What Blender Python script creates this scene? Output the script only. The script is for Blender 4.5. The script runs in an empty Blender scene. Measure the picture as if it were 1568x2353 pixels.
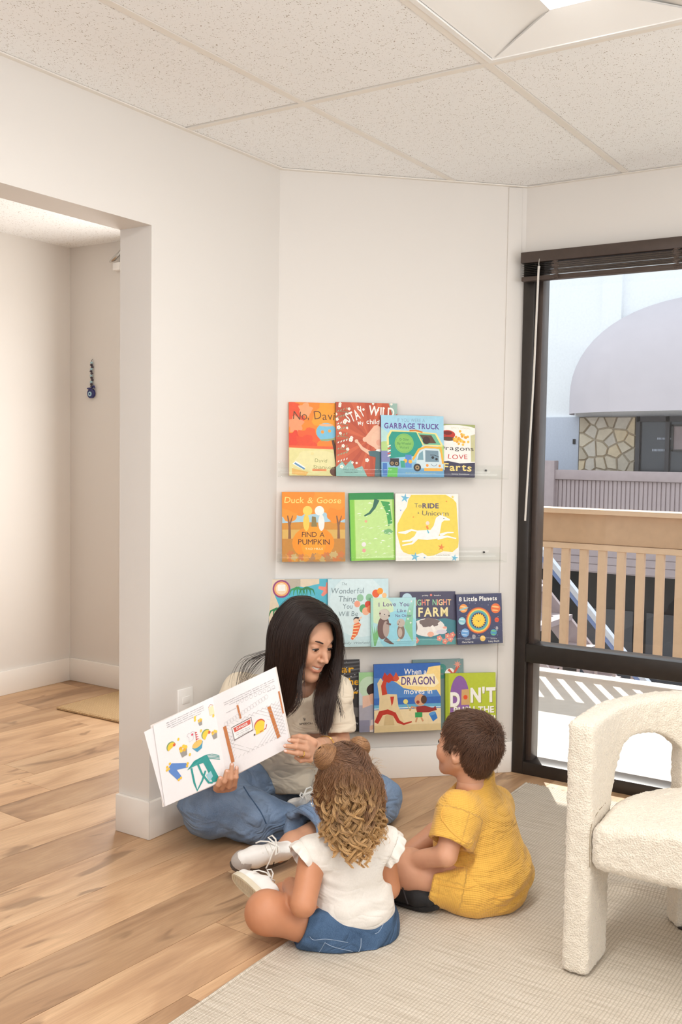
import bpy, bmesh, math, random
import numpy as np
from mathutils import Vector, Matrix, Euler

S = bpy.context.scene
COL = S.collection
R = random.Random(7)

# ------------------------------------------------------------------ camera
cam = bpy.data.objects.new('camera', bpy.data.cameras.new('camera'))
COL.objects.link(cam)
cam.matrix_world = Matrix(((0.54691, 0.03932, -0.83627, 0.0), (-0.83706, 0.0437, -0.54537, 0.0),
                           (0.0151, 0.99827, 0.05681, 1.28), (0, 0, 0, 1)))
cam.data.sensor_fit = 'VERTICAL'
cam.data.sensor_height = 36.0
cam.data.lens = 35.43
S.camera = cam

# ------------------------------------------------------------------ sky, sun, daylight, exposure
S.view_settings.view_transform = 'Standard'
S.view_settings.look = 'None'
S.view_settings.gamma = 1.0
S.view_settings.use_curve_mapping = False
S.view_settings.exposure = 0.03
S.cycles.use_denoising = True
S.cycles.max_bounces = 10
S.cycles.diffuse_bounces = 6
S.cycles.transparent_max_bounces = 16
S.cycles.caustics_reflective = False
S.cycles.caustics_refractive = False
S.cycles.sample_clamp_indirect = 6.0

W = bpy.data.worlds.new('sky'); S.world = W; W.use_nodes = True
bg = W.node_tree.nodes['Background']
bg.inputs[0].default_value = (0.86, 0.93, 1.0, 1); bg.inputs[1].default_value = 1.55

def lamp(name, kind, loc, direction, energy, color=(1, 1, 1), size=None):
    l = bpy.data.lights.new(name, kind); l.energy = energy; l.color = color
    o = bpy.data.objects.new(name, l); COL.objects.link(o); o.location = loc
    o.rotation_euler = Vector(direction).to_track_quat('-Z', 'Y').to_euler()
    if kind == 'AREA':
        l.shape = 'RECTANGLE'; l.size, l.size_y = size
    return o
sun = lamp('sun', 'SUN', (9, 6, 8), (-0.88, -0.545, -1.0), 7.5, (1.0, 0.95, 0.88)); sun.data.angle = 0.009
# daylight through the windows of the walls behind the camera
lamp('rear_window_daylight', 'AREA', (-1.75, 0.2, 1.05), (1, 0.15, 2.6), 60, (0.985, 0.99, 1.0), (3.6, 1.9))
lamp('side_window_daylight', 'AREA', (1.4, -2.85, 1.05), (0.1, 1, 3.8), 112, (0.985, 0.99, 1.0), (3.6, 1.9))

# ------------------------------------------------------------------ helpers
def lin(c):
    return tuple(((x / 255) / 12.92 if x <= 10 else (((x / 255) + 0.055) / 1.055) ** 2.4) for x in c[:3])

def tag(o, label=None, cat=None, group=None, kind=None):
    if label: o['label'] = label
    if cat: o['category'] = cat
    if group: o['group'] = group
    if kind: o['kind'] = kind
    return o

def link(name, data, parent=None, m=None):
    o = bpy.data.objects.new(name, data); COL.objects.link(o)
    if parent is not None: o.parent = parent
    if m is not None and hasattr(data, 'materials') and len(data.materials) == 0: data.materials.append(m)
    return o

def empty(name, loc=(0, 0, 0), label=None, cat=None, group=None, mat=None):
    o = bpy.data.objects.new(name, None); COL.objects.link(o); o.empty_display_size = 0.05
    if mat is not None: o.matrix_world = mat
    else: o.location = loc
    return tag(o, label, cat, group)

def child(o, parent):
    """parent o, whose mesh is written in world coordinates, to an unrotated root"""
    o.parent = parent
    o.matrix_parent_inverse = Matrix.Translation(-Vector(parent.location))
    return o

class MB:
    """collects boxes, prisms and tubes into one mesh"""
    def __init__(s): s.v = []; s.f = []; s.mi = []; s.m = 0
    def add(s, vs, fs):
        n = len(s.v); s.v += [tuple(map(float, v)) for v in vs]
        for f in fs: s.f.append(tuple(i + n for i in f)); s.mi.append(s.m)
        return s
    def box(s, lo, hi, M=None):
        x0, y0, z0 = lo; x1, y1, z1 = hi
        vs = [(x0, y0, z0), (x1, y0, z0), (x1, y1, z0), (x0, y1, z0), (x0, y0, z1), (x1, y0, z1), (x1, y1, z1), (x0, y1, z1)]
        if M is not None: vs = [M @ Vector(v) for v in vs]
        return s.add(vs, [(3, 2, 1, 0), (4, 5, 6, 7), (0, 1, 5, 4), (1, 2, 6, 5), (2, 3, 7, 6), (3, 0, 4, 7)])
    def prism(s, poly, z0, z1, M=None):
        n = len(poly); vs = [(x, y, z0) for x, y in poly] + [(x, y, z1) for x, y in poly]
        if M is not None: vs = [M @ Vector(v) for v in vs]
        a = sum(poly[i][0] * poly[(i + 1) % n][1] - poly[(i + 1) % n][0] * poly[i][1] for i in range(n))
        fs = [tuple(range(n - 1, -1, -1)), tuple(range(n, 2 * n))] + [(i, (i + 1) % n, n + (i + 1) % n, n + i) for i in range(n)]
        if a < 0: fs = [tuple(reversed(f)) for f in fs]
        return s.add(vs, fs)
    def tube(s, pts, r, seg=8, cap=True, closed=False):
        P = [Vector(p) for p in pts]; n = len(P)
        rr = r if isinstance(r, (list, tuple)) else [r] * n
        vs = []; prev = None
        for i in range(n):
            if closed: t = (P[(i + 1) % n] - P[i - 1])
            else: t = (P[min(i + 1, n - 1)] - P[max(i - 1, 0)])
            t.normalize()
            if prev is None: a = Vector((0, 0, 1)) if abs(t.z) < 0.9 else Vector((1, 0, 0))
            else: a = prev
            a = (a - t * a.dot(t)).normalized(); prev = a; b = t.cross(a)
            for k in range(seg):
                q = 2 * math.pi * k / seg; vs.append(P[i] + (a * math.cos(q) + b * math.sin(q)) * rr[i])
        fs = []
        for i in range(n if closed else n - 1):
            j = (i + 1) % n
            for k in range(seg): fs.append((i * seg + k, i * seg + (k + 1) % seg, j * seg + (k + 1) % seg, j * seg + k))
        if cap and not closed: fs += [tuple(range(seg - 1, -1, -1)), tuple(range((n - 1) * seg, n * seg))]
        return s.add(vs, fs)
    def ball(s, c, r, nu=14, nv=9, M=None):
        r = (r, r, r) if not isinstance(r, (tuple, list)) else r; vs = []; fs = []
        for i in range(nv + 1):
            a = math.pi * i / nv
            for k in range(nu):
                q = 2 * math.pi * k / nu
                v = Vector((r[0] * math.sin(a) * math.cos(q), r[1] * math.sin(a) * math.sin(q), r[2] * math.cos(a)))
                if M is not None: v = M @ v
                vs.append(v + Vector(c))
        for i in range(nv):
            for k in range(nu): fs.append((i * nu + k, (i + 1) * nu + k, (i + 1) * nu + (k + 1) % nu, i * nu + (k + 1) % nu))
        return s.add(vs, fs)
    def mesh(s, name, mats, smooth=False, bevel=0.0, seg=2, angle=40):
        me = bpy.data.meshes.new(name); me.from_pydata(s.v, [], s.f)
        for m in (mats if isinstance(mats, (list, tuple)) else [mats]): me.materials.append(m)
        if len(set(s.mi)) > 1: me.polygons.foreach_set('material_index', s.mi)
        if bevel > 0:
            bm = bmesh.new(); bm.from_mesh(me)
            bmesh.ops.remove_doubles(bm, verts=bm.verts, dist=1e-6)
            es = [e for e in bm.edges if e.is_manifold and e.calc_face_angle(0) > 0.5]
            bmesh.ops.bevel(bm, geom=es, offset=bevel, segments=seg, profile=0.5, affect='EDGES', clamp_overlap=True)
            bm.to_mesh(me); bm.free(); smooth = True
        if smooth:
            me.shade_smooth()
            try: me.set_sharp_from_angle(angle=math.radians(angle))
            except Exception: pass
        me.update(); return me
    def obj(s, name, mats, parent=None, smooth=False, bevel=0.0, seg=2, angle=40):
        return link(name, s.mesh(name, mats, smooth, bevel, seg, angle), parent)
    def wobj(s, name, mats, parent, **k):
        return child(s.obj(name, mats, None, **k), parent)

def clip(poly, a, b, c):
    """keep the side a*x + b*y <= c of a polygon"""
    out = []; n = len(poly)
    for i in range(n):
        p, q = poly[i], poly[(i + 1) % n]; dp = a * p[0] + b * p[1] - c; dq = a * q[0] + b * q[1] - c
        if dp <= 0: out.append(p)
        if (dp < 0 < dq) or (dq < 0 < dp):
            t = dp / (dp - dq); out.append((p[0] + t * (q[0] - p[0]), p[1] + t * (q[1] - p[1])))
    return out

# ------------------------------------------------------------------ materials
class NT:
    def __init__(s, name):
        s.m = bpy.data.materials.new(name); s.m.use_nodes = True; s.t = s.m.node_tree; s.t.nodes.clear()
        s.out = s.n('ShaderNodeOutputMaterial'); s.b = s.n('ShaderNodeBsdfPrincipled'); s.l(s.b.outputs[0], s.out.inputs[0])
    def n(s, kind, **k):
        x = s.t.nodes.new(kind)
        for a, v in k.items():
            if a in x.inputs: x.inputs[a].default_value = v
            else: setattr(x, a, v)
        return x
    def l(s, a, b): s.t.links.new(a, b)
    def coord(s, kind='Object', scale=(1, 1, 1), rot=(0, 0, 0), loc=(0, 0, 0)):
        if kind == 'World': src = s.n('ShaderNodeNewGeometry').outputs['Position']
        else: src = s.n('ShaderNodeTexCoord').outputs[kind]
        mp = s.n('ShaderNodeMapping'); mp.inputs['Scale'].default_value = scale; mp.inputs['Rotation'].default_value = rot
        mp.inputs['Location'].default_value = loc
        s.l(src, mp.inputs[0]); return mp.outputs[0]
    def noise(s, v, scale, detail=3, rough=0.55, dist=0.0):
        x = s.n('ShaderNodeTexNoise'); s.l(v, x.inputs['Vector']); x.inputs['Scale'].default_value = scale
        x.inputs['Detail'].default_value = detail; x.inputs['Roughness'].default_value = rough; x.inputs['Distortion'].default_value = dist
        return x.outputs[0]
    def ramp(s, f, stops, interp='LINEAR'):
        x = s.n('ShaderNodeValToRGB'); s.l(f, x.inputs[0]); cr = x.color_ramp; cr.interpolation = interp
        while len(cr.elements) > 1: cr.elements.remove(cr.elements[-1])
        cr.elements[0].position = stops[0][0]; cr.elements[0].color = (*stops[0][1], 1)
        for p, c in stops[1:]:
            e = cr.elements.new(p); e.color = (*c, 1)
        return x.outputs[0]
    def mix(s, f, a, b, mode='MIX'):
        x = s.n('ShaderNodeMix'); x.data_type = 'RGBA'; x.blend_type = mode
        for q, i in ((f, 0), (a, 6), (b, 7)):
            if isinstance(q, (int, float)): x.inputs[i].default_value = q
            elif isinstance(q, (tuple, list)): x.inputs[i].default_value = (*q[:3], 1)
            else: s.l(q, x.inputs[i])
        return x.outputs[2]
    def math(s, op, a, b=0.5, c=None):
        x = s.n('ShaderNodeMath'); x.operation = op
        for i, q in enumerate((a, b, c)):
            if q is None: continue
            if isinstance(q, (int, float)): x.inputs[i].default_value = q
            else: s.l(q, x.inputs[i])
        return x.outputs[0]
    def color(s, c):
        if isinstance(c, (tuple, list)): s.b.inputs['Base Color'].default_value = (*c[:3], 1)
        else: s.l(c, s.b.inputs['Base Color'])
        return s
    def set(s, **k):
        for a, v in k.items():
            i = s.b.inputs[a.replace('_', ' ')]
            if isinstance(v, (int, float, tuple, list)): i.default_value = v
            else: s.l(v, i)
        return s
    def bump(s, h, strength=0.2, dist=0.002):
        x = s.n('ShaderNodeBump'); x.inputs['Strength'].default_value = strength; x.inputs['Distance'].default_value = dist
        s.l(h, x.inputs['Height']); s.l(x.outputs[0], s.b.inputs['Normal']); return s

def plain(name, rgb, rough=0.5, metal=0.0, var=0.0, scale=40, bump=0.0, spec=0.5, dist=0.001, detail=3):
    t = NT(name); c = lin(rgb); t.set(Roughness=rough, Metallic=metal); t.b.inputs['Specular IOR Level'].default_value = spec
    v = t.coord('Object')
    if var > 0:
        nz = t.noise(v, scale, detail)
        t.color(t.ramp(nz, [(0.3, tuple(x * (1 - var) for x in c)), (0.7, tuple(min(1, x * (1 + var)) for x in c))]))
        if bump > 0: t.bump(nz, bump, dist)
    else:
        t.color(c)
        if bump > 0: t.bump(t.noise(v, scale, detail), bump, dist)
    return t.m

M = {}
M['wall'] = plain('wall_paint', (223, 218, 212), 0.75, bump=0.06, scale=160, spec=0.2)
M['trim'] = plain('trim_paint', (236, 231, 224), 0.45, bump=0.02, scale=60, spec=0.35)
M['white'] = plain('white_plastic', (236, 234, 230), 0.4, bump=0.01)
M['black'] = plain('black_frame', (44, 38, 34), 0.35, var=0.12, scale=30, bump=0.02)
M['brown'] = plain('bronze_frame', (76, 64, 58), 0.32, var=0.08, scale=30, metal=0.2)
M['slat'] = plain('blind_slat', (48, 42, 38), 0.22, var=0.1, scale=30, metal=0.35)
M['cord'] = plain('cord', (96, 82, 74), 0.8, var=0.1)
M['steel'] = plain('steel', (190, 188, 184), 0.25, metal=1.0, var=0.05)
M['gold'] = plain('gold', (214, 168, 92), 0.22, metal=1.0, var=0.05)
M['silver'] = plain('silver', (214, 212, 208), 0.2, metal=1.0, var=0.05)

t = NT('acoustic_tile'); v = t.coord('World', (1, 1, 1)); c0 = lin((243, 243, 242))
sp = t.noise(t.coord('World', (150, 320, 150), rot=(0, 0, 0.5)), 1.0, 2, 0.6)
den = t.noise(t.coord('World', (90, 60, 90)), 1.0, 2)
k = t.math('ADD', sp, t.math('MULTIPLY', den, 0.35))
fl = t.ramp(k, [(0.0, lin((140, 126, 110))), (0.502, lin((160, 146, 130))), (0.524, c0), (1.0, c0)])
t.color(t.mix(t.noise(v, 9, 2), fl, tuple(x * 0.985 for x in c0), 'MULTIPLY') if False else fl).set(Roughness=0.9)
t.b.inputs['Specular IOR Level'].default_value = 0.1
t.bump(k, 0.25, 0.002); M['tile'] = t.m
M['tee'] = plain('ceiling_grid', (233, 227, 218), 0.5, bump=0.01)

t = NT('oak_plank'); oi = t.n('ShaderNodeObjectInfo'); rnd = oi.outputs['Random']
tc = t.n('ShaderNodeTexCoord'); ad = t.n('ShaderNodeVectorMath'); ad.operation = 'ADD'
cx = t.n('ShaderNodeCombineXYZ'); t.l(t.math('MULTIPLY', rnd, 37.0), cx.inputs[0]); t.l(t.math('MULTIPLY', rnd, 91.0), cx.inputs[1])
t.l(tc.outputs['Object'], ad.inputs[0]); t.l(cx.outputs[0], ad.inputs[1])
def mapv(t, src, scale):
    mp = t.n('ShaderNodeMapping'); mp.inputs['Scale'].default_value = scale; t.l(src, mp.inputs[0]); return mp.outputs[0]
big = t.noise(mapv(t, ad.outputs[0], (1.3, 7, 1)), 1.0, 4, 0.6, 0.8)
fine = t.noise(mapv(t, ad.outputs[0], (7, 150, 1)), 1.0, 4, 0.65, 0.3)
knot = t.noise(mapv(t, ad.outputs[0], (2.6, 9, 1)), 1.0, 2, 0.5, 1.6)
base = t.ramp(big, [(0.25, lin((156, 122, 92))), (0.44, lin((194, 156, 120))), (0.58, lin((212, 176, 138))), (0.78, lin((224, 190, 154)))])
base = t.mix(t.math('MULTIPLY', t.ramp(fine, [(0.35, (1, 1, 1)), (0.62, (0, 0, 0))]), 0.30), base, lin((146, 108, 76)))
base = t.mix(t.math('MULTIPLY', t.ramp(knot, [(0.28, (1, 1, 1)), (0.38, (0, 0, 0))]), 0.55), base, lin((112, 82, 58)))
tone = t.ramp(rnd, [(0.0, (0.70, 0.66, 0.62)), (0.14, (0.78, 0.76, 0.74)), (0.2, (0.95, 0.94, 0.92)), (0.6, (1.0, 1.0, 1.0)), (1.0, (1.06, 1.03, 0.99))])
t.color(t.mix(1.0, base, tone, 'MULTIPLY')).set(Roughness=t.ramp(fine, [(0.3, (0.36,) * 3), (0.7, (0.5,) * 3)]))
t.b.inputs['Specular IOR Level'].default_value = 0.4
t.bump(fine, 0.08, 0.001); M['oak'] = t.m
M['joint'] = plain('plank_joint', (96, 70, 48), 0.8, var=0.1)

t = NT('woven_rug'); v = t.coord('World')
wx = t.n('ShaderNodeTexWave', Scale=62.0, Distortion=1.2); wx.bands_direction = 'X'; t.l(v, wx.inputs[0]); wx.inputs['Detail Scale'].default_value = 3
wy = t.n('ShaderNodeTexWave', Scale=34.0, Distortion=1.6); wy.bands_direction = 'Y'; t.l(v, wy.inputs[0])
we = t.math('MULTIPLY', wx.outputs[1], wy.outputs[1])
st = t.noise(t.coord('World', (170, 5, 1)), 1.0, 3, 0.7)
fk = t.noise(t.coord('World', (150, 40, 1)), 1.0, 2, 0.7)
c = t.ramp(st, [(0.3, lin((188, 176, 160))), (0.52, lin((214, 203, 188))), (0.75, lin((224, 215, 203)))])
c = t.mix(t.ramp(fk, [(0.64, (0, 0, 0)), (0.72, (0.55,) * 3)]), c, lin((150, 138, 120)))
c = t.mix(t.math('MULTIPLY', we, 0.0), c, lin((176, 160, 138)))
c = t.mix(t.ramp(we, [(0.0, (0.5,) * 3), (0.35, (0, 0, 0))]), c, lin((138, 126, 108)))
t.color(c).set(Roughness=0.95); t.b.inputs['Specular IOR Level'].default_value = 0.1; t.bump(we, 0.5, 0.003); M['rug'] = t.m

def jute(name, a, b):
    t = NT(name); v = t.coord('World')
    w1 = t.n('ShaderNodeTexWave', Scale=42.0, Distortion=2.0); w1.bands_direction = 'X'; t.l(v, w1.inputs[0])
    w2 = t.n('ShaderNodeTexWave', Scale=42.0, Distortion=2.0); w2.bands_direction = 'Y'; t.l(v, w2.inputs[0])
    h = t.math('MULTIPLY', w1.outputs[1], w2.outputs[1])
    c = t.ramp(h, [(0.0, lin(a)), (0.5, lin(b))])
    t.color(t.mix(t.math('MULTIPLY', t.noise(v, 90, 3), 0.5), c, lin(a))).set(Roughness=0.95); t.bump(h, 0.8, 0.004); return t.m
M['jute'] = jute('jute', (172, 136, 92), (232, 204, 160))

t = NT('clear_acrylic'); t.t.nodes.remove(t.b)
tr = t.n('ShaderNodeBsdfTransparent', Color=(0.985, 0.99, 0.985, 1)); gl = t.n('ShaderNodeBsdfGlossy', Roughness=0.03)
fr = t.n('ShaderNodeFresnel', IOR=1.45); bf = t.n('ShaderNodeNewGeometry'); mx = t.n('ShaderNodeMixShader'); t.l(t.math('MULTIPLY', fr.outputs[0], t.math('SUBTRACT', 0.6, t.math('MULTIPLY', bf.outputs['Backfacing'], 0.6))), mx.inputs[0])
t.l(tr.outputs[0], mx.inputs[1]); t.l(gl.outputs[0], mx.inputs[2]); t.l(mx.outputs[0], t.out.inputs[0]); M['acrylic'] = t.m
t = NT('window_glass'); t.t.nodes.remove(t.b)
tr = t.n('ShaderNodeBsdfTransparent', Color=(0.95, 0.965, 0.97, 1)); gl = t.n('ShaderNodeBsdfGlossy', Roughness=0.0)
fr = t.n('ShaderNodeFresnel', IOR=1.5); bf = t.n('ShaderNodeNewGeometry'); mx = t.n('ShaderNodeMixShader'); t.l(t.math('MULTIPLY', fr.outputs[0], t.math('SUBTRACT', 1.0, bf.outputs['Backfacing'])), mx.inputs[0])
t.l(tr.outputs[0], mx.inputs[1]); t.l(gl.outputs[0], mx.inputs[2]); t.l(mx.outputs[0], t.out.inputs[0]); M['glass'] = t.m

def emit(name, rgb, strength):
    t = NT(name); t.color(rgb); t.b.inputs['Emission Color'].default_value = (*rgb, 1); t.b.inputs['Emission Strength'].default_value = strength
    return t.m
M['lens'] = emit('lamp_lens', (1.0, 0.985, 0.96), 4.0)

t = NT('print'); at = t.n('ShaderNodeVertexColor'); at.layer_name = 'Col'
pv = t.noise(t.coord('Object'), 70, 4, 0.6)
t.color(t.mix(0.16, at.outputs[0], t.ramp(pv, [(0.3, (0.55,) * 3), (0.7, (1.0,) * 3)]), 'MULTIPLY')).set(Roughness=0.32); t.b.inputs['Specular IOR Level'].default_value = 0.35
M['print'] = t.m
M['page'] = plain('page_edge', (238, 232, 222), 0.7, var=0.04, scale=300)

# ------------------------------------------------------------------ room shell
H = 2.345; WY = 2.31; WX = 3.786; DK = 5.3985       # ceiling, left wall, window wall, diagonal wall x + y
def struct(o, parent=None): return tag(o, kind='structure')

floor = MB().prism([(-1.9, -3.0), (3.85, -3.0), (3.85, 4.45), (-1.9, 4.45)], -0.12, -0.006).obj('floor', M['joint']); struct(floor)
PW, PL, ang = 0.205, 1.24, math.radians(-3.6)
ca, sa = math.cos(ang), math.sin(ang)
rr = random.Random(5)
for j in range(-2, 27):
    off = rr.uniform(0, PL)
    for i in range(-1, 5):
        x0 = -0.4 + i * PL + off; y0 = 0.02 + j * PW; g = 0.0007
        poly = [(x0 + g, y0 + g), (x0 + PL - g, y0 + g), (x0 + PL - g, y0 + PW - g), (x0 + g, y0 + PW - g)]
        cxm, cym = x0 + PL / 2, y0 + PW / 2
        wp = [(x * ca - y * sa, x * sa + y * ca) for x, y in poly]
        for a, b, c in ((1, 0, 3.85), (-1, 0, -0.7), (0, 1, 4.3), (0, -1, 0.6)): wp = clip(wp, a, b, c) if wp else wp
        if len(wp) < 3: continue
        org = (cxm * ca - cym * sa, cxm * sa + cym * ca)
        lp = [((x - org[0]) * ca + (y - org[1]) * sa, -(x - org[0]) * sa + (y - org[1]) * ca) for x, y in wp]
        o = MB().prism(lp, -0.007, 0.0).obj('plank', M['oak'], floor)
        o.location = (org[0], org[1], 0); o.rotation_euler = (0, 0, ang)

T = 0.14
# left wall with the wide opening to the hall (jamb at x 2.405, head at z 2.005)
wl = MB()
wl.box((2.405, WY, 0), (3.30, WY + T, 2.42)); wl.box((-1.9, WY, 2.005), (2.405, WY + T, 2.42)); wl.box((-1.9, WY, 0), (0.7, WY + T, 2.005))
struct(wl.obj('wall_left', M['wall']))
n1 = T * 0.70711
struct(MB().prism([(DK - WY, WY), (WX, DK - WX), (WX + n1, DK - WX + n1), (DK - WY + n1, WY + n1)], 0, 2.42).obj('wall_diagonal', M['wall']))
struct(MB().prism([(WX, -3.0), (WX + 0.14, -3.0), (WX + 0.14, 1.614), (WX, 1.614)], 2.09, 2.42).obj('wall_right', M['wall']))
struct(MB().box((-1.9, -3.14, 0), (-0.4, -3.0, 2.42)).box((3.2, -3.14, 0), (3.93, -3.0, 2.42)).box((-0.4, -3.14, 2.1), (3.2, -3.0, 2.42)).box((-0.4, -3.14, 0), (3.2, -3.0, 0.5)).obj('wall_side', M['wall']))
struct(MB().box((-2.04, -3.14, 0), (-1.9, -1.7, 2.42)).box((-2.04, 2.1, 0), (-1.9, 4.6, 2.42)).box((-2.04, -1.7, 2.1), (-1.9, 2.1, 2.42)).box((-2.04, -1.7, 0), (-1.9, 2.1, 0.5)).obj('wall_rear', M['wall']))
# hall walls beyond the opening
struct(MB().box((-1.9, 4.31, 0), (3.995, 4.45, 2.42)).obj('wall_hall', M['wall']))
struct(MB().box((3.855, 3.885, 0), (3.995, 4.31, 2.42)).box((3.855, 2.45, 2.06), (3.995, 3.885, 2.42)).box((3.855, 2.45, 0), (3.995, 2.9, 2.06)).obj('wall_entry', M['wall']))
dr = MB().box((3.90, 2.9, 0.008), (3.945, 3.0, 2.05)).box((3.90, 3.73, 0.008), (3.945, 3.83, 2.05)).box((3.90, 3.0, 0.008), (3.945, 3.73, 0.2)).box((3.90, 3.0, 1.93), (3.945, 3.73, 2.05)).obj('door_1', M['trim']); struct(dr)
MB().box((3.918, 3.0, .2), (3.926, 3.73, 1.93)).obj('pane', M['glass'], dr)
MB().box((3.842, 3.83, 0), (3.90, 3.886, 2.11)).box((3.842, 2.85, 2.05), (3.90, 3.83, 2.11)).obj('casing', M['trim'], dr)
MB().tube([(3.90, 2.98, 1.0), (3.86, 2.98, 1.0), (3.855, 3.08, 1.0)], 0.009).obj('door_handle', M['steel'], dr, smooth=True)

# baseboards
def board(poly, name):
    o = MB().prism(poly, 0.0, 0.126).obj(name, M['trim'], bevel=0.003); return struct(o)
bt = 0.016
board([(2.389, 2.294), (3.083, 2.294), (3.083 + .004, 2.31), (2.405, 2.31)], 'baseboard_left')
board([(2.389, 2.294), (2.405, 2.31), (2.405, 2.45), (2.389, 2.45)], 'baseboard_jamb')
q = bt * 0.70711
board([(3.0825, 2.294), (3.724, 1.6525), (3.733, 1.6655), (3.0885, 2.31)], 'baseboard_diagonal')
board([(3.7245, 1.652), (3.765, 1.6115), (3.786, 1.6125), (3.734, 1.6645)], 'baseboard_corner')
board([(-1.2, 4.294), (3.839, 4.294), (3.855, 4.31), (-1.2, 4.31)], 'baseboard_hall')
board([(3.839, 3.887), (3.855, 3.887), (3.855, 4.31), (3.839, 4.294)], 'baseboard_entry')
# thin vertical corner board at the right end of the diagonal wall
struct(MB().prism([(3.7275, 1.663), (3.7675, 1.623), (3.7705, 1.628), (3.7315, 1.668)], 0.127, 2.34).obj('trim_corner', M['wall'], bevel=0.001))

# ceiling: slab, tees, tiles
cl = MB().prism([(-1.9, -3.0), (3.93, -3.0), (3.93, 1.47), (3.2, 2.45), (-1.9, 2.45)], 2.41, 2.5).obj('ceiling', M['tile']); struct(cl)
gx = [-1.1, 0.12, 1.34, 2.56, 3.78]; gy = [2.435 - 0.61 * i for i in range(10)]
def roomclip(p):
    p = clip(p, 0, 1, WY)
    if p: p = clip(p, 1, 1, DK)
    if p: p = clip(p, 1, 0, WX)
    if p: p = clip(p, 0, -1, 3.0)
    if p: p = clip(p, -1, 0, 1.9)
    return p
tw = 0.012
for a in range(-1, 5):
    for b in range(9):
        x0 = gx[a] if a >= 0 else -1.9; x1 = gx[a + 1] if a < 4 else 5.0
        if (a, b) in ((2, 2), (1, 2), (1, 6)): continue                    # the light troffer sits here
        y1, y0 = gy[b], gy[b + 1]
        p = roomclip([(x0 + tw + .002, y0 + tw + .002), (x1 - tw - .007, y0 + tw + .002), (x1 - tw - .007, y1 - tw - .002), (x0 + tw + .002, y1 - tw - .002)])
        if p and len(p) > 2: MB().prism(p, H + 0.003, H + 0.018).obj('ceiling_tile', M['tile'], cl)
for x in gx:
    p = roomclip([(x - tw, -3.0), (x + tw, -3.0), (x + tw, 2.4), (x - tw, 2.4)])
    if p and len(p) > 2: MB().prism(p, H, H + 0.03).obj('ceiling_tee', M['tee'], cl)
for y in gy:
    cuts = [-1.9] + [g for g in gx if g > -1.9] + [4.2]
    for i in range(len(cuts) - 1):
        p = roomclip([(cuts[i] + tw + .0008, y - tw), (cuts[i + 1] - tw - .0008, y - tw), (cuts[i + 1] - tw - .0008, y + tw), (cuts[i] + tw + .0008, y + tw)])
        if p and len(p) > 2: MB().prism(p, H + 0.0005, H + 0.03).obj('ceiling_tee', M['tee'], cl)
# wall angle along the top of the walls
wa = MB()
wa.prism([(-1.9, WY - 0.018), (3.081, WY - 0.018), (DK - WY, WY), (-1.9, WY)], H - 0.002, H + 0.002)
wa.prism([(3.081, WY - 0.018), (3.768, 1.605), (WX, DK - WX), (DK - WY, WY)], H - 0.0025, H + 0.0015)
wa.prism([(3.768, -3.0), (WX, -3.0), (WX, DK - WX), (3.768, 1.605)], H - 0.003, H + 0.001)
struct(wa.obj('trim_ceiling', M['tee']))
# hall ceiling
hc_ = MB().box((-1.9, 2.45, 2.385), (3.86, 4.31, 2.42)).obj('ceiling_hall', M['tile']); struct(hc_)

# ------------------------------------------------------------------ ceiling light (troffer)
def troffer(x0, y0, main, label, power):
    w, l = 0.61, 1.22
    t = empty('ceiling_light', (x0, y0, H), label, 'ceiling light', 'troffers in the ceiling')
    fr = MB()
    for lo, hi in (((tw - .003, tw - .003, -.001), (l - tw + .003, tw + .012, .02)), ((tw - .003, w - tw - .012, -.001), (l - tw + .003, w - tw + .003, .02)), ((tw - .003, tw + .012, -.001), (tw + .012, w - tw - .012, .02)), ((l - tw - .012, tw + .012, -.001), (l - tw + .003, w - tw - .012, .02))): fr.box(lo, hi)
    fr.obj('frame', M['white'], t)
    z1 = 0.046
    for s in (0, 1):
        pts = []
        for k in range(9):
            q = k / 8; y = 0.026 + 0.20 * q; z = 0.004 + z1 * math.sin(q * math.pi / 2) ** 1.2
            pts.append((y if s == 0 else w - y, z))
        m = MB(); n = len(pts)
        vs = [(0.024, y, z) for y, z in pts] + [(l - 0.024, y, z) for y, z in pts] + [(0.024, y, z + .004) for y, z in pts] + [(l - 0.024, y, z + .004) for y, z in pts]
        fs = []
        for i in range(n - 1):
            f = (i, i + 1, n + i + 1, n + i); fs.append(f if s else tuple(reversed(f)))
            f = (2 * n + i, 2 * n + i + 1, 3 * n + i + 1, 3 * n + i); fs.append(tuple(reversed(f)) if s else f)
        m.add(vs, fs); m.obj('side_reflector', M['white'], t, smooth=True)
    for x in (0.024, l - 0.024):
        e = 0.001 if x < 0.5 else -0.001; d = 0.10 if x < .5 else -0.10
        MB().add([(x, 0.03, 0.002), (x, w - 0.03, 0.002), (x + d, w - 0.226, z1 + .004), (x + d, 0.226, z1 + .004),
                  (x + e, 0.03, 0.006), (x + e, w - 0.03, 0.006), (x + d + e, w - 0.226, z1 + .008), (x + d + e, 0.226, z1 + .008)],
                 [(0, 1, 2, 3), (7, 6, 5, 4)]).obj('end_plate', M['white'], t)
    MB().box((0.06, 0.222, z1 + .006), (l - .06, w - .222, z1 + .012)).obj('lens', M['lens'], t)
    la = bpy.data.lights.new('lamp_tube', 'AREA'); la.shape = 'RECTANGLE'; la.size = 1.0; la.size_y = 0.15; la.energy = power; la.color = (1.0, 0.985, 0.96)
    o = bpy.data.objects.new('lamp_tube', la); COL.objects.link(o); o.parent = t; o.location = (l / 2, w / 2, -0.004)
    return t
troffer(1.34, 0.605, True, 'white recessed ceiling light with a glowing lens, at the top right', 12)
troffer(0.12, 0.605, False, 'added white recessed ceiling light brightening the wooden floor, outside the picture', 22)  # extra troffer out of view, added to brighten the floor and lower walls
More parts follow.
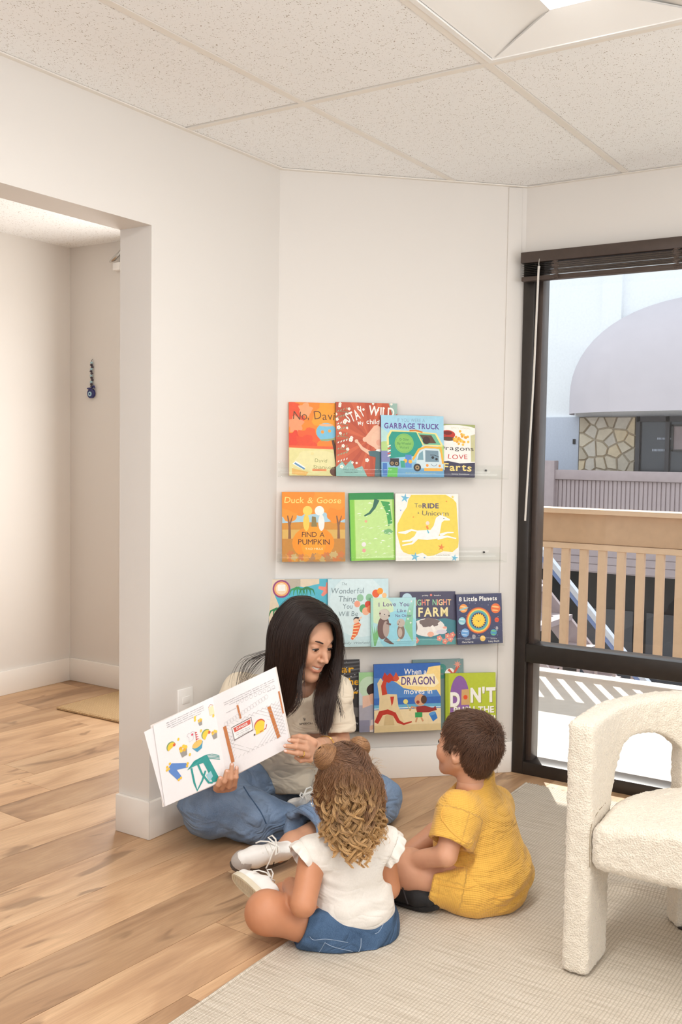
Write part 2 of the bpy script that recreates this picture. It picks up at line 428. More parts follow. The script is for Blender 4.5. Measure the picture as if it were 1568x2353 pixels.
troffer(0.12, -1.835, False, 'white recessed ceiling light behind the viewpoint', 36)
# daylight from the glazed entry door, behind the wall end
lamp('entry_door_daylight', 'AREA', (3.82, 3.36, 1.25), (-1, -0.05, 0.0), 25, (1.0, 0.985, 0.96), (0.8, 1.7))

# ------------------------------------------------------------------ window
def window(y1, y0, n):
    w = tag(empty('window_%d' % n, (WX, y1, 0)), kind='structure')
    def p(name, m, *boxes, bevel=0.002):
        b = MB()
        for lo, hi in boxes: b.box((lo[0] - WX, lo[1] - y1, lo[2]), (hi[0] - WX, hi[1] - y1, hi[2]))
        return b.obj(name, m, w, bevel=bevel)
    xa, xb = 3.772, 3.872
    p('jamb', M['black'], ((xa, y1 - .047, 0), (xb, y1, 2.09)))
    p('jamb', M['black'], ((xa, y0, 0), (xb, y0 + .047, 2.09)))
    p('inner_stop', M['brown'], ((3.80, y1 - .072, .05), (xb - .004, y1 - .047, 2.04)))
    p('inner_stop', M['brown'], ((3.80, y0 + .047, .05), (xb - .004, y0 + .072, 2.04)))
    p('head', M['brown'], ((xa, y0 + .047, 2.035), (xb, y1 - .047, 2.09)))
    p('sill', M['black'], ((xa, y0 + .047, 0), (xb, y1 - .047, .052)))
    p('mullion', M['black'], ((xa + .002, y0 + .047, .458), (xb - .002, y1 - .047, .532)))
    p('pane', M['glass'], ((3.832, y0 + .06, .048), (3.838, y1 - .06, .460)), bevel=0)
    p('pane', M['glass'], ((3.832, y0 + .06, .530), (3.838, y1 - .06, 2.04)), bevel=0)
window(1.612, 0.18, 1)
window(0.18, -1.25, 2)
window(-1.25, -2.7, 3)
struct(MB().box((3.786, -3.0, 0), (3.93, -2.7, 2.09)).obj('wall_pier', M['wall']))

# raised venetian blind at the head of the window
def blind(y1, y0, label):
    b = empty('window_blind', (3.745, y1, 2.08), label, 'blind', 'raised blinds')
    L = y1 - y0
    MB().box((-.022, -L, -.042), (.022, 0, 0)).obj('headrail', M['brown'], b, bevel=.002)
    sl = MB()
    n = 7
    me = None
    for k in range(n):
        z = -.046 - k * .0068
        if me is None:
            m = MB(); c = []
            for q in range(5): c.append((-.0135 + .027 * q / 4, .0022 * math.sin(math.pi * q / 4)))
            pr = c + [(x, zz - .0012) for x, zz in reversed(c)]
            vs = [(x, -L + .004, zz) for x, zz in pr] + [(x, -.004, zz) for x, zz in pr]; nn = len(pr)
            m.add(vs, [tuple(range(nn)), tuple(range(2 * nn - 1, nn - 1, -1))] + [(i, nn + i, nn + (i + 1) % nn, (i + 1) % nn) for i in range(nn)])
            me = m.mesh('slat', M['slat'], smooth=True)
        o = link('slat', me, b); o.location = (R.uniform(-.002, .002), 0, z)
    MB().box((-.016, -L + .002, -.112), (.016, -.002, -.094)).obj('bottom_rail', M['brown'], b, bevel=.003)
    for yy in (-.145, -.60, -1.05):
        if yy < -L + .05: continue
        rr = random.Random(int(-yy * 100)); pts = []
        for k in range(46):
            s = k / 45; pts.append((-.024 + .004 * math.sin(k * 2.1), yy + .013 * math.sin(k * 2.4) + rr.uniform(-.003, .003), -.042 - .066 * s))
        MB().tube(pts, .0011, 5).obj('ladder_cord', M['cord'], b, smooth=True)
        MB().tube([(-.023, yy - .008, -.106), (-.023, yy - .009, -.118), (-.023, yy + .009, -.118), (-.023, yy + .008, -.106)], .0009, 5).obj('cord_loop', M['cord'], b)
    MB().tube([(-.02, -.078, -.03), (-.026, -.078, -.05), (-.026, -.079, -.062)], .0022, 6).obj('wand_hook', M['steel'], b, smooth=True)
    MB().tube([(-.026, -.079, -.06), (-.027, -.078, -.075), (-.024, -.068, -.5), (-.018, -.045, -1.05)], [.005, .0042, .004, .004], 6).obj('wand', M['wandm'], b, smooth=True)
M['wandm'] = plain('clear_rod', (214, 208, 200), 0.15, var=.03)
blind(1.606, 0.23, 'dark raised slat blind at the head of the window near the bookshelves')

# ------------------------------------------------------------------ outside
M['conc'] = plain('balcony_concrete', (214, 208, 200), 0.85, var=.05, scale=12, bump=.1)
M['tan'] = plain('tan_paint', (208, 177, 147), 0.6, var=.04, scale=25, bump=.03)
M['tan2'] = plain('tan_board', (186, 152, 120), 0.6, var=.05, scale=18, bump=.03)
M['mauve'] = plain('mauve_paint', (172, 156, 156), 0.7, var=.05, scale=10)
M['stucco'] = plain('stucco', (240, 242, 243), 0.9, var=.03, scale=30, bump=.1)
M['awn'] = plain('awning_canvas', (203, 195, 199), 0.85, var=.02, scale=3)
M['dark'] = plain('storefront_dark', (66, 62, 66), 0.4, var=.1, scale=3)
M['dark2'] = plain('lower_storey_dark', (40, 36, 34), 0.6, var=.2, scale=2)
M['shopglass'] = plain('dark_glazing', (70, 72, 78), 0.12, var=.05, scale=2)
M['mortar'] = plain('mortar', (178, 166, 148), 0.95, var=.1, scale=20)
M['blue'] = plain('blue_paint', (120, 142, 190), 0.6, var=.04)
M['paleblue'] = plain('pale_paint', (196, 202, 214), 0.6, var=.04)
M['ground'] = plain('courtyard_paving', (170, 164, 156), 0.9, var=.1, scale=3)
STN = [plain('flagstone_%d' % i, c, 0.9, var=.07, scale=14, bump=.3, dist=.01) for i, c in enumerate(((222, 208, 184), (208, 196, 176), (226, 206, 172), (200, 186, 164), (216, 206, 190)))]

struct(MB().box((3.872, -4, -.3), (6.02, 7.0, -.05)).obj('balcony_floor', M['conc']))
struct(MB().box((3.872, -3.0, -.05), (3.95, 1.72, -.002)).obj('trim_threshold', M['conc']))
struct(MB().box((-6, -12, -3.2), (30, 22, -3.05)).obj('courtyard_ground', M['ground']))

struct(MB().box((3.94, -4, 2.62), (5.80, 7.0, 2.80)).obj('ceiling_balcony', M['stucco']))
# balcony railing
ra = empty('balcony_railing', (5.94, 1.5, -.05), 'tan wooden balcony railing with square balusters right outside the window', 'railing')
rb = lambda name, m, lo, hi, bev=.004: MB().box(lo, hi).wobj(name, m, ra, bevel=bev)
Y0, Y1 = -2.6, 5.2
rb('top_cap', M['tan'], (5.86, Y0, .945), (6.02, Y1, .975)); rb('top_board', M['tan2'], (5.905, Y0, .765), (5.945, Y1, .944))
rb('upper_rail', M['tan'], (5.897, Y0, .728), (5.955, Y1, .764)); rb('lower_rail', M['tan'], (5.897, Y0, .0), (5.955, Y1, .108))
bm_ = MB().box((-.020, -.024, 0), (.020, .024, .619)).mesh('baluster', M['tan'], bevel=.003)
k = 0; y = 2.3225 + 25 * .115
while y > Y0 + .05:
    o = link('baluster', bm_, ra); o.location = (5.925 - 5.94, y - 1.5, .1085 + .05); y -= .115

# opposite walkway railing, wall, storefront
wf = struct(MB().box((14.0, -4, -.35), (16.2, 14, 0)).obj('walkway_slab', M['mauve']))
st_ = MB()
for i in range(3): st_.box((13.985, -4, -.33 + i * .11), (13.999, 14, -.235 + i * .11))
st_.obj('siding_strip', M['mauve'], wf)
rl = empty('walkway_railing', (14.05, 3.0, 0), 'mauve railing of close vertical battens on the opposite walkway', 'railing')
MB().box((14.0, -3, .97), (14.12, 11, 1.11)).wobj('top_rail', M['mauve'], rl, bevel=.005)
MB().box((14.06, -3, .04), (14.075, 11, .97)).wobj('backing_board', M['mauve'], rl)
MB().box((13.97, 5.42, .02), (14.14, 5.58, 1.24)).wobj('post', M['mauve'], rl, bevel=.01)
bt_ = MB().box((-.014, -.022, 0), (.0, .022, .93)).mesh('batten', M['mauve'])
y = 6.4
while y > 1.2:
    o = link('batten', bt_, rl); o.location = (14.058 - 14.05, y - 3.0, .035); y -= .062

wfar = struct(MB().box((15.3, 5.50, 0), (15.5, 14, 6.2)).box((15.3, -4, 1.92), (15.5, 5.5, 6.2)).obj('wall_opposite', M['stucco']))
MB().box((15.2, 4.9, 2.6), (15.3, 5.2, 6.2)).obj('pilaster', M['stucco'], wfar)
# flagstone wall, each stone a part
fw_ = empty('flagstone_wall', (15.3, 5.05, 0), 'cream flagstone wall between pale door and dark storefront across the courtyard', 'stone wall')
MB().box((15.2, 4.62, 0), (15.3, 5.50, 1.92)).wobj('mortar_bed', M['mortar'], fw_)
rs = random.Random(21); pts = []
for iy in range(6):
    for iz in range(9): pts.append((4.60 + (iy + .5 + rs.uniform(-.42, .42)) * .152, (iz + .5 + rs.uniform(-.42, .42)) * .215))
for i, p in enumerate(pts):
    poly = [(4.625, .0), (5.495, .0), (5.495, 1.915), (4.625, 1.915)]
    for j, q in enumerate(pts):
        if i == j: continue
        a, b = q[0] - p[0], q[1] - p[1]; c = (q[0] ** 2 + q[1] ** 2 - p[0] ** 2 - p[1] ** 2) / 2 - .007 * math.hypot(a, b)
        poly = clip(poly, a, b, c)
        if len(poly) < 3: break
    if len(poly) < 3: continue
    d = rs.uniform(.02, .04); cy = sum(v[0] for v in poly) / len(poly); cz = sum(v[1] for v in poly) / len(poly); n = len(poly)
    vs = [(15.2, a, b) for a, b in poly] + [(15.2 - d, cy + (a - cy) * .9, cz + (b - cz) * .9) for a, b in poly]
    MB().add(vs, [tuple(range(n, 2 * n))] + [(i2, (i2 + 1) % n, n + (i2 + 1) % n, n + i2) for i2 in range(n)]).wobj('stone', STN[rs.randrange(5)], fw_)
pd = empty('pale_door', (15.28, 5.75, 0), 'pale grey door with a small dark lock left of the flagstone wall', 'door')
MB().box((15.25, 5.53, .01), (15.299, 6.3, 1.92)).wobj('door_leaf', M['paleblue'], pd); MB().box((15.235, 5.58, 1.50), (15.249, 5.62, 1.58)).wobj('lock', M['black'], pd)
sf = empty('storefront', (15.2, 3.5, 0), 'dark glazed storefront with small pale lettering across the courtyard', 'storefront')
MB().box((15.22, 1.0, .0), (15.299, 4.61, 1.92)).wobj('glazing', M['shopglass'], sf)
for y in (4.58, 4.14, 3.62, 3.08, 2.5, 1.9): MB().box((15.16, y - .03, .0), (15.219, y + .03, 1.92)).wobj('mullion', M['dark'], sf)
MB().box((15.16, 1.0, 1.84), (15.215, 4.6, 1.92)).wobj('header', M['dark'], sf); MB().box((15.165, 1.0, 0), (15.215, 4.6, .12)).wobj('kick_plate', M['dark'], sf)
nb = MB()
for lo, hi in (((4.04, 1.40), (4.07, 1.80)), ((3.80, 1.40), (3.83, 1.80)), ((3.80, 1.40), (4.07, 1.43)), ((3.80, 1.77), (4.07, 1.80))): nb.box((15.12, lo[0], lo[1]), (15.158, hi[0], hi[1]))
nb.wobj('notice_frame', M['black'], sf)
MB().box((15.14, 3.825, 1.425), (15.157, 4.045, 1.775)).wobj('notice', M['mauve'], sf)
tx = MB()
for y0, y1, z0, z1 in ((4.1, 4.3, 1.575, 1.605), (4.14, 4.37, 1.40, 1.435), (3.55, 3.72, 1.57, 1.62), (3.58, 3.74, 1.45, 1.48), (3.58, 3.73, 1.30, 1.34), (3.59, 3.70, .93, 1.0)): 
    y = y1
    while y > y0: tx.box((15.205, y - .016, z0), (15.2195, y - .002, z1)); y -= .021
tx.wobj('lettering', M['paleblue'], sf)
MB().tube([(15.215, 3.76, 1.17), (15.2195, 3.76, 1.17)], .055, 14).wobj('round_sticker', M['blue'], sf)

# domed canvas awning
aw = empty('dome_awning', (15.3, 3.2, 1.95), 'big mauve canvas dome awning across the courtyard', 'awning')
A = MB(); nu, nv = 40, 16; vs = []
for i in range(nu + 1):
    q = math.pi * i / nu; cy = math.cos(q); sx = math.sin(q)
    for j in range(nv + 1):
        e = j / nv * math.pi / 2
        vs.append((15.29 - 1.3 * (max(sx, 0) ** .8) * math.cos(e) ** .75, 3.2 + 2.42 * math.copysign(abs(cy) ** .9, cy) * math.cos(e) ** .8, 2.22 + 1.46 * math.sin(e) ** .95))
fs = [(i * (nv + 1) + j, (i + 1) * (nv + 1) + j, (i + 1) * (nv + 1) + j + 1, i * (nv + 1) + j + 1) for i in range(nu) for j in range(nv)]
A.add(vs, fs); A.wobj('canopy', M['awn'], aw, smooth=True)
B = MB(); vs = []
for i in range(nu + 1):
    q = math.pi * i / nu; cy = math.cos(q); sx = math.sin(q)
    for z in (1.95, 2.22): vs.append((15.29 - 1.3 * (max(sx, 0) ** .8), 3.2 + 2.42 * math.copysign(abs(cy) ** .9, cy), z))
B.add(vs, [(2 * i, 2 * i + 2, 2 * i + 3, 2 * i + 1) for i in range(nu)]); B.wobj('valance', M['awn'], aw, smooth=True)

# lower storey and stair
struct(MB().box((15.0, -4, -3.05), (15.2, 14, -.36)).obj('wall_lower_storey', M['dark2']))
gp = tag(empty('window_lower', (14.95, 3.0, -3)), kind='structure')
for y in (4.9, 3.9, 2.9): MB().box((14.95, y - .4, -2.9), (14.99, y + .4, -1.0)).wobj('pane', M['shopglass'], gp)
stc = empty('outdoor_stair', (8.0, 2.8, -3.05), 'outdoor stair with a pale and blue sloping handrail beyond the balcony railing', 'stair')
def slope(x0, x1, za, zb, name, m, ya=3.9, yb=.8):
    zz = lambda y: .52 + (y - 3.178) * 1.1
    vs = []
    for x in (x0, x1): vs += [(x, ya, zz(ya) + za), (x, yb, zz(yb) + za), (x, yb, zz(yb) + zb), (x, ya, zz(ya) + zb)]
    return MB().add(vs, [(0, 1, 2, 3), (7, 6, 5, 4), (0, 4, 5, 1), (1, 5, 6, 2), (2, 6, 7, 3), (3, 7, 4, 0)]).wobj(name, m, stc)
slope(7.97, 8.04, -.06, .0, 'handrail', M['paleblue']); slope(7.99, 8.02, -.12, -.061, 'rail_board', M['blue'])
slope(7.985, 8.03, -1.25, -.92, 'stringer', M['mauve']); slope(9.1, 9.15, -1.25, -.92, 'stringer', M['mauve'])
for i in range(20):
    y = 3.75 - i * .15; z = .52 + (y - 3.178) * 1.1
    MB().box((8.0, y - .012, z - .95), (8.012, y + .012, z - .11)).wobj('baluster', M['mauve'], stc)
for i in range(13):
    y = 3.7 - i * .24; z = .52 + (y - 3.178) * 1.1 - 1.02
    MB().box((8.031, y - .15, z - .05), (9.099, y + .13, z)).wobj('tread', M['mauve'], stc)

# ------------------------------------------------------------------ flat print: shapes and lettering on paper
_gl = {}
def glyph(ch, bold):
    key = (ch, bold)
    if key in _gl: return _gl[key]
    cu = bpy.data.curves.new('g', 'FONT'); cu.body = ch; cu.size = 1.0; cu.offset = bold; cu.fill_mode = 'FRONT'; cu.resolution_u = 4
    o = bpy.data.objects.new('g', cu); COL.objects.link(o); bpy.context.view_layer.update()
    me = o.evaluated_get(bpy.context.evaluated_depsgraph_get()).to_mesh()
    v = [(p.co.x, p.co.y) for p in me.vertices]; f = [tuple(p.vertices) for p in me.polygons]
    o.to_mesh_clear(); bpy.data.objects.remove(o); bpy.data.curves.remove(cu)
    x0 = min((p[0] for p in v), default=0); x1 = max((p[0] for p in v), default=0.22)
    _gl[key] = ([(a - x0, b) for a, b in v], f, x1 - x0); return _gl[key]

class Art:
    """u to the right and v up, both 0..1 over a w x h sheet"""
    def __init__(s, w, h): s.w, s.h, s.z = w, h, 0.0; s.P = [[]]          # the picture, then one list for each line of lettering
    def face(s, pts, c, kind=0, cl=True):
        if cl and kind == 0:
            for a, b, d in ((1, 0, 1), (-1, 0, 0), (0, 1, 1), (0, -1, 0)):
                pts = clip(pts, a, b, d)
                if len(pts) < 3: return
        s.P[0 if kind == 0 else -1].append(([(x * s.w, y * s.h) for x, y in pts], s.z, lin(c)))
    def up(s): s.z += 0.000005
    def rect(s, x0, y0, x1, y1, c): s.up(); s.face([(x0, y0), (x1, y0), (x1, y1), (x0, y1)], c); return s
    def poly(s, pts, c): s.up(); s.face(list(pts), c); return s
    def ell(s, cx, cy, rx, c, ry=None, rot=0, n=22, a0=0, a1=360):
        s.up(); ry = rx if ry is None else ry; k = s.w / s.h; r = math.radians(rot); p = []
        for i in range(n):
            q = math.radians(a0 + (a1 - a0) * i / (n if a1 - a0 == 360 else n - 1)); x, y = rx * math.cos(q), ry * math.sin(q)
            p.append((cx + x * math.cos(r) - y * math.sin(r), cy + (x * math.sin(r) + y * math.cos(r)) * k))
        s.face(p, c); return s
    def blob(s, cx, cy, rx, c, ry=None, seed=0, amp=.15, n=26, lobes=5):
        s.up(); ry = rx if ry is None else ry; k = s.w / s.h; r = random.Random(seed); ph = [r.uniform(0, 6.28) for _ in range(3)]; p = []
        for i in range(n):
            q = 2 * math.pi * i / n; m = 1 + amp * (math.sin(lobes * q + ph[0]) * .6 + math.sin((lobes + 3) * q + ph[1]) * .4)
            p.append((cx + rx * m * math.cos(q), cy + ry * m * math.sin(q) * k))
        s.face(p, c); return s
    def star(s, cx, cy, r, c, n=5, inner=.42, rot=90):
        s.up(); k = s.w / s.h; p = []
        for i in range(2 * n):
            q = math.radians(rot + 180 * i / n); m = r * (1 if i % 2 == 0 else inner); p.append((cx + m * math.cos(q), cy + m * math.sin(q) * k))
        s.face(p, c); return s
    def flower(s, cx, cy, r, c, cc=(240, 190, 80)):
        for i in range(5): s.ell(cx + r * .62 * math.cos(i * 1.257), cy + r * .62 * math.sin(i * 1.257) * s.w / s.h, r * .45, c, n=8)
        return s.ell(cx, cy, r * .28, cc, n=8)
    def line(s, pts, wd, c, kind=0):
        s.up(); k = s.w / s.h
        P = [(x, y / k) for x, y in pts]; L = []; Rr = []
        for i in range(len(P)):
            a, b = P[max(i - 1, 0)], P[min(i + 1, len(P) - 1)]; dx, dy = b[0] - a[0], b[1] - a[1]; d = math.hypot(dx, dy) or 1
            w = wd[i] if isinstance(wd, (list, tuple)) else wd
            L.append((P[i][0] - dy / d * w / 2, (P[i][1] + dx / d * w / 2) * k)); Rr.append((P[i][0] + dy / d * w / 2, (P[i][1] - dx / d * w / 2) * k))
        for i in range(len(P) - 1): s.face([L[i], Rr[i], Rr[i + 1], L[i + 1]], c, kind)
        return s
    def arc(s, cx, cy, r, a0, a1, wd, c, n=14):
        k = s.w / s.h; return s.line([(cx + r * math.cos(math.radians(a0 + (a1 - a0) * i / n)), cy + r * math.sin(math.radians(a0 + (a1 - a0) * i / n)) * k) for i in range(n + 1)], wd, c)
    def text(s, body, cx, cy, size, c, bold=.0, width=None, rot=0, shear=0, jit=0, arc=0, seed=1, colors=None, grow=0, gap=.09):
        """size: height of capitals as a fraction of the sheet height; width: fraction of the sheet width to fit"""
        s.up(); r = random.Random(seed); adv = []; x = 0; s.P.append([])
        for i, ch in enumerate(body):
            if ch == ' ': adv.append(None); x += .30; continue
            g = glyph(ch, bold); adv.append(x); x += g[2] + gap
        total = x - gap; sy = size * s.h / .73; sx = (width * s.w / total) if width else sy
        q = math.radians(rot); ci = 0
        for i, ch in enumerate(body):
            if adv[i] is None: continue
            g = glyph(ch, bold); t = (adv[i] + g[2] / 2) / total - .5
            jr = math.radians(r.uniform(-1, 1) * jit * 9) - arc * t * 1.6; jy = r.uniform(-1, 1) * jit * .05 - arc * t * t * 1.1; sc = 1 + grow * t
            col = colors[ci % len(colors)] if colors else c; ci += 1; vs = []
            for a, b in g[0]:
                a2 = a - g[2] / 2; b2 = b - .36; a2 += shear * b2
                a3 = (a2 * math.cos(jr) - b2 * math.sin(jr)) * sc; b3 = (a2 * math.sin(jr) + b2 * math.cos(jr)) * sc + jy
                X = ((adv[i] + g[2] / 2 - total / 2) + a3) * sx; Y = b3 * sy
                vs.append((cx * s.w + X * math.cos(q) - Y * math.sin(q), cy * s.h + X * math.sin(q) + Y * math.cos(q)))
            for f in g[1]: s.P[-1].append(([vs[k] for k in f], s.z, lin(col)))
        return s
    def small(s, cx, cy, width, c, lines=1, size=.012, seed=0, rot=0, words=None):
        """rows of running text too small to read"""
        r = random.Random(seed); lead = size * 1.9; al = 'etaonisrhdlucm'
        for i in range(lines):
            body = ' '.join(''.join(r.choice(al) for _ in range(r.randint(2, 7))) for _ in range(words or max(3, int(width * 14))))
            q = math.radians(rot); dy = -i * lead
            s.text(body, cx - math.sin(q) * dy * s.h / s.w, cy + math.cos(q) * dy, size, c, width=width * (1 if i < lines - 1 else .8), rot=rot)
        return s
    def build(s, parent, z0, names=('cover_picture', 'cover_lettering'), M4=None):
        for kind in range(len(s.P)):
            if not s.P[kind]: continue
            vs = []; fs = []; cs = []
            for pts, z, c in s.P[kind]:
                n = len(vs); a = sum(pts[i][0] * pts[(i + 1) % len(pts)][1] - pts[(i + 1) % len(pts)][0] * pts[i][1] for i in range(len(pts)))
                if a < 0: pts = pts[::-1]
                vs += [(x, y, z0 + z) for x, y in pts]; fs.append(tuple(range(n, n + len(pts)))); cs += [(*c, 1)] * len(pts)
            if M4: vs = [M4(v) for v in vs]
            nm = names[1 if kind else 0]; me = bpy.data.meshes.new(nm); me.from_pydata(vs, [], fs)
            at = me.color_attributes.new('Col', 'FLOAT_COLOR', 'CORNER'); at.data.foreach_set('color', [x for c in cs for x in c])
            me.materials.append(M['print']); link(nm, me, parent)

# ------------------------------------------------------------------ acrylic ledges on the diagonal wall
UD = Vector((.70711, -.70711, 0)); ND = Vector((-.70711, -.70711, 0)); W0 = Vector((3.08275, 2.31575, 0))
def wallM(u, off, z, lean=0.0, roll=0.0):
    m = Matrix(((UD.x, 0, ND.x, 0), (UD.y, 0, ND.y, 0), (0, 1, 0, 0), (0, 0, 0, 1)))
    return Matrix.Translation(W0 + UD * u + ND * off + Vector((0, 0, z))) @ m @ Matrix.Rotation(roll, 4, 'Z') @ Matrix.Rotation(-lean, 4, 'X')
ledz = (1.196, .869, .537, .200)
for i, (z, nm) in enumerate(zip(ledz, ('top clear acrylic book ledge, under the orange and red books', 'second clear acrylic book ledge, under the green book', 'third clear acrylic book ledge, behind the woman\'s head', 'lowest clear acrylic book ledge, above the baseboard'))):
    e = empty('acrylic_ledge', (0, 0, 0), nm, 'book ledge', 'clear acrylic ledges', mat=wallM(.012, 0, z))
    L = .905
    MB().box((0, -.004, .001), (L, 0, .075)).obj('shelf_plate', M['acrylic'], e, bevel=.001)
    MB().box((0, -.004, .0755), (L, .034, .0795)).obj('front_lip', M['acrylic'], e, bevel=.001)
    MB().box((0, .0005, .001), (L, .05, .005)).obj('back_plate', M['acrylic'], e, bevel=.001)
    for x in (.09, L - .07): MB().tube([(x, .03, .0052), (x, .03, .0085)], .0042, 10).obj('screw', M['black'], e)

def book(u0, u1, z, h, lay, spine, label, art, lean=6.0, roll=0.0, th=.010, soft=False, group='picture books on the ledges', round_=0):
    """a picture book standing on a ledge, cover out; lay is its place from the wall"""
    off = (.031, .0435, .056)[lay]; w = u1 - u0
    b = empty('picture_book', (0, 0, 0), label, 'book', group, mat=wallM(u0, off, z + .0012 + max(0, -math.sin(math.radians(roll))) * w, math.radians(lean), math.radians(roll)))
    cm = plain('book_cover', spine, .4, var=.05, scale=20); k = .0022 if not soft else .0007
    if round_:
        def rr_(z0, z1):
            p = [(0, 0), (w - .012, 0)] + [(w - .012 + .012 * math.sin(a), .012 - .012 * math.cos(a)) for a in (.5, 1.05)] + [(w, .012), (w, h - .012)] + [(w - .012 + .012 * math.cos(a), h - .012 + .012 * math.sin(a)) for a in (.5, 1.05)] + [(w - .012, h), (0, h)]
            return p, z0, z1
        MB().prism(*rr_(-.001, th)).obj('cover', cm, b, bevel=.0006)
    else:
        MB().box((0, 0, 0), (w, h, k)).box((0, 0, th - k), (w, h, th)).box((0, 0, k), (k, h, th - k)).obj('cover', cm, b, bevel=.0004)
        MB().box((k, .002, k), (w - .003, h - .002, th - k)).obj('pages', M['page'], b)
    a = Art(w, h); art(a); a.build(b, th + .0002); return b

W_ = (242, 238, 230)
def aA(a):   # orange cover with fishbowl
    a.rect(0, 0, 1, 1, (240, 132, 34))
    for i, (x, y, r, c) in enumerate(((.1, .85, .2, (226, 78, 40)), (.3, .9, .12, (240, 160, 110)), (.12, .7, .14, (236, 150, 104)), (.08, .48, .16, (222, 62, 36)), (.35, .5, .2, (232, 92, 40)), (.75, .8, .3, (246, 156, 36)), (.8, .5, .2, (240, 130, 40)), (.3, .42, .18, (226, 74, 38)))): a.blob(x, y, r, c, seed=i, amp=.25)
    a.rect(0, 0, 1, .39, (222, 214, 150)); a.poly([(0, .38), (1, .36), (1, .40), (0, .41)], (232, 96, 48))
    a.blob(.5, .2, .4, (228, 220, 164), ry=.2, seed=9, amp=.1)
    a.text('No, David!', .53, .83, .12, (92, 58, 30), width=.9, jit=1.1, seed=4, bold=-.005)
    a.ell(.68, .60, .185, (120, 188, 216), ry=.165); a.ell(.68, .695, .13, (236, 176, 130), ry=.025); a.ell(.61, .60, .03, (240, 150, 50)); a.ell(.74, .615, .028, (240, 160, 60))
    a.poly([(.55, .495), (.98, .53), (.98, .50), (.6, .475)], (150, 166, 120)); a.line([(.80, .49), (.84, .35), (.87, .15)], .05, (84, 50, 32)); a.ell(.9, .06, .16, (96, 54, 36), ry=.1)
    a.text('David', .58, .21, .05, (150, 150, 90), jit=1, width=.22); a.text('Shannon', .63, .12, .05, (150, 150, 90), jit=1, width=.38)
    a.poly([(.05, .1), (.35, .05), (.3, .0), (.05, .02)], (226, 178, 92)); a.rect(.42, .065, .68, .095, (236, 150, 90)); a.text('CALDECOTT', .55, .08, .016, (150, 60, 30), width=.22)
    a.poly([(.06, .16), (.12, .2), (.3, .11), (.26, .08)], (238, 238, 236)); a.line([(.1, .17), (.28, .09)], .03, (90, 140, 176))
    for p in ((.42, .30), ): a.blob(p[0], p[1], .03, (228, 214, 150), seed=3)
def aB(a):   # red cover with girl and flowers
    a.rect(0, 0, 1, 1, (190, 84, 52)); r = random.Random(3)
    for i in range(16):
        q = i / 16 * 6.28; a.poly([(.55, .5), (.55 + 1.2 * math.cos(q), .5 + 1.2 * math.sin(q)), (.55 + 1.2 * math.cos(q + .16), .5 + 1.2 * math.sin(q + .16))], (204, 98, 62) if i % 2 else (178, 74, 46))
    a.poly([(0, 0), (.5, 0), (.42, .14), (.3, .1), (.24, .22), (.15, .14), (.1, .2), (0, .12)], (140, 186, 178)); a.poly([(.93, .82), (1, .86), (1, 1), (.86, 1)], (150, 180, 168))
    for i in range(9):
        y = .2 + i * .085; a.line([(.01, y), (.2, y + .05 * (1 if i % 2 else -.3))], [.004, .012], (126, 136, 100)); 
        for k in range(4): a.ell(.04 + k * .045, y + .012 * k, .02, (150, 160, 126) if i % 3 else W_, ry=.008, rot=50 + k * 9, n=8)
    for i in range(26):
        x = r.uniform(0, .3) if i < 16 else r.uniform(.3, .98); y = r.uniform(.1, .98) if i < 16 else r.uniform(.02, .28); a.flower(x, y, r.uniform(.018, .034), W_)
    for i in range(6): a.flower(r.uniform(.2, 1), r.uniform(.9, .99), .02, W_)
    a.text('STAY', .31, .83, .14, W_, bold=.022, width=.30, rot=24, arc=-.15, jit=.6); a.text('WILD', .74, .885, .13, W_, bold=.022, width=.42, rot=-4, jit=.5)
    a.text('My', .40, .725, .055, W_, bold=.01, width=.09, rot=12); a.text('child', .60, .745, .065, W_, bold=.012, width=.21, jit=.6)
    a.poly([(.46, .52), (.62, .69), (.68, .7), (.80, .62), (.9, .58), (.92, .45), (.82, .36), (.6, .40), (.5, .45)], (232, 184, 156)); a.ell(.74, .49, .17, (234, 188, 160)); a.ell(.47, .50, .04, (232, 184, 156)); a.ell(.82, .58, .018, (60, 50, 50)); a.ell(.7, .46, .05, (228, 164, 138))
    a.line([(.34, .47), (.42, .38), (.58, .3)], [.03, .05, .07], (232, 186, 158)); a.ell(.33, .475, .03, (232, 186, 158))
    a.poly([(.52, .34), (.78, .36), (.9, .34), (.95, 0), (.62, 0), (.64, .26), (.54, .28)], (72, 106, 112)); a.rect(.68, .345, .78, .40, (228, 178, 150)); a.ell(.74, .355, .1, W_, ry=.02)
    a.small(.24, .09, .26, (90, 110, 110), 2, .018, 4, words=2)
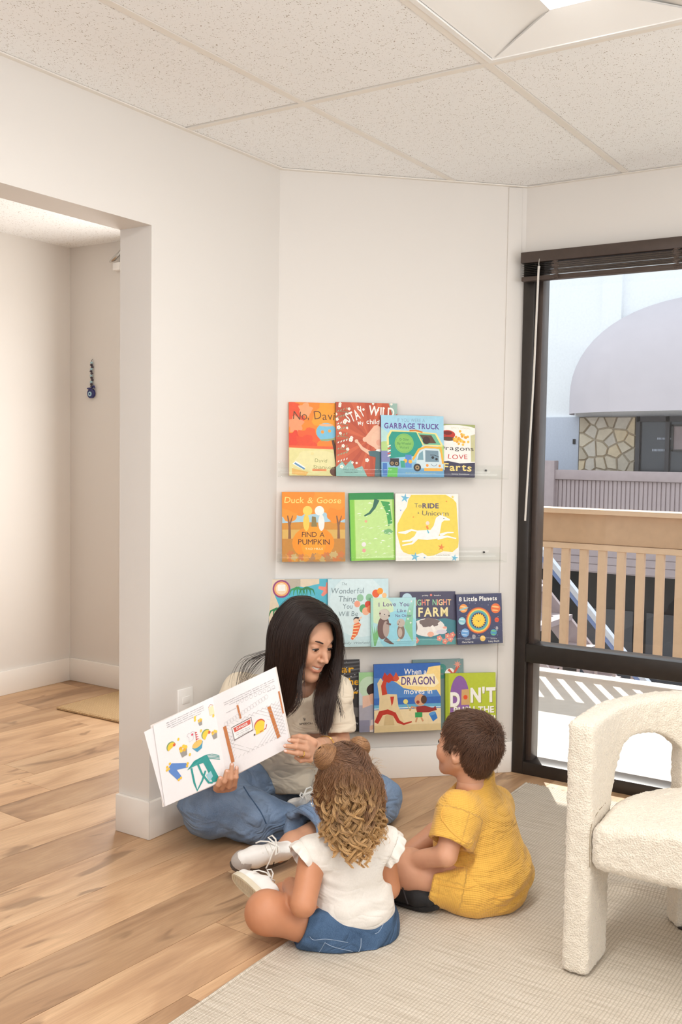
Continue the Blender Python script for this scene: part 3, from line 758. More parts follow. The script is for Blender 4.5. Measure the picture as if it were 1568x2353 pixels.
def aC(a):   # garbage truck
    a.rect(0, 0, 1, 1, (158, 206, 226)); a.poly([(0, .1), (.3, .62), (.1, .72), (0, .8)], (176, 214, 208)); a.ell(.06, .45, .12, (176, 206, 130)); a.ell(.98, .4, .12, (170, 204, 126)); a.rect(0, .2, .14, .42, (126, 132, 176)); a.rect(0, 0, 1, .14, (104, 160, 200)); a.rect(0, .13, 1, .24, (132, 182, 212))
    a.text('IF YOU WERE A', .48, .925, .06, (132, 160, 190), width=.44); a.text('GARBAGE TRUCK', .49, .83, .09, (92, 66, 142), bold=.025, width=.88)
    a.poly([(.09, .66), (.15, .76), (.60, .74), (.88, .72), (.98, .54), (.98, .5), (.6, .52), (.09, .52)], (240, 220, 140))
    a.poly([(.13, .30), (.12, .64), (.17, .735), (.56, .73), (.66, .52), (.52, .34)], (34, 150, 132)); a.poly([(.58, .72), (.86, .70), (.95, .53), (.68, .53)], (110, 184, 150)); a.poly([(.61, .69), (.80, .685), (.88, .555), (.7, .555)], (92, 66, 44)); a.ell(.72, .6, .06, (60, 40, 34)); a.line([(.45, .755), (.55, .76), (.66, .73)], .025, (206, 120, 40))
    a.ell(.365, .545, .152, (132, 190, 96)); a.ell(.365, .545, .138, (96, 160, 92)); a.ell(.365, .545, .134, (132, 190, 96)); a.text('Or Other', .365, .61, .04, (60, 120, 70), width=.15); a.text('Big-Wheeled', .365, .545, .04, (60, 120, 70), width=.22); a.text('Workers!', .365, .48, .04, (60, 120, 70), width=.15)
    for i in range(5): a.poly([(.1, .32 + i * .04), (.15, .34 + i * .04), (.15, .36 + i * .04), (.1, .34 + i * .04)], (206, 80, 60) if i % 2 else W_)
    a.poly([(.55, .15), (.57, .38), (.66, .47), (.92, .46), (.99, .26), (.99, .13)], (206, 222, 226)); a.line([(.50, .28), (.60, .45), (.70, .49), (.95, .48), (.985, .22)], .035, (238, 176, 60)); a.poly([(.70, .25), (.70, .44), (.91, .43), (.92, .25)], (118, 144, 158)); a.poly([(.57, .28), (.6, .38), (.66, .43), (.67, .28)], (120, 160, 172))
    a.ell(.82, .32, .022, (40, 40, 44)); a.ell(.88, .295, .02, (40, 40, 44)); a.arc(.84, .235, .05, 200, 340, .006, (60, 60, 90)); a.line([(.78, .36), (.85, .36), (.92, .33)], .008, (40, 40, 50))
    a.rect(.68, .10, .98, .145, (238, 176, 60)); a.ell(.73, .19, .022, (240, 150, 60)); a.ell(.93, .185, .02, (240, 150, 60)); a.rect(.38, .15, .48, .36, (84, 136, 200)); a.ell(.38, .26, .03, (238, 176, 60)); a.ell(.46, .25, .03, (238, 176, 60))
    a.rect(.14, .18, .28, .30, (52, 44, 44))
    for x, y, r_ in ((.17, .22, .045), (.24, .215, .045), (.57, .155, .06)): a.ell(x, y, r_, (46, 40, 40)); a.ell(x, y, r_ * .55, (176, 146, 100)); a.ell(x, y, r_ * .25, (60, 50, 46))
    a.poly([(.31, .15), (.30, .26), (.37, .26), (.38, .15)], (60, 160, 136)); a.poly([(.09, 0), (.11, .15), (.26, .15), (.25, 0)], (96, 190, 84)); a.rect(.02, .02, .09, .22, (66, 116, 186))
    a.small(.62, .065, .6, (214, 222, 150), 1, .018, 3)
def aD(a):
    a.rect(0, 0, 1, 1, (240, 236, 228)); a.rect(0, .86, 1, 1, (164, 172, 112)); a.poly([(.9, .3), (1, .3), (1, .9), (.88, .86)], (200, 196, 150)); a.ell(.5, .88, .6, (242, 238, 230), ry=.14); a.text('SPICY LOGIC', .62, .93, .03, (210, 210, 170), width=.5)
    a.ell(.28, .80, .2, (190, 52, 34), ry=.11); a.ell(.28, .83, .12, (120, 30, 24), ry=.05); a.ell(.3, .72, .2, (96, 62, 44), ry=.05)
    r = random.Random(8)
    for i in range(34): a.ell(.60 + r.gauss(0, .12), .70 + r.gauss(0, .045), .034, r.choice(((236, 178, 60), (226, 158, 44), (244, 198, 90))), n=9)
    a.text('Dragons', .50, .55, .085, (56, 50, 48), bold=.0, width=.92, jit=.6); a.text('LOVE', .55, .385, .09, (196, 50, 40), bold=.0, width=.50, jit=.9)
    a.poly([(0, 0), (1, 0), (1, .28), (.6, .26), (.3, .30), (0, .27)], (62, 58, 82)); a.text('Farts', .545, .19, .14, (240, 214, 130), bold=.02, width=.74, jit=.6); a.text('Sunny Sanditon', .62, .06, .03, (200, 196, 190), width=.46)
def aE(a):   # autumn orchard with a pumpkin and two rounded gourds
    a.rect(0, 0, 1, 1, (214, 160, 70)); a.rect(0, .52, 1, .75, (166, 200, 214)); a.poly([(0, .55), (.3, .57), (.6, .56), (.8, .58), (1, .56), (1, .4), (0, .4)], (208, 140, 50)); a.rect(0, .3, 1, .46, (214, 172, 90)); a.rect(0, 0, 1, .33, (194, 132, 54))
    for i, (x, y, r_) in enumerate(((.05, .82, .2), (.25, .8, .16), (.12, .68, .12), (.9, .8, .22), (.72, .82, .14), (.85, .68, .14), (.5, .95, .3), (.2, .98, .3), (.85, .98, .25))): a.blob(x, y, r_, (236, 138, 32) if i % 2 else (240, 148, 44), seed=i, amp=.07)
    for x in (.115, .895): a.line([(x, .33), (x, .5), (x - .03, .66)], [.045, .035, .02], (136, 92, 60)); a.line([(x, .52), (x + .05, .66)], [.03, .012], (136, 92, 60))
    a.ell(.49, .27, .335, (240, 144, 30), ry=.26); a.ell(.49, .27, .2, (246, 156, 36), ry=.26); a.poly([(.46, .50), (.55, .50), (.53, .64), (.47, .65)], (138, 122, 74))
    a.ell(.38, .56, .05, (244, 200, 84), ry=.13); a.ell(.40, .73, .075, (246, 206, 96)); a.ell(.62, .56, .05, (236, 232, 224), ry=.13); a.ell(.59, .73, .075, (238, 234, 228))
    a.text('Duck & Goose', .49, .885, .09, (250, 214, 120), bold=.004, width=.9, shear=.12, jit=.3)
    a.text('FIND A', .49, .39, .075, (72, 40, 24), bold=.0, width=.36, jit=.4); a.text('PUMPKIN', .50, .285, .08, (72, 40, 24), bold=.0, width=.5, jit=.4); a.text('TAD HILLS', .5, .185, .03, (250, 224, 170), bold=.01, width=.28)
    r = random.Random(6)
    for i in range(26): a.blob(r.uniform(0, 1), r.uniform(.0, .11), .05, r.choice(((206, 120, 60), (180, 130, 80), (222, 150, 50), (200, 170, 110))), seed=i, amp=.3)
def aF(a):
    a.rect(0, 0, 1, 1, (150, 204, 84)); a.rect(.12, .03, .96, .9, (190, 224, 140)); a.rect(0, .9, 1, 1, (40, 140, 70)); a.rect(0, 0, .1, .9, (132, 200, 72)); a.rect(.0, .0, .015, 1, (40, 130, 62)); r = random.Random(2)
    a.line([(.62, .9), (.55, .78), (.45, .7), (.33, .66)], [.12, .07, .05, .03], (48, 104, 84)); a.poly([(.7, .88), (.9, .86), (.95, .55), (.86, .5), (.82, .7)], (66, 160, 84)); a.blob(.85, .42, .1, (120, 180, 120), ry=.06, seed=4)
    for i in range(70): x, y = r.uniform(.14, .9), r.uniform(.05, .86); a.poly([(x, y), (x + r.uniform(.04, .12), y + r.uniform(-.01, .02)), (x + .05, y + .016)], r.choice(((224, 240, 206), (232, 244, 220), (206, 230, 160))))  # pale slivers paint the glare of the glossy cover into the print
    a.ell(.3, .24, .05, (232, 226, 224)); a.ell(.3, .15, .04, (230, 160, 150)); a.ell(.36, .58, .03, (230, 176, 140))
def aG(a):
    a.rect(0, 0, 1, 1, W_); a.poly([(.03, .55), (.12, .72), (.18, .8), (.2, .9), (.25, .98), (.8, .985), (.92, .92), (.97, .86), (.985, .6), (1, .3), (.99, .2), (.9, .13), (.75, .14), (.6, .08), (.5, .07), (.42, .12), (.3, .09), (.2, .1), (.12, .13), (.08, .18), (.02, .4)], (236, 210, 84))
    a.text('To', .355, .825, .065, (110, 96, 84), bold=.004, width=.11); a.text('RIDE', .555, .82, .075, (84, 72, 108), bold=.03, width=.26); a.text('a', .36, .72, .045, (110, 96, 84)); a.text('Unicorn', .63, .71, .075, (110, 96, 84), width=.42, jit=.5)
    w = (244, 240, 236); a.poly([(.28, .34), (.34, .45), (.55, .46), (.60, .52), (.64, .64), (.70, .68), (.78, .66), (.86, .62), (.86, .60), (.77, .60), (.73, .57), (.70, .42), (.66, .33), (.5, .31), (.38, .32)], w); a.line([(.70, .38), (.82, .42), (.92, .42)], [.05, .022, .016], w); a.line([(.66, .34), (.82, .36), (.96, .33)], [.06, .026, .016], w); a.line([(.32, .35), (.22, .30), (.1, .29)], [.06, .03, .02], w); a.line([(.34, .35), (.26, .26), (.1, .23)], [.06, .03, .02], w); a.line([(.34, .44), (.25, .46), (.15, .42), (.04, .42)], [.02, .03, .05, .015], w)
    a.line([(.74, .67), (.75, .72)], [.02, .004], w); a.ell(.765, .63, .008, (80, 80, 90)); a.line([(.49, .52), (.51, .47)], .03, (232, 132, 60)); a.line([(.5, .46), (.52, .41)], .02, (110, 190, 210)); a.ell(.505, .56, .03, (236, 216, 200))
    for x, y, r_, c in ((.15, .93, .075, (110, 184, 214)), (.3, .06, .075, (110, 184, 214)), (.93, .04, .06, (110, 184, 214)), (.72, .2, .06, (232, 132, 60)), (.81, .885, .018, (232, 132, 60)), (.28, .65, .018, (232, 140, 60)), (.08, .75, .018, (130, 150, 200)), (.45, .05, .02, (110, 160, 210)), (.91, .95, .03, (236, 210, 84))): a.star(x, y, r_, c, inner=.36, rot=80)
    a.text('Katrina Kade Elm', .75, .085, .018, (150, 140, 110), width=.22)
def aH(a):
    a.rect(0, 0, 1, 1, (84, 180, 200)); a.poly([(0, 0), (.12, 0), (.1, .4), (.16, .62), (.08, .8), (.3, .93), (.55, .88), (.8, .93), (.8, 1), (0, 1)], (222, 204, 178)); a.poly([(.25, .9), (.35, .86), (.5, .9), (.5, 1), (.25, 1)], (186, 174, 156)); a.ell(.2, .86, .14, (150, 70, 120)); a.ell(.2, .86, .115, (236, 170, 110)); a.ell(.2, .86, .09, (242, 216, 180)); a.rect(.14, .83, .26, .92, W_)
    for c, dx in (((60, 150, 90), .45), ((50, 130, 84), .13), ((50, 130, 84), .6)):
        for k in range(5): a.line([(dx, .88 - .3 * (dx < .2)), (dx + .05 * (k - 2), .84 - .3 * (dx < .2)), (dx + .065 * (k - 2), .76 - .3 * (dx < .2))], [.03, .025, .006], c)
    for k in range(5): a.line([(.93, .84), (.93 + .15 * math.cos(k * 1.257 + .3), .84 + .11 * math.sin(k * 1.257 + .3))], [.08, .04], (238, 140, 122))
    a.text('SEASHORES', .6, .62, .06, W_, bold=.015, width=.6); a.small(.6, .74, .3, (180, 220, 230), 1, .02)
    a.blob(.5, .3, .4, (110, 196, 210), ry=.1, seed=2)
def aI(a):
    a.rect(0, 0, 1, 1, (198, 222, 226)); a.blob(.5, .6, .48, (212, 230, 232), ry=.5, seed=3, amp=.06); g = (120, 140, 146)
    a.text('The', .27, .93, .045, g, width=.09, shear=.2); a.text('Wonderful', .32, .83, .085, g, width=.54, jit=.4, shear=.1, bold=.003); a.text('Things', .34, .71, .085, g, width=.34, jit=.4, shear=.1, bold=.003); a.text('You', .32, .60, .075, g, width=.16, shear=.1, bold=.003); a.text('Will Be', .33, .49, .075, g, width=.32, shear=.1, bold=.003)
    for x, y, r_, c in ((.53, .72, .055, (150, 196, 160)), (.48, .63, .05, (236, 160, 130)), (.68, .72, .06, (140, 190, 150)), (.79, .78, .062, (232, 96, 44)), (.86, .815, .05, (240, 152, 40)), (.58, .56, .066, (90, 166, 110)), (.66, .62, .055, (214, 70, 40)), (.62, .52, .06, (240, 176, 140)), (.7, .55, .06, (232, 130, 84)), (.93, .75, .04, (244, 190, 130))): a.ell(x, y, r_, c, ry=r_ * 1.06)
    a.ell(.47, .40, .055, (50, 46, 48), ry=.045); a.ell(.46, .375, .045, (240, 200, 170)); a.line([(.50, .40), (.55, .44)], .022, (240, 200, 170))
    a.poly([(.42, .33), (.50, .36), (.54, .33), (.48, .18), (.40, .10), (.37, .12), (.40, .2)], (232, 110, 60))
    for k in range(5): a.line([(.40 - .002 * k, .31 - k * .042), (.525 - .022 * k, .325 - k * .05)], .014, (246, 214, 160))
    a.text('Emily Winfield', .45, .06, .035, (130, 150, 156), width=.45, shear=.3)
def aJ(a):
    a.rect(0, 0, 1, 1, (176, 218, 220)); a.ell(.2, .75, .3, (206, 226, 186)); a.ell(.6, .3, .45, (150, 208, 222)); a.rect(0, 0, .05, 1, (160, 210, 196))
    for k in range(6): a.line([(.08, .02), (.05 + .03 * k, .25 + .02 * k), (.02 + .05 * k, .42)], [.03, .03, .004], (120, 184, 120)); a.line([(.92, .1), (.9 - .03 * k, .4), (.95 - .02 * k, .95 - .02 * k)], [.02, .03, .006], (136, 196, 150))
    p = (92, 60, 120); a.text('I', .18, .865, .09, p, bold=.005); a.text('Love', .41, .87, .09, p, bold=.005, width=.28, jit=.3); a.text('You', .74, .865, .09, p, bold=.005, width=.22, jit=.3); a.text('Like', .68, .735, .07, p, width=.2, jit=.3); a.text('No Otter', .72, .63, .065, p, width=.36, jit=.4)
    a.ell(.27, .40, .13, (112, 84, 78), ry=.26, rot=-6); a.ell(.33, .36, .07, (176, 156, 146), ry=.17); a.ell(.30, .66, .12, (196, 184, 172), ry=.12); a.ell(.28, .70, .1, (206, 196, 184), ry=.07); a.ell(.40, .63, .018, (40, 34, 34)); a.ell(.30, .66, .012, (40, 34, 34)); a.line([(.3, .16), (.42, .08), (.5, .05)], [.1, .06, .012], (112, 84, 78)); a.line([(.34, .48), (.44, .45)], .04, (112, 84, 78)); a.ell(.20, .68, .02, (112, 84, 78))
    a.ell(.66, .30, .085, (136, 112, 100), ry=.16); a.ell(.64, .28, .05, (190, 172, 158), ry=.1); a.ell(.66, .48, .09, (190, 178, 164)); a.ell(.60, .455, .012, (40, 34, 34)); a.ell(.63, .5, .01, (40, 34, 34)); a.line([(.63, .15), (.58, .11)], [.06, .03], (214, 204, 186))
    for x, y in ((.86, .72), (.82, .56), (.88, .48), (.9, .92)): a.star(x, y, .028, W_, n=4)
    a.small(.72, .10, .35, (110, 160, 170), 2, .018, 5, words=3)
def aK(a):
    a.rect(0, 0, 1, 1, (76, 72, 94)); a.poly([(0, 0), (1, 0), (1, .45), (.8, .5), (.55, .46), (.3, .5), (0, .44)], (70, 130, 140)); a.poly([(0, 0), (1, 0), (1, .10), (0, .14)], (96, 160, 160)); a.ell(.12, .88, .09, (186, 212, 222))
    a.text('priddy', .45, .93, .028, W_, width=.11); a.ell(.555, .935, .02, (232, 130, 110)); a.text('books', .67, .93, .028, W_, width=.12)
    cs = [(236, 160, 130), (238, 196, 130), (140, 196, 150), (232, 132, 110), (238, 206, 150)]
    a.text('NIGHT', .36, .80, .115, W_, bold=.02, width=.34, colors=cs, jit=.3); a.text('NIGHT', .75, .80, .115, W_, bold=.02, width=.34, colors=cs[2:] + cs[:2], jit=.3); a.text('FARM', .59, .62, .17, (238, 222, 160), bold=.03, width=.54)
    a.ell(.50, .33, .3, (232, 224, 216), ry=.16); a.blob(.52, .42, .18, (120, 104, 100), ry=.08, seed=2); a.blob(.24, .34, .06, (120, 104, 100), ry=.14, seed=3, amp=.08); a.ell(.72, .28, .12, (232, 224, 216), ry=.06, rot=12); a.ell(.74, .24, .1, (214, 206, 214), ry=.04); a.ell(.80, .32, .04, (240, 170, 150), ry=.02); a.ell(.54, .20, .06, (236, 176, 150), ry=.045); a.line([(.56, .36), (.62, .26)], .05, (240, 234, 226)); a.ell(.84, .21, .03, (70, 64, 70), ry=.014)
    for x, y in ((.24, .14), (.28, .09), (.7, .12), (.85, .16), (.9, .1), (.94, .18), (.8, .06)): a.flower(x, y, .05, (232, 140, 124), (240, 214, 170))
def aL(a):
    a.rect(0, 0, 1, 1, (66, 68, 98)); a.text('8 Little Planets', .475, .905, .085, W_, bold=.028, width=.84, jit=.3)
    r = random.Random(4)
    for i in range(46): a.ell(r.random(), r.uniform(.1, .85), r.uniform(.003, .008), (214, 214, 226), n=6)
    for rad, c in ((.275, (206, 92, 50)), (.255, (238, 150, 60)), (.235, (244, 208, 96)), (.215, (100, 176, 150)), (.19, (84, 150, 176)), (.165, (58, 60, 92))): a.ell(.475, .47, rad, c, n=32)
    a.star(.475, .47, .16, (244, 196, 60), n=18, inner=.78); a.ell(.475, .47, .115, (246, 204, 70)); a.ell(.44, .475, .008, (70, 50, 40)); a.ell(.51, .475, .008, (70, 50, 40)); a.ell(.475, .455, .012, (90, 50, 40))
    for x, y, r_, c, c2 in ((.15, .72, .09, (236, 150, 70), (246, 200, 140)), (.86, .70, .105, (226, 110, 50), (240, 190, 120)), (.11, .47, .08, (140, 196, 206), (200, 226, 226)), (.88, .47, .05, (214, 76, 46), (226, 100, 60)), (.17, .235, .09, (110, 160, 210), (180, 206, 230)), (.80, .22, .07, (80, 150, 180), (120, 190, 110)), (.555, .11, .06, (240, 190, 90), (246, 214, 140)), (.36, .155, .04, (160, 156, 160), (180, 176, 180)), (.875, .30, .03, (170, 166, 170), (186, 182, 186))):
        a.ell(x, y, r_, c); a.ell(x, y + .03, r_ * .8, c2, ry=r_ * .18, rot=-8); a.ell(x - r_ * .1, y - .04, r_ * .7, c2, ry=r_ * .13, rot=-8)
    a.ell(.15, .71, .11, (150, 190, 190), ry=.018, rot=14); a.text('words by', .22, .10, .022, W_, width=.12); a.text('Chris Ferrie', .22, .05, .035, W_, bold=.015, width=.25); a.text('pictures by', .80, .10, .022, W_, width=.14); a.text('Lizzy Doyle', .80, .05, .035, W_, bold=.015, width=.24)
def aM(a):
    a.rect(0, 0, 1, 1, (60, 58, 60)); r = random.Random(9)
    for i in range(8): a.poly([(0, .55 + .06 * i), (1, .66 + .05 * i), (1, .68 + .05 * i), (0, .58 + .06 * i)], (84, 84, 88) if i % 2 else (104, 104, 106))
    for i in range(60): a.ell(r.random(), r.uniform(.55, .99), r.uniform(.006, .014), (220, 220, 220), n=7)
    a.rect(0, 0, 1, .28, (44, 42, 44)); a.poly([(0, .28), (1, .2), (1, .33), (0, .4)], (110, 106, 104)); y = (238, 176, 44)
    a.text('Polar', .52, .875, .10, y, bold=.025, width=.7); a.text('On the', .62, .70, .10, y, bold=.02, width=.72, jit=.4); a.text('Far', .68, .535, .14, y, bold=.03, width=.56, jit=.4); a.text('KAT', .78, .20, .03, W_, width=.12, rot=-8); a.text('WILSON', .8, .13, .03, W_, width=.3, rot=-8)
def aN(a):
    a.rect(0, 0, 1, 1, (206, 214, 216)); a.ell(.2, .92, .4, (160, 206, 150)); a.ell(.3, .75, .3, (196, 220, 190)); a.rect(0, 0, 1, .45, (176, 172, 182)); a.ell(.48, .70, .26, (60, 44, 44), ry=.2); a.rect(.25, .66, .7, .72, (60, 44, 44)); a.ell(.44, .55, .22, (226, 176, 148), ry=.16); a.poly([(.1, .6), (.28, .62), (.34, .45), (.1, .4)], (232, 190, 166)); a.ell(.66, .40, .2, (60, 46, 48), ry=.17); a.ell(.62, .33, .16, (230, 184, 158)); a.poly([(.3, .0), (.34, .2), (.6, .25), (.95, .2), (.95, 0)], (232, 214, 206)); a.line([(.28, .06), (.6, .12)], .12, (232, 182, 156)); a.rect(0, .0, .3, .2, (140, 138, 158))
def aO(a):
    a.rect(0, 0, 1, 1, (58, 104, 178)); a.poly([(0, .5), (1, .5), (1, .75), (0, .8)], (84, 134, 196)); a.rect(0, .34, 1, .40, (104, 170, 200)); a.line([(0, .345), (.5, .35), (1, .345)], .012, (226, 236, 236)); a.rect(0, 0, 1, .33, (232, 210, 166)); a.rect(0, 0, 1, .1, (222, 196, 148))
    a.poly([(.20, .80), (.36, .815), (.5, .825), (.78, .835), (.82, .94), (.9, .95), (1, .96), (1, .5), (.94, .6), (.7, .58), (.44, .64), (.34, .72)], (246, 214, 140)); a.poly([(.30, .78), (.46, .81), (.9, .84), (.98, .7), (.9, .64), (.5, .67)], (248, 232, 190))
    a.text('When a', .62, .88, .085, W_, bold=.012, width=.34, jit=.7); a.text('DRAGON', .66, .745, .12, (92, 66, 130), bold=.012, width=.50, jit=.5); a.text('moves in', .66, .59, .085, W_, bold=.008, width=.42, jit=.8)
    a.poly([(.06, .1), (.08, .5), (.05, .72), (.1, .8), (.14, .74), (.16, .56), (.34, .55), (.36, .38), (.44, .15), (.36, .08)], (226, 202, 156)); a.poly([(.14, .1), (.16, .24), (.22, .28), (.28, .24), (.30, .1)], (206, 178, 130))
    a.line([(.16, .55), (.14, .68), (.17, .76), (.24, .78)], [.08, .07, .06, .05], (196, 66, 44)); a.poly([(.12, .78), (.16, .88), (.2, .83), (.24, .87), (.30, .8), (.34, .74), (.26, .75), (.22, .72)], (190, 58, 40)); a.poly([(.28, .78), (.33, .88), (.38, .78), (.34, .74)], (206, 84, 54)); a.poly([(.24, .52), (.30, .52), (.28, .42), (.26, .38)], (196, 60, 44)); a.line([(.03, .14), (.1, .28), (.2, .30), (.3, .26), (.36, .15), (.44, .11), (.56, .14)], [.06, .08, .07, .06, .05, .03, .02], (186, 54, 40))
    a.ell(.69, .455, .085, (212, 160, 122)); a.ell(.745, .46, .045, (86, 58, 44), ry=.06); a.ell(.655, .425, .025, (150, 60, 50)); a.poly([(.62, .36), (.76, .37), (.88, .33), (.92, .36), (.94, .3), (.82, .27), (.64, .27)], (150, 50, 46)); a.rect(.61, .20, .72, .275, (60, 156, 90)); a.line([(.64, .2), (.62, .13)], .025, (206, 150, 110)); a.line([(.70, .2), (.73, .14)], .025, (206, 150, 110)); a.line([(.63, .34), (.56, .36), (.53, .3)], .025, (206, 150, 110)); a.line([(.54, .3), (.48, .42)], .012, (190, 180, 110)); a.ell(.47, .44, .035, (230, 214, 120))
    a.poly([(.82, .24), (.92, .27), (.95, .18), (.88, .13)], (58, 120, 190)); a.ell(.87, .25, .055, (90, 150, 206), ry=.025, rot=16)
def aP(a):
    a.rect(0, 0, 1, 1, (122, 146, 144)); a.text('WHAT IS A', .3, .9, .05, W_, bold=.01, width=.34); a.text('B', .58, .83, .2, (70, 140, 128), bold=.05); a.ell(.72, .80, .1, W_, ry=.08, rot=40); a.line([(.7, .85), (.8, .78), (.9, .9)], .05, (206, 90, 70)); a.poly([(.75, .7), (.9, .8), (.92, .68)], (70, 46, 44)); a.star(.88, .92, .08, (220, 150, 130), n=8); a.rect(0, 0, .42, .75, (200, 196, 188)); r = random.Random(3)
    for i in range(9): a.text(''.join(r.choice('LSMNEK') for _ in range(2)), .37, .68 - .07 * i, .04, (80, 90, 90), width=.07, jit=1, seed=i)
    for i in range(7): a.blob(.38, .6 - i * .08, .02, r.choice(((214, 120, 60), (90, 150, 140))), seed=i)
def aQ(a):   # lime cover, plain purple hill shape in place of the character
    a.rect(0, 0, 1, 1, (184, 196, 54)); a.rect(0, 0, .05, 1, (160, 176, 44)); a.rect(.05, 0, .062, 1, (150, 164, 40)); a.ell(.28, .55, .19, (140, 96, 160), ry=.42); a.rect(.09, .0, .47, .45, (140, 96, 160))
    sh = (150, 150, 60)
    for d, c in (((.012, -.012), sh), ((0, 0), W_)):
        a.text('D', .19, .53 + d[1], .25, c, bold=.05, width=.19); a.text("N'T", .745 + d[0], .60 + d[1], .26, c, bold=.045, width=.50); a.text('PUSH THE', .56 + d[0], .33 + d[1], .12, c, bold=.03, width=.80, jit=.4); a.text('BUTTON!', .58 + d[0], .12 + d[1], .2, c, bold=.04, width=.82, jit=.4)
    a.poly([(.31, .42), (.32, .70), (.47, .71), (.48, .42)], (206, 166, 108)); a.ell(.395, .56, .042, (226, 84, 40))

z1_, z2_, z3_, z4_ = ledz
book(.050, .262, z1_, .280, 0, (230, 140, 60), 'orange and cream picture book with a fishbowl on its cover, leftmost on the top ledge', aA)
book(.229, .472, z1_, .284, 1, (88, 110, 96), 'rust red picture book with white flowers and a girl in profile on its cover', aB)
book(.404, .655, z1_, .238, 2, (70, 80, 150), 'light blue picture book with a green garbage truck on its cover', aC)
book(.628, .785, z1_, .207, 1, (60, 58, 82), 'white and navy picture book half hidden behind the garbage truck book', aD, soft=True, roll=-1.0)
book(.026, .270, z2_, .266, 1, (238, 170, 80), 'orange picture book with a pumpkin on its cover, leftmost on the second ledge', aE)
book(.294, .473, z2_, .262, 0, (60, 150, 74), 'glossy green picture book with painted glare streaks on its cover, in the middle of the second ledge', aF, roll=1.2)
book(.471, .727, z2_, .263, 1, (238, 232, 224), 'white and yellow picture book with a galloping white unicorn on its cover', aG, soft=True)
book(-.020, .226, z3_, .262, 0, (90, 150, 180), 'turquoise beach picture book partly hidden above the woman\'s head', aH)
book(.208, .449, z3_, .262, 1, (186, 210, 216), 'pale blue picture book with balloons on its cover, beside the woman\'s head', aI)
book(.375, .556, z3_, .189, 2, (160, 206, 206), 'small pale blue board book with two otters on its cover', aJ, round_=1)
book(.497, .722, z3_, .209, 1, (76, 72, 94), 'dark grey board book with a sleeping spotted cow on its cover', aK, round_=1)
book(.724, .912, z3_, .198, 2, (60, 58, 84), 'navy board book with a sun inside rainbow rings and planets on its cover', aL, round_=1, roll=1.0, th=.014)
book(.158, .343, z4_, .280, 0, (50, 48, 50), 'black picture book with yellow letters beside the woman\'s shoulder', aM)
book(.336, .475, z4_, .232, 1, (150, 150, 160), 'grey picture book with two dark-haired people, squeezed beside the blue book', aN, soft=True)
book(.393, .664, z4_, .264, 2, (50, 80, 140), 'blue and sand picture book with a red dragon and sandcastle on its cover', aO)
book(.557, .768, z4_, .272, 0, (90, 112, 112), 'teal grey board book standing behind the blue and the lime books', aP, round_=1, th=.011)
book(.686, .897, z4_, .216, 1, (150, 164, 40), 'lime green picture book with big white letters, behind the boy\'s head', aQ, roll=-.4, th=.012)

# ------------------------------------------------------------------ implicit surfaces for bodies, cloth and upholstery
def vnoise(P, seed=0):
    P = np.asarray(P, np.float64); I = np.floor(P).astype(np.int64); Fr = P - I; Fr = Fr * Fr * (3 - 2 * Fr); out = np.zeros(len(P))
    for dx in (0, 1):
        for dy in (0, 1):
            for dz in (0, 1):
                h = ((I[:, 0] + dx) * 374761393 + (I[:, 1] + dy) * 668265263 + (I[:, 2] + dz) * 2147483647 + seed * 1274126177) & 0xffffffff
                h = (h ^ (h >> 13)) * 1274126177 & 0xffffffff; h = (h ^ (h >> 16)) & 0xffff
                w = (Fr[:, 0] if dx else 1 - Fr[:, 0]) * (Fr[:, 1] if dy else 1 - Fr[:, 1]) * (Fr[:, 2] if dz else 1 - Fr[:, 2])
                out += w * h / 65535.0
    return out * 2 - 1
A3 = lambda p: np.array(p, float)
def unit(v): v = A3(v); return v / np.linalg.norm(v)
def frame(x=None, y=None, z=None):
    """rotation whose columns are the axes; give two, the first given wins"""
    if z is not None and y is not None: z = unit(z); x = unit(np.cross(y, z)); y = np.cross(z, x)
    elif x is not None and z is not None: x = unit(x); y = unit(np.cross(z, x)); z = np.cross(x, y)
    return np.stack([x, y, z], 1)

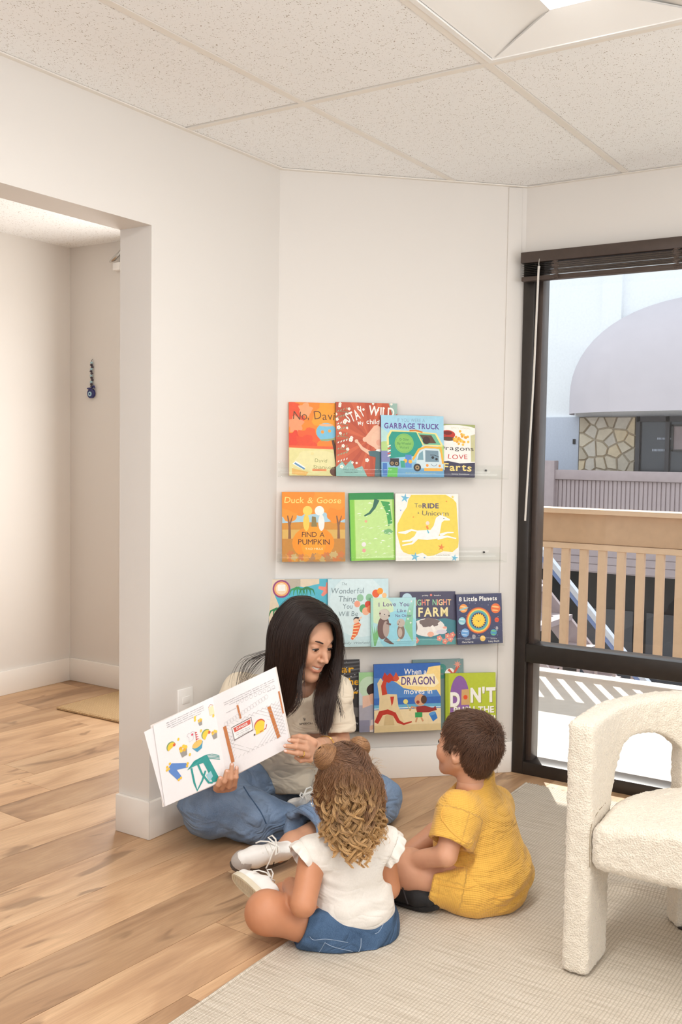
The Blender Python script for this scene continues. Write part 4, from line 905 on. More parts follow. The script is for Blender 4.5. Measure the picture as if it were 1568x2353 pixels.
class Sdf:
    def __init__(s, lo, hi, h):
        s.lo = A3(lo); s.h = h; s.n = np.ceil((A3(hi) - s.lo) / h).astype(int) + 1; s.D = np.full(s.n, 0.06, np.float32)
    def loc(s, lo, hi, m):
        a = np.maximum(np.floor((A3(lo) - m - s.lo) / s.h).astype(int), 0); b = np.minimum(np.ceil((A3(hi) + m - s.lo) / s.h).astype(int) + 1, s.n)
        if (b <= a).any(): return None, None
        ax = [s.lo[i] + s.h * np.arange(a[i], b[i]) for i in range(3)]
        return tuple(slice(a[i], b[i]) for i in range(3)), np.stack(np.meshgrid(*ax, indexing='ij'), -1).astype(np.float32)
    def op(s, sl, d, mode, k):
        D = s.D[sl]
        if mode == 'u':
            hh = np.maximum(k - np.abs(D - d), 0) / max(k, 1e-6); s.D[sl] = np.minimum(D, d) - hh * hh * k / 4
        elif mode == 's':
            d = -d; hh = np.maximum(k - np.abs(D - d), 0) / max(k, 1e-6); s.D[sl] = np.maximum(D, d) + hh * hh * k / 4
        else: s.D[sl] = np.maximum(D, d)
    def cone(s, a, b, ra, rb, k=.02, mode='u', flat=None):
        a, b = A3(a), A3(b); m = max(ra, rb) + k + 3 * s.h
        sl, P = s.loc(np.minimum(a, b), np.maximum(a, b), m)
        if sl is None: return s
        ba = (b - a); L = max(float(ba @ ba), 1e-12); t = np.clip(((P - a) @ ba) / L, 0, 1)
        q = P - a - t[..., None] * ba
        if flat is not None:                        # flattened along a direction: (axis, factor)
            ax = unit(flat[0]); c = q @ ax; q = q + (c * (flat[1] - 1))[..., None] * ax
        d = np.sqrt((q * q).sum(-1)) - (ra + (rb - ra) * t); s.op(sl, d.astype(np.float32), mode, k); return s
    def chain(s, pts, rad, k=.02, mode='u', flat=None):
        for i in range(len(pts) - 1): s.cone(pts[i], pts[i + 1], rad[i], rad[i + 1], k, mode, flat)
        return s
    def ell(s, c, r, Rm=None, k=.02, mode='u'):
        c = A3(c); r = A3(r); m = r.max() + k + 3 * s.h; sl, P = s.loc(c, c, m)
        if sl is None: return s
        p = P - c
        if Rm is not None: p = p @ A3(Rm)
        k0 = np.sqrt(((p / r) ** 2).sum(-1)); k1 = np.sqrt(((p / (r * r)) ** 2).sum(-1)) + 1e-9
        s.op(sl, (k0 * (k0 - 1) / k1).astype(np.float32), mode, k); return s
    def box(s, c, r, Rm=None, rd=.01, k=.01, mode='u'):
        c = A3(c); r = A3(r); m = np.linalg.norm(r) + k + 3 * s.h; sl, P = s.loc(c, c, m)
        if sl is None: return s
        p = P - c
        if Rm is not None: p = p @ A3(Rm)
        q = np.abs(p) - (r - rd); d = np.sqrt((np.maximum(q, 0) ** 2).sum(-1)) + np.minimum(q.max(-1), 0) - rd
        s.op(sl, d.astype(np.float32), mode, k); return s
    def cut(s, p, n, k=.003):
        """removes the side the normal points to"""
        n = unit(n); ax = [s.lo[i] + s.h * np.arange(s.n[i]) for i in range(3)]
        d = (ax[0][:, None, None] - p[0]) * n[0] + (ax[1][None, :, None] - p[1]) * n[1] + (ax[2][None, None, :] - p[2]) * n[2]
        s.op((slice(None),) * 3, d.astype(np.float32), 'x', k); return s
    def cutball(s, p, n, c, r):
        """the same only inside a ball"""
        n = unit(n); sl, P = s.loc(A3(c), A3(c), r)
        if sl is None: return s
        d = (P - A3(p)) @ n; inside = np.linalg.norm(P - A3(c), axis=-1) < r
        s.D[sl] = np.where(inside, np.maximum(s.D[sl], d), s.D[sl]); return s
    def nets(s, smooth=2):
        D = s.D; n = s.n; S_ = D < 0; nx, ny, nz = n - 1
        cnt = np.zeros((nx, ny, nz), np.int8)
        offs = [(i, j, k) for i in (0, 1) for j in (0, 1) for k in (0, 1)]
        for o in offs: cnt += S_[o[0]:o[0] + nx, o[1]:o[1] + ny, o[2]:o[2] + nz]
        act = np.argwhere((cnt > 0) & (cnt < 8)); vid = np.full((nx, ny, nz), -1, np.int64); vid[tuple(act.T)] = np.arange(len(act))
        vals = np.stack([D[act[:, 0] + o[0], act[:, 1] + o[1], act[:, 2] + o[2]] for o in offs], 1).astype(np.float64)
        acc = np.zeros((len(act), 3)); c = np.zeros(len(act))
        for a in range(8):
            for b in range(a + 1, 8):
                if sum(x != y for x, y in zip(offs[a], offs[b])) != 1: continue
                va, vb = vals[:, a], vals[:, b]; mk = (va < 0) != (vb < 0); t = np.where(mk, va / np.where(mk, va - vb, 1), 0)
                p = A3(offs[a]) + t[:, None] * (A3(offs[b]) - A3(offs[a])); acc += p * mk[:, None]; c += mk
        V = s.lo + s.h * (act + acc / c[:, None]); quads = []
        for ax in range(3):
            sl0 = [slice(None)] * 3; sl1 = [slice(None)] * 3; sl0[ax] = slice(0, -1); sl1[ax] = slice(1, None)
            A, B = S_[tuple(sl0)], S_[tuple(sl1)]; u, v = (ax + 1) % 3, (ax + 2) % 3
            e = np.argwhere(A != B); e = e[(e[:, u] > 0) & (e[:, v] > 0) & (e[:, u] < n[u] - 1) & (e[:, v] < n[v] - 1)]
            f = A[tuple(e.T)]; du = np.zeros(3, int); du[u] = 1; dv = np.zeros(3, int); dv[v] = 1
            g = lambda d: vid[tuple((e - d).T)]
            q = np.stack([g(du + dv), g(dv), g(0 * du), g(du)], 1); q[~f] = q[~f][:, ::-1]; quads.append(q)
        Q = np.concatenate(quads); Q = Q[(Q >= 0).all(1)]
        for _ in range(smooth): V = lap(V, Q)
        return V, Q
def lap(V, Q, w=.5):
    acc = np.zeros_like(V); c = np.zeros(len(V))
    for i in range(4):
        a, b = Q[:, i], Q[:, (i + 1) % 4]
        for x, y in ((a, b), (b, a)):
            for d in range(3): acc[:, d] += np.bincount(x, V[y, d], len(V))
            c += np.bincount(x, minlength=len(V))
    return V * (1 - w) + w * acc / np.maximum(c, 1)[:, None]
def vnormals(V, Q):
    N = np.cross(V[Q[:, 2]] - V[Q[:, 0]], V[Q[:, 3]] - V[Q[:, 1]]); out = np.zeros_like(V)
    for i in range(4):
        for d in range(3): out[:, d] += np.bincount(Q[:, i], N[:, d], len(V))
    return out / np.maximum(np.linalg.norm(out, axis=1), 1e-9)[:, None]
def qmesh(name, V, Q, m, parent=None, col=None, world=True, stuff=False):
    me = bpy.data.meshes.new(name); V = np.asarray(V, np.float32); Q = np.asarray(Q)
    me.vertices.add(len(V)); me.vertices.foreach_set('co', V.ravel())
    me.loops.add(Q.size); me.loops.foreach_set('vertex_index', Q.ravel().astype(np.int32))
    me.polygons.add(len(Q)); me.polygons.foreach_set('loop_start', np.arange(0, Q.size, 4, dtype=np.int32)); me.polygons.foreach_set('loop_total', np.full(len(Q), 4, np.int32))
    me.update(calc_edges=True); me.validate(); me.shade_smooth()
    if col is not None:
        at = me.color_attributes.new('Col', 'FLOAT_COLOR', 'POINT'); at.data.foreach_set('color', np.concatenate([col, np.ones((len(col), 1))], 1).astype(np.float32).ravel())
    me.materials.append(m); o = link(name, me)
    if parent is not None:
        if world: child(o, parent)
        else: o.parent = parent
    return o
def join(*VQ):
    Vs, Qs, n = [], [], 0
    for V, Q in VQ: Vs.append(V); Qs.append(Q + n); n += len(V)
    return np.concatenate(Vs), np.concatenate(Qs)
def fold(V, Q, fn):
    return V + vnormals(V, Q) * np.asarray(fn(V))[:, None]

from mathutils.bvhtree import BVHTree
def seam_line(par, V, Q, P, nm, r, m, n=28, off=.0006, closed=False):
    """a sewn line through the points P, laid on the cloth as seen from the children's side of the room"""
    bv = BVHTree.FromPolygons([tuple(v) for v in V], [tuple(q) for q in Q]); L = []
    for p in resample(np.array(P), n):
        d = Vector(p) - cam.location; h, nn, _, _ = bv.ray_cast(cam.location, d.normalized())
        if h is not None: L.append(A3(h) + A3(nn) * off)
    if len(L) < 4: return
    L = np.array(L)
    for _ in range(2): L[1:-1] = .25 * L[:-2] + .5 * L[1:-1] + .25 * L[2:]
    o = MB().tube(L, r, 6, closed=closed).obj(nm, m, None, smooth=True); o.parent = par
# ------------------------------------------------------------------ strands of hair as curve objects
def strands(name, P, r0, r1, m, parent):
    """P: n x k x 3 points in world space"""
    n, k = P.shape[:2]; hc = bpy.data.hair_curves.new(name); hc.add_curves([k] * n)
    hc.attributes['position'].data.foreach_set('vector', P.astype(np.float32).ravel())
    ra = hc.attributes.get('radius') or hc.attributes.new('radius', 'FLOAT', 'POINT')
    ra.data.foreach_set('value', np.tile(np.linspace(r0, r1, k), n).astype(np.float32)); hc.materials.append(m)
    o = bpy.data.objects.new(name, hc); COL.objects.link(o); o['kind'] = 'stuff'
    return child(o, parent)
def resample(G, k):
    """Catmull-Rom along axis -2"""
    G = np.asarray(G, float); n = G.shape[-2]; t = np.linspace(0, n - 1, k); i = np.clip(np.floor(t).astype(int), 0, n - 2); u = (t - i)[:, None]
    p0 = G[..., np.maximum(i - 1, 0), :]; p1 = G[..., i, :]; p2 = G[..., i + 1, :]; p3 = G[..., np.minimum(i + 2, n - 1), :]
    return .5 * (2 * p1 + (p2 - p0) * u + (2 * p0 - 5 * p1 + 4 * p2 - p3) * u * u + (3 * p1 - p0 - 3 * p2 + p3) * u ** 3)
def sheet(guides, n, k=14, seed=0, j0=.002, j1=.008, cut=0):
    rg = np.random.default_rng(seed); G = resample(np.asarray(guides, float), k); g = rg.uniform(0, len(guides) - 1, n)
    i = np.clip(np.floor(g).astype(int), 0, len(guides) - 2); f = (g - i)[:, None, None]; P = G[i] * (1 - f) + G[i + 1] * f
    t = np.linspace(0, 1, k)[None, :, None]; P = P + rg.normal(0, 1, (n, 1, 3)) * (j0 + (j1 - j0) * t)
    ph = rg.uniform(0, 6.28, (n, 1, 3)); P = P + np.sin(t * rg.uniform(4, 9, (n, 1, 1)) + ph) * .0022 * t
    if cut:                                          # strands of unequal length
        e = 1 - cut * rg.random(n) ** 1.6; q = t[0, :, 0][None] * e[:, None] * (k - 1); i = np.clip(np.floor(q).astype(int), 0, k - 2); f = (q - i)[..., None]; r_ = np.arange(n)[:, None]
        P = P[r_, i] * (1 - f) + P[r_, i + 1] * f
    return P
def sheet_mesh(guides, k, m):
    G = resample(np.asarray(guides, float), k); G = np.swapaxes(resample(np.swapaxes(G, 0, 1), m), 0, 1)
    V = G.reshape(-1, 3); kk = G.shape[1]; Q = []
    for a in range(m - 1):
        for b in range(kk - 1): Q.append((a * kk + b, (a + 1) * kk + b, (a + 1) * kk + b + 1, a * kk + b + 1))
    return V, np.array(Q)

# ------------------------------------------------------------------ skin, hair and cloth materials
def skin(name, rgb):
    t = NT(name); at = t.n('ShaderNodeVertexColor'); at.layer_name = 'Col'
    v = t.coord('Object'); nz = t.noise(v, 55, 3)
    c = t.mix(1.0, lin(rgb), at.outputs[0], 'MULTIPLY'); c = t.mix(0.12, c, t.ramp(nz, [(.3, (.75, .62, .58)), (.7, (1, 1, 1))]), 'MULTIPLY')
    t.color(c).set(Roughness=.48); t.b.inputs['Specular IOR Level'].default_value = .35
    t.b.inputs['Subsurface Weight'].default_value = .12; t.b.inputs['Subsurface Radius'].default_value = (.012, .005, .003); t.b.inputs['Subsurface Scale'].default_value = .4
    t.bump(t.noise(v, 420, 2), .06, .0006); return t.m
def hairmat(name, root, tip, rough=.42):
    t = NT(name); hi = t.n('ShaderNodeHairInfo')
    c = t.ramp(hi.outputs['Intercept'], [(0, lin(root)), (.4, tuple(.5 * a + .5 * b for a, b in zip(lin(root), lin(tip)))), (1, lin(tip))])
    c = t.mix(t.math('MULTIPLY', hi.outputs['Random'], .45), c, tuple(x * .45 for x in lin(root)))
    t.color(c).set(Roughness=rough); t.b.inputs['Specular IOR Level'].default_value = .45; return t.m
def folded(t, h, strength, dist, amount, scale=(7, 7, 15)):
    """fine weave over broad soft folds"""
    n1 = t.noise(t.coord('World', scale, rot=(.2, .3, .4)), 1.0, 2, .5, 1.2); rd = t.math('ABSOLUTE', t.math('SUBTRACT', n1, .5))
    b1 = t.n('ShaderNodeBump'); b1.inputs['Strength'].default_value = .8; b1.inputs['Distance'].default_value = amount; t.l(rd, b1.inputs['Height'])
    b2 = t.n('ShaderNodeBump'); b2.inputs['Strength'].default_value = strength; b2.inputs['Distance'].default_value = dist; t.l(h, b2.inputs['Height']); t.l(b1.outputs[0], b2.inputs['Normal']); t.l(b2.outputs[0], t.b.inputs['Normal'])
def cloth(name, rgb, bands=0, weave=500, bumpy=.25, var=.06, rough=.9, dist=.0006, sheen=.2, fold_=.02):
    t = NT(name); c = lin(rgb); v = t.coord('World'); nz = t.noise(v, 18, 3); f = t.noise(v, weave, 2)
    col = t.mix(.5, t.ramp(nz, [(.3, tuple(x * (1 - var) for x in c)), (.7, tuple(min(1, x * (1 + var)) for x in c))]), t.ramp(f, [(.3, tuple(x * (1 - 2 * var) for x in c)), (.7, tuple(min(1, x * (1 + 2 * var)) for x in c))]))
    h = f
    if bands:                                                     # knitted ribs follow the cloth: the 'weave' attribute runs round and along it
        at = t.n('ShaderNodeAttribute'); at.attribute_name = 'weave'; ws = []
        for bd in 'XY':
            w1 = t.n('ShaderNodeTexWave', Scale=bands); w1.bands_direction = bd; t.l(at.outputs['Vector'], w1.inputs[0]); ws.append(w1.outputs[1])
        h = t.math('ADD', t.math('MULTIPLY', ws[0], .5), ws[1]); col = t.mix(t.math('MULTIPLY', t.math('SUBTRACT', 1.5, h), .22), col, tuple(x * .62 for x in c))
    t.color(col).set(Roughness=rough); t.b.inputs['Specular IOR Level'].default_value = .15; t.b.inputs['Sheen Weight'].default_value = sheen; t.b.inputs['Sheen Roughness'].default_value = .5
    folded(t, h, bumpy, dist, fold_); return t.m
def weave(o, V, axes, rad=.1):
    """store round / along coordinates for the knit; axes: (start, end, reach) with the first one as the default"""
    out = np.zeros((len(V), 3)); done = np.zeros(len(V), bool)
    for k, (a, b, reach) in enumerate(list(axes[1:]) + [axes[0]]):
        a, b = A3(a), A3(b); d = unit(b - a); e = unit(np.cross(d, (.31, .2, .93))); g_ = np.cross(d, e); p = V - a; t_ = p @ d; q = p - t_[:, None] * d
        sel = ~done & ((np.linalg.norm(q, axis=1) < reach) & (t_ > 0) if k < len(axes) - 1 else np.ones(len(V), bool))
        r_ = reach if k < len(axes) - 1 else rad; out[sel, 0] = (np.arctan2(q @ g_, q @ e) * r_ * .9)[sel]; out[sel, 1] = t_[sel]; done |= sel
    at = o.data.attributes.new('weave', 'FLOAT_VECTOR', 'POINT'); at.data.foreach_set('vector', out.astype(np.float32).ravel())
def denim(name, light, dark):
    t = NT(name); v = t.coord('World'); nz = t.noise(v, 9, 3); f = t.noise(t.coord('World', (900, 900, 260)), 1.0, 2, .7)
    c = t.ramp(nz, [(.28, lin(dark)), (.68, lin(light))]); c = t.mix(t.ramp(f, [(.4, (0, 0, 0)), (.75, (.45,) * 3)]), c, tuple(min(1, x * 1.5 + .03) for x in lin(light)))
    t.color(c).set(Roughness=.92); t.b.inputs['Specular IOR Level'].default_value = .12; folded(t, f, .25, .0008, .035, (8, 8, 11)); return t.m
M['jeans'] = denim('light_denim', (130, 150, 176), (96, 118, 148))
M['shorts_d'] = denim('mid_denim', (76, 100, 130), (52, 72, 98))
M['stitch'] = plain('stitching', (140, 156, 176), .8, var=.05)
M['tee'] = cloth('cream_jersey', (228, 214, 192), var=.02)
M['top_w'] = cloth('white_slub_jersey', (226, 220, 212), weave=240, bumpy=.3, var=.025)
M['mustard'] = cloth('mustard_waffle', (232, 180, 84), bands=66, bumpy=.6, var=.05, dist=.0012)
M['skin_w'] = skin('tan_skin', (206, 156, 126)); M['skin_g'] = skin('golden_skin', (190, 132, 98)); M['skin_b'] = skin('light_tan_skin', (206, 154, 124))
M['hair_w'] = hairmat('near_black_hair', (36, 25, 21), (66, 44, 34), .34); M['hair_wb'] = plain('near_black_hair_mass', (26, 19, 17), .6, var=.2, scale=80)
M['hair_g'] = hairmat('brown_to_golden_hair', (120, 82, 54), (240, 196, 134), .38); M['hair_gb'] = plain('brown_hair_mass', (96, 66, 46), .7, var=.25, scale=90)
M['hair_b'] = hairmat('chestnut_hair', (62, 42, 32), (112, 78, 58), .4); M['hair_bb'] = plain('chestnut_hair_mass', (58, 40, 32), .6, var=.2, scale=90)
M['eye'] = plain('eye_white', (232, 226, 220), .2, var=.01); M['iris'] = plain('iris_brown', (52, 32, 22), .15, var=.1); M['tooth'] = plain('teeth', (240, 234, 226), .25, var=.01)
M['brow'] = plain('brow_hair', (44, 30, 24), .7, var=.1); M['nail'] = plain('nail', (232, 190, 176), .2, var=.01)
M['shoe_w'] = plain('white_leather', (238, 236, 232), .45, var=.02, scale=60, bump=.03); M['shoe_g'] = plain('grey_suede', (178, 171, 165), .9, var=.06, scale=120, bump=.1)
M['gum'] = plain('dark_gum_sole', (88, 80, 76), .6, var=.06); M['rubber'] = plain('off_white_rubber', (216, 206, 184), .6, var=.04); M['canvas'] = plain('black_canvas', (30, 29, 30), .8, var=.15, scale=200, bump=.1)
M['lace'] = plain('shoe_lace', (240, 238, 232), .8, var=.02)

# ------------------------------------------------------------------ rug with a raised ripple, jute mat
def rug():
    x0, x1, y0, y1 = .5, 3.65, -1.6, 1.497; nx, ny = 158, 120; vs = []; fs = []; r = random.Random(3)
    def top(x, y):
        z = .0085 + .0012 * math.sin(x * 9 + y * 4)
        d = x - (2.895 + .03 * math.sin(y * 3)); z += .030 * math.exp(-(d / .030) ** 2) * (1 / (1 + math.exp((y - .90) / .03)))
        return z
    for i in range(nx + 1):
        for j in range(ny + 1):
            x = x0 + (x1 - x0) * i / nx; y = y0 + (y1 - y0) * j / ny
            if j == ny: y += .004 * math.sin(x * 7) + .003 * math.sin(x * 19)
            if i == nx: x += .006 * math.sin(y * 9)
            vs.append((x, y, top(x, y)))
    n1 = ny + 1
    for i in range(nx):
        for j in range(ny): fs.append((i * n1 + j, (i + 1) * n1 + j, (i + 1) * n1 + j + 1, i * n1 + j + 1))
    b = len(vs); edge = [i * n1 + ny for i in range(nx + 1)] + [nx * n1 + j for j in range(ny - 1, -1, -1)]
    for e in edge: vs.append((vs[e][0], vs[e][1], .0006))
    for k in range(len(edge) - 1): fs.append((edge[k], b + k, b + k + 1, edge[k + 1])[::-1])
    root = empty('rug', (2.0, .0, 0), 'beige flat-woven rug under the children and the armchair', 'rug')
    MB().add(vs, fs).wobj('weave', M['rug'], root, smooth=True)
    # turned hem along the long edge and a short fringe on the end
    MB().tube([(x0 + (x1 - x0) * i / 60, 1.497 + .004 * math.sin((x0 + (x1 - x0) * i / 60) * 7) - .003, .0075) for i in range(61)], .0058, 6).wobj('hem', M['rug'], root, smooth=True)
    f = MB()
    for k in range(150):
        y = y1 - .004 - k * .0135; x = x1 + .006 * math.sin(y * 9); f.tube([(x - .004, y, .007), (x + .012, y + r.uniform(-.003, .003), .004), (x + .026, y + r.uniform(-.008, .008), .003)], [.0022, .0018, .001], 4)
    o = f.wobj('fringe', M['rug'], root); o['kind'] = 'stuff'
rug()
m_ = empty('door_mat', (3.6, 3.5, 0), 'small woven jute door mat on the hall floor behind the wall end', 'mat')
MB().prism([(3.365, 3.10), (3.83, 3.10), (3.83, 3.855), (3.365, 3.855)], .0005, .013).wobj('weave', M['jute'], m_, bevel=.004)
MB().tube([(3.367, 3.10, .007), (3.367, 3.853, .007), (3.82, 3.853, .007)], .0075, 6).wobj('border', M['jute'], m_, smooth=True)

# outlet on the left wall, charm and bracket on the hall wall
ou = empty('wall_outlet', (2.575, 2.31, .41), 'white wall outlet low on the left wall, partly hidden behind the open book', 'outlet')
MB().box((2.537, 2.303, .355), (2.612, 2.3095, .472)).wobj('cover_plate', M['white'], ou, bevel=.002)
for z in (.385, .432):
    MB().box((2.556, 2.3005, z - .012), (2.593, 2.3028, z + .012)).wobj('socket', M['white'], ou, bevel=.001)
ch = empty('evil_eye_charm', (3.853, 4.131, 1.76), 'dark beaded hanging charm with a blue glass disc on the hall wall', 'charm')
M['navy'] = plain('navy_glass', (38, 40, 104), .12, var=.1); M['cyan'] = plain('pale_glass', (168, 204, 216), .12, var=.03); M['bead'] = plain('dark_beads', (66, 58, 70), .3, var=.3, scale=200)
for i in range(12): MB().ball((3.845 + .002 * math.sin(i), 4.131 + .004 * math.sin(i * 2.2), 1.755 - i * .0115), (.007, .009, .006), 9, 6).wobj('bead', M['bead'] if i % 3 else M['cyan'], ch, smooth=True)
MB().tube([(3.849, 4.131, 1.59), (3.838, 4.131, 1.59)], .026, 20).wobj('disc', M['navy'], ch, smooth=True)
MB().tube([(3.8378, 4.134, 1.587), (3.8345, 4.134, 1.587)], .013, 16).wobj('eye_ring', M['cyan'], ch); MB().tube([(3.8343, 4.134, 1.587), (3.8325, 4.134, 1.587)], .005, 12).wobj('pupil', M['navy'], ch)
for s in (-1, 1): MB().tube([(3.842, 4.131, 1.618), (3.842, 4.131 + s * .022, 1.622 - .006 * s), (3.842, 4.131 + s * .03, 1.618)], [.004, .006, .003], 6).wobj('bow', M['navy'], ch, smooth=True)
MB().tube([(3.853, 4.131, 1.775), (3.845, 4.131, 1.768), (3.845, 4.131, 1.757)], .0012, 5).wobj('cord', M['bead'], ch)
wb = empty('wall_bracket', (3.853, 3.92, 2.29), 'small white and chrome bracket high on the hall wall beside the jamb', 'bracket')
MB().box((3.815, 3.895, 2.225), (3.8545, 3.945, 2.268)).wobj('base', M['white'], wb, bevel=.006)
MB().tube([(3.84, 3.90, 2.335), (3.83, 3.915, 2.31), (3.82, 3.94, 2.285), (3.815, 3.965, 2.272)], [.006, .010, .012, .004], 8).wobj('arm', M['steel'], wb, smooth=True)
MB().tube([(3.835, 3.905, 2.26), (3.835, 3.905, 2.325)], .004, 8).wobj('post', M['steel'], wb)

# ------------------------------------------------------------------ boucle armchair
t = NT('cream_boucle'); v = t.coord('World'); c = lin((219, 209, 193))
a = t.n('ShaderNodeTexVoronoi', Scale=230.0); t.l(v, a.inputs[0]); nz = t.noise(v, 170, 3, .7)
hgt = t.math('ADD', a.outputs[0], nz)
t.color(t.ramp(hgt, [(.35, tuple(x * .80 for x in c)), (.75, c), (1.1, tuple(min(1, x * 1.05) for x in c))])).set(Roughness=1.0)
t.b.inputs['Specular IOR Level'].default_value = .05; t.b.inputs['Sheen Weight'].default_value = .4; t.bump(hgt, .55, .004); M['boucle'] = t.m
def chair():
    root = empty('armchair', (2.5, .45, .0), 'cream boucle barrel armchair with arched sides at the right edge', 'armchair')
    CX, CY, RO, TH = 2.49, .455, .404, .067; h = .0068
    g = Sdf((2.29, .0, -.01), (2.95, .92, .72), h); ax = [g.lo[i] + h * np.arange(g.n[i]) for i in range(3)]
    P = np.stack(np.meshgrid(*ax, indexing='ij'), -1); x = P[..., 0]; y = P[..., 1]; z = P[..., 2]
    # plan: U-shape of constant thickness, straight to the front of x = CX
    dx = x - CX; dy = y - CY; rad = np.where(dx > 0, np.hypot(dx, dy), np.abs(dy)); dw = np.abs(rad - (RO - TH / 2)) - TH / 2
    dfront = 2.345 - x
    phi = np.degrees(np.arctan2(np.abs(dy), dx)); arcl = np.where(dx > 0, (90 - phi) * math.pi / 180 * RO, dx)   # distance along the wall, 0 at the end of the straight
    # rail from z .52 to .65, rising a little to the back
    ztop = .640 + .012 * np.clip((arcl + .15) / .5, 0, 1)
    def rbox(q, r):
        m = np.stack(q, -1) + r; return np.sqrt((np.maximum(m, 0) ** 2).sum(-1)) + np.minimum(m.max(-1), 0) - r
    full = rbox([dw, dfront, z - ztop, .004 - z], .014)
    # side arch between the front leg and the rear leg, from floor up; its crown is rounded
    s0, s1 = .010, .340; mid = (s0 + s1) / 2; hw = (s1 - s0) / 2; u = np.abs(arcl - mid)
    crown = .555 - .16 * np.clip((u / hw), 0, 1) ** 3.0 * np.where(arcl < mid, 1.0, .35)
    hole = np.maximum(u - hw, z - crown)
    hole2 = np.maximum(np.where(dx > 0, 18 - phi, 1e3) / 57.3 * -RO, 0) if False else np.maximum((phi - 22) / 57.3 * RO, z - .27)
    hole2 = np.where(dx > 0, hole2, 1.0)
    d = np.maximum(full, -hole + .0); d = np.maximum(d, -hole2); g.D = d.astype(np.float32)
    V, Q = g.nets(3); N = vnormals(V, Q)
    bump = lambda V: .0021 * vnoise(V * 120, 3) + .0016 * vnoise(V * 230, 5) + .001 * vnoise(V * 22, 8)
    V = V + N * bump(V)[:, None]; V[:, 2] = np.maximum(V[:, 2], .0135); qmesh('frame', V, Q, M['boucle'], root)
    g = Sdf((2.30, .06, .24), (2.86, .86, .46), h)
    P = np.stack(np.meshgrid(*[g.lo[i] + h * np.arange(g.n[i]) for i in range(3)], indexing='ij'), -1); x = P[..., 0]; y = P[..., 1]; z = P[..., 2]
    dx = x - CX; dy = y - CY; rad = np.where(dx > 0, np.hypot(dx, dy), np.abs(dy)); dome = .030 * np.clip(1 - (rad / .34) ** 2, 0, 1) + .012 * np.clip((x - 2.36) / .15, 0, 1)
    g.D = rbox([rad - (RO - TH + .001), 2.340 - x, z - (.392 + dome), .280 - z], .026).astype(np.float32)
    V, Q = g.nets(3); V = V + vnormals(V, Q) * bump(V)[:, None]; qmesh('seat', V, Q, M['boucle'], root)
    # stitched seam beside the seat
    M['seam'] = plain('seam_thread', (150, 136, 112), .9, var=.1)
    MB().tube([(2.3445, .792, .288), (2.3425, .793, .33), (2.344, .793, .37), (2.358, .793, .397), (2.40, .792, .412), (2.45, .792, .417)], .0009, 6).wobj('seam', M['seam'], root, smooth=True)
    for x, y in ((2.42, .825), (2.755, .665), (2.42, .085), (2.755, .245)): MB().tube([(x, y, .0101), (x, y, .0145)], .016, 10).wobj('glide', M['black'], root)
chair()

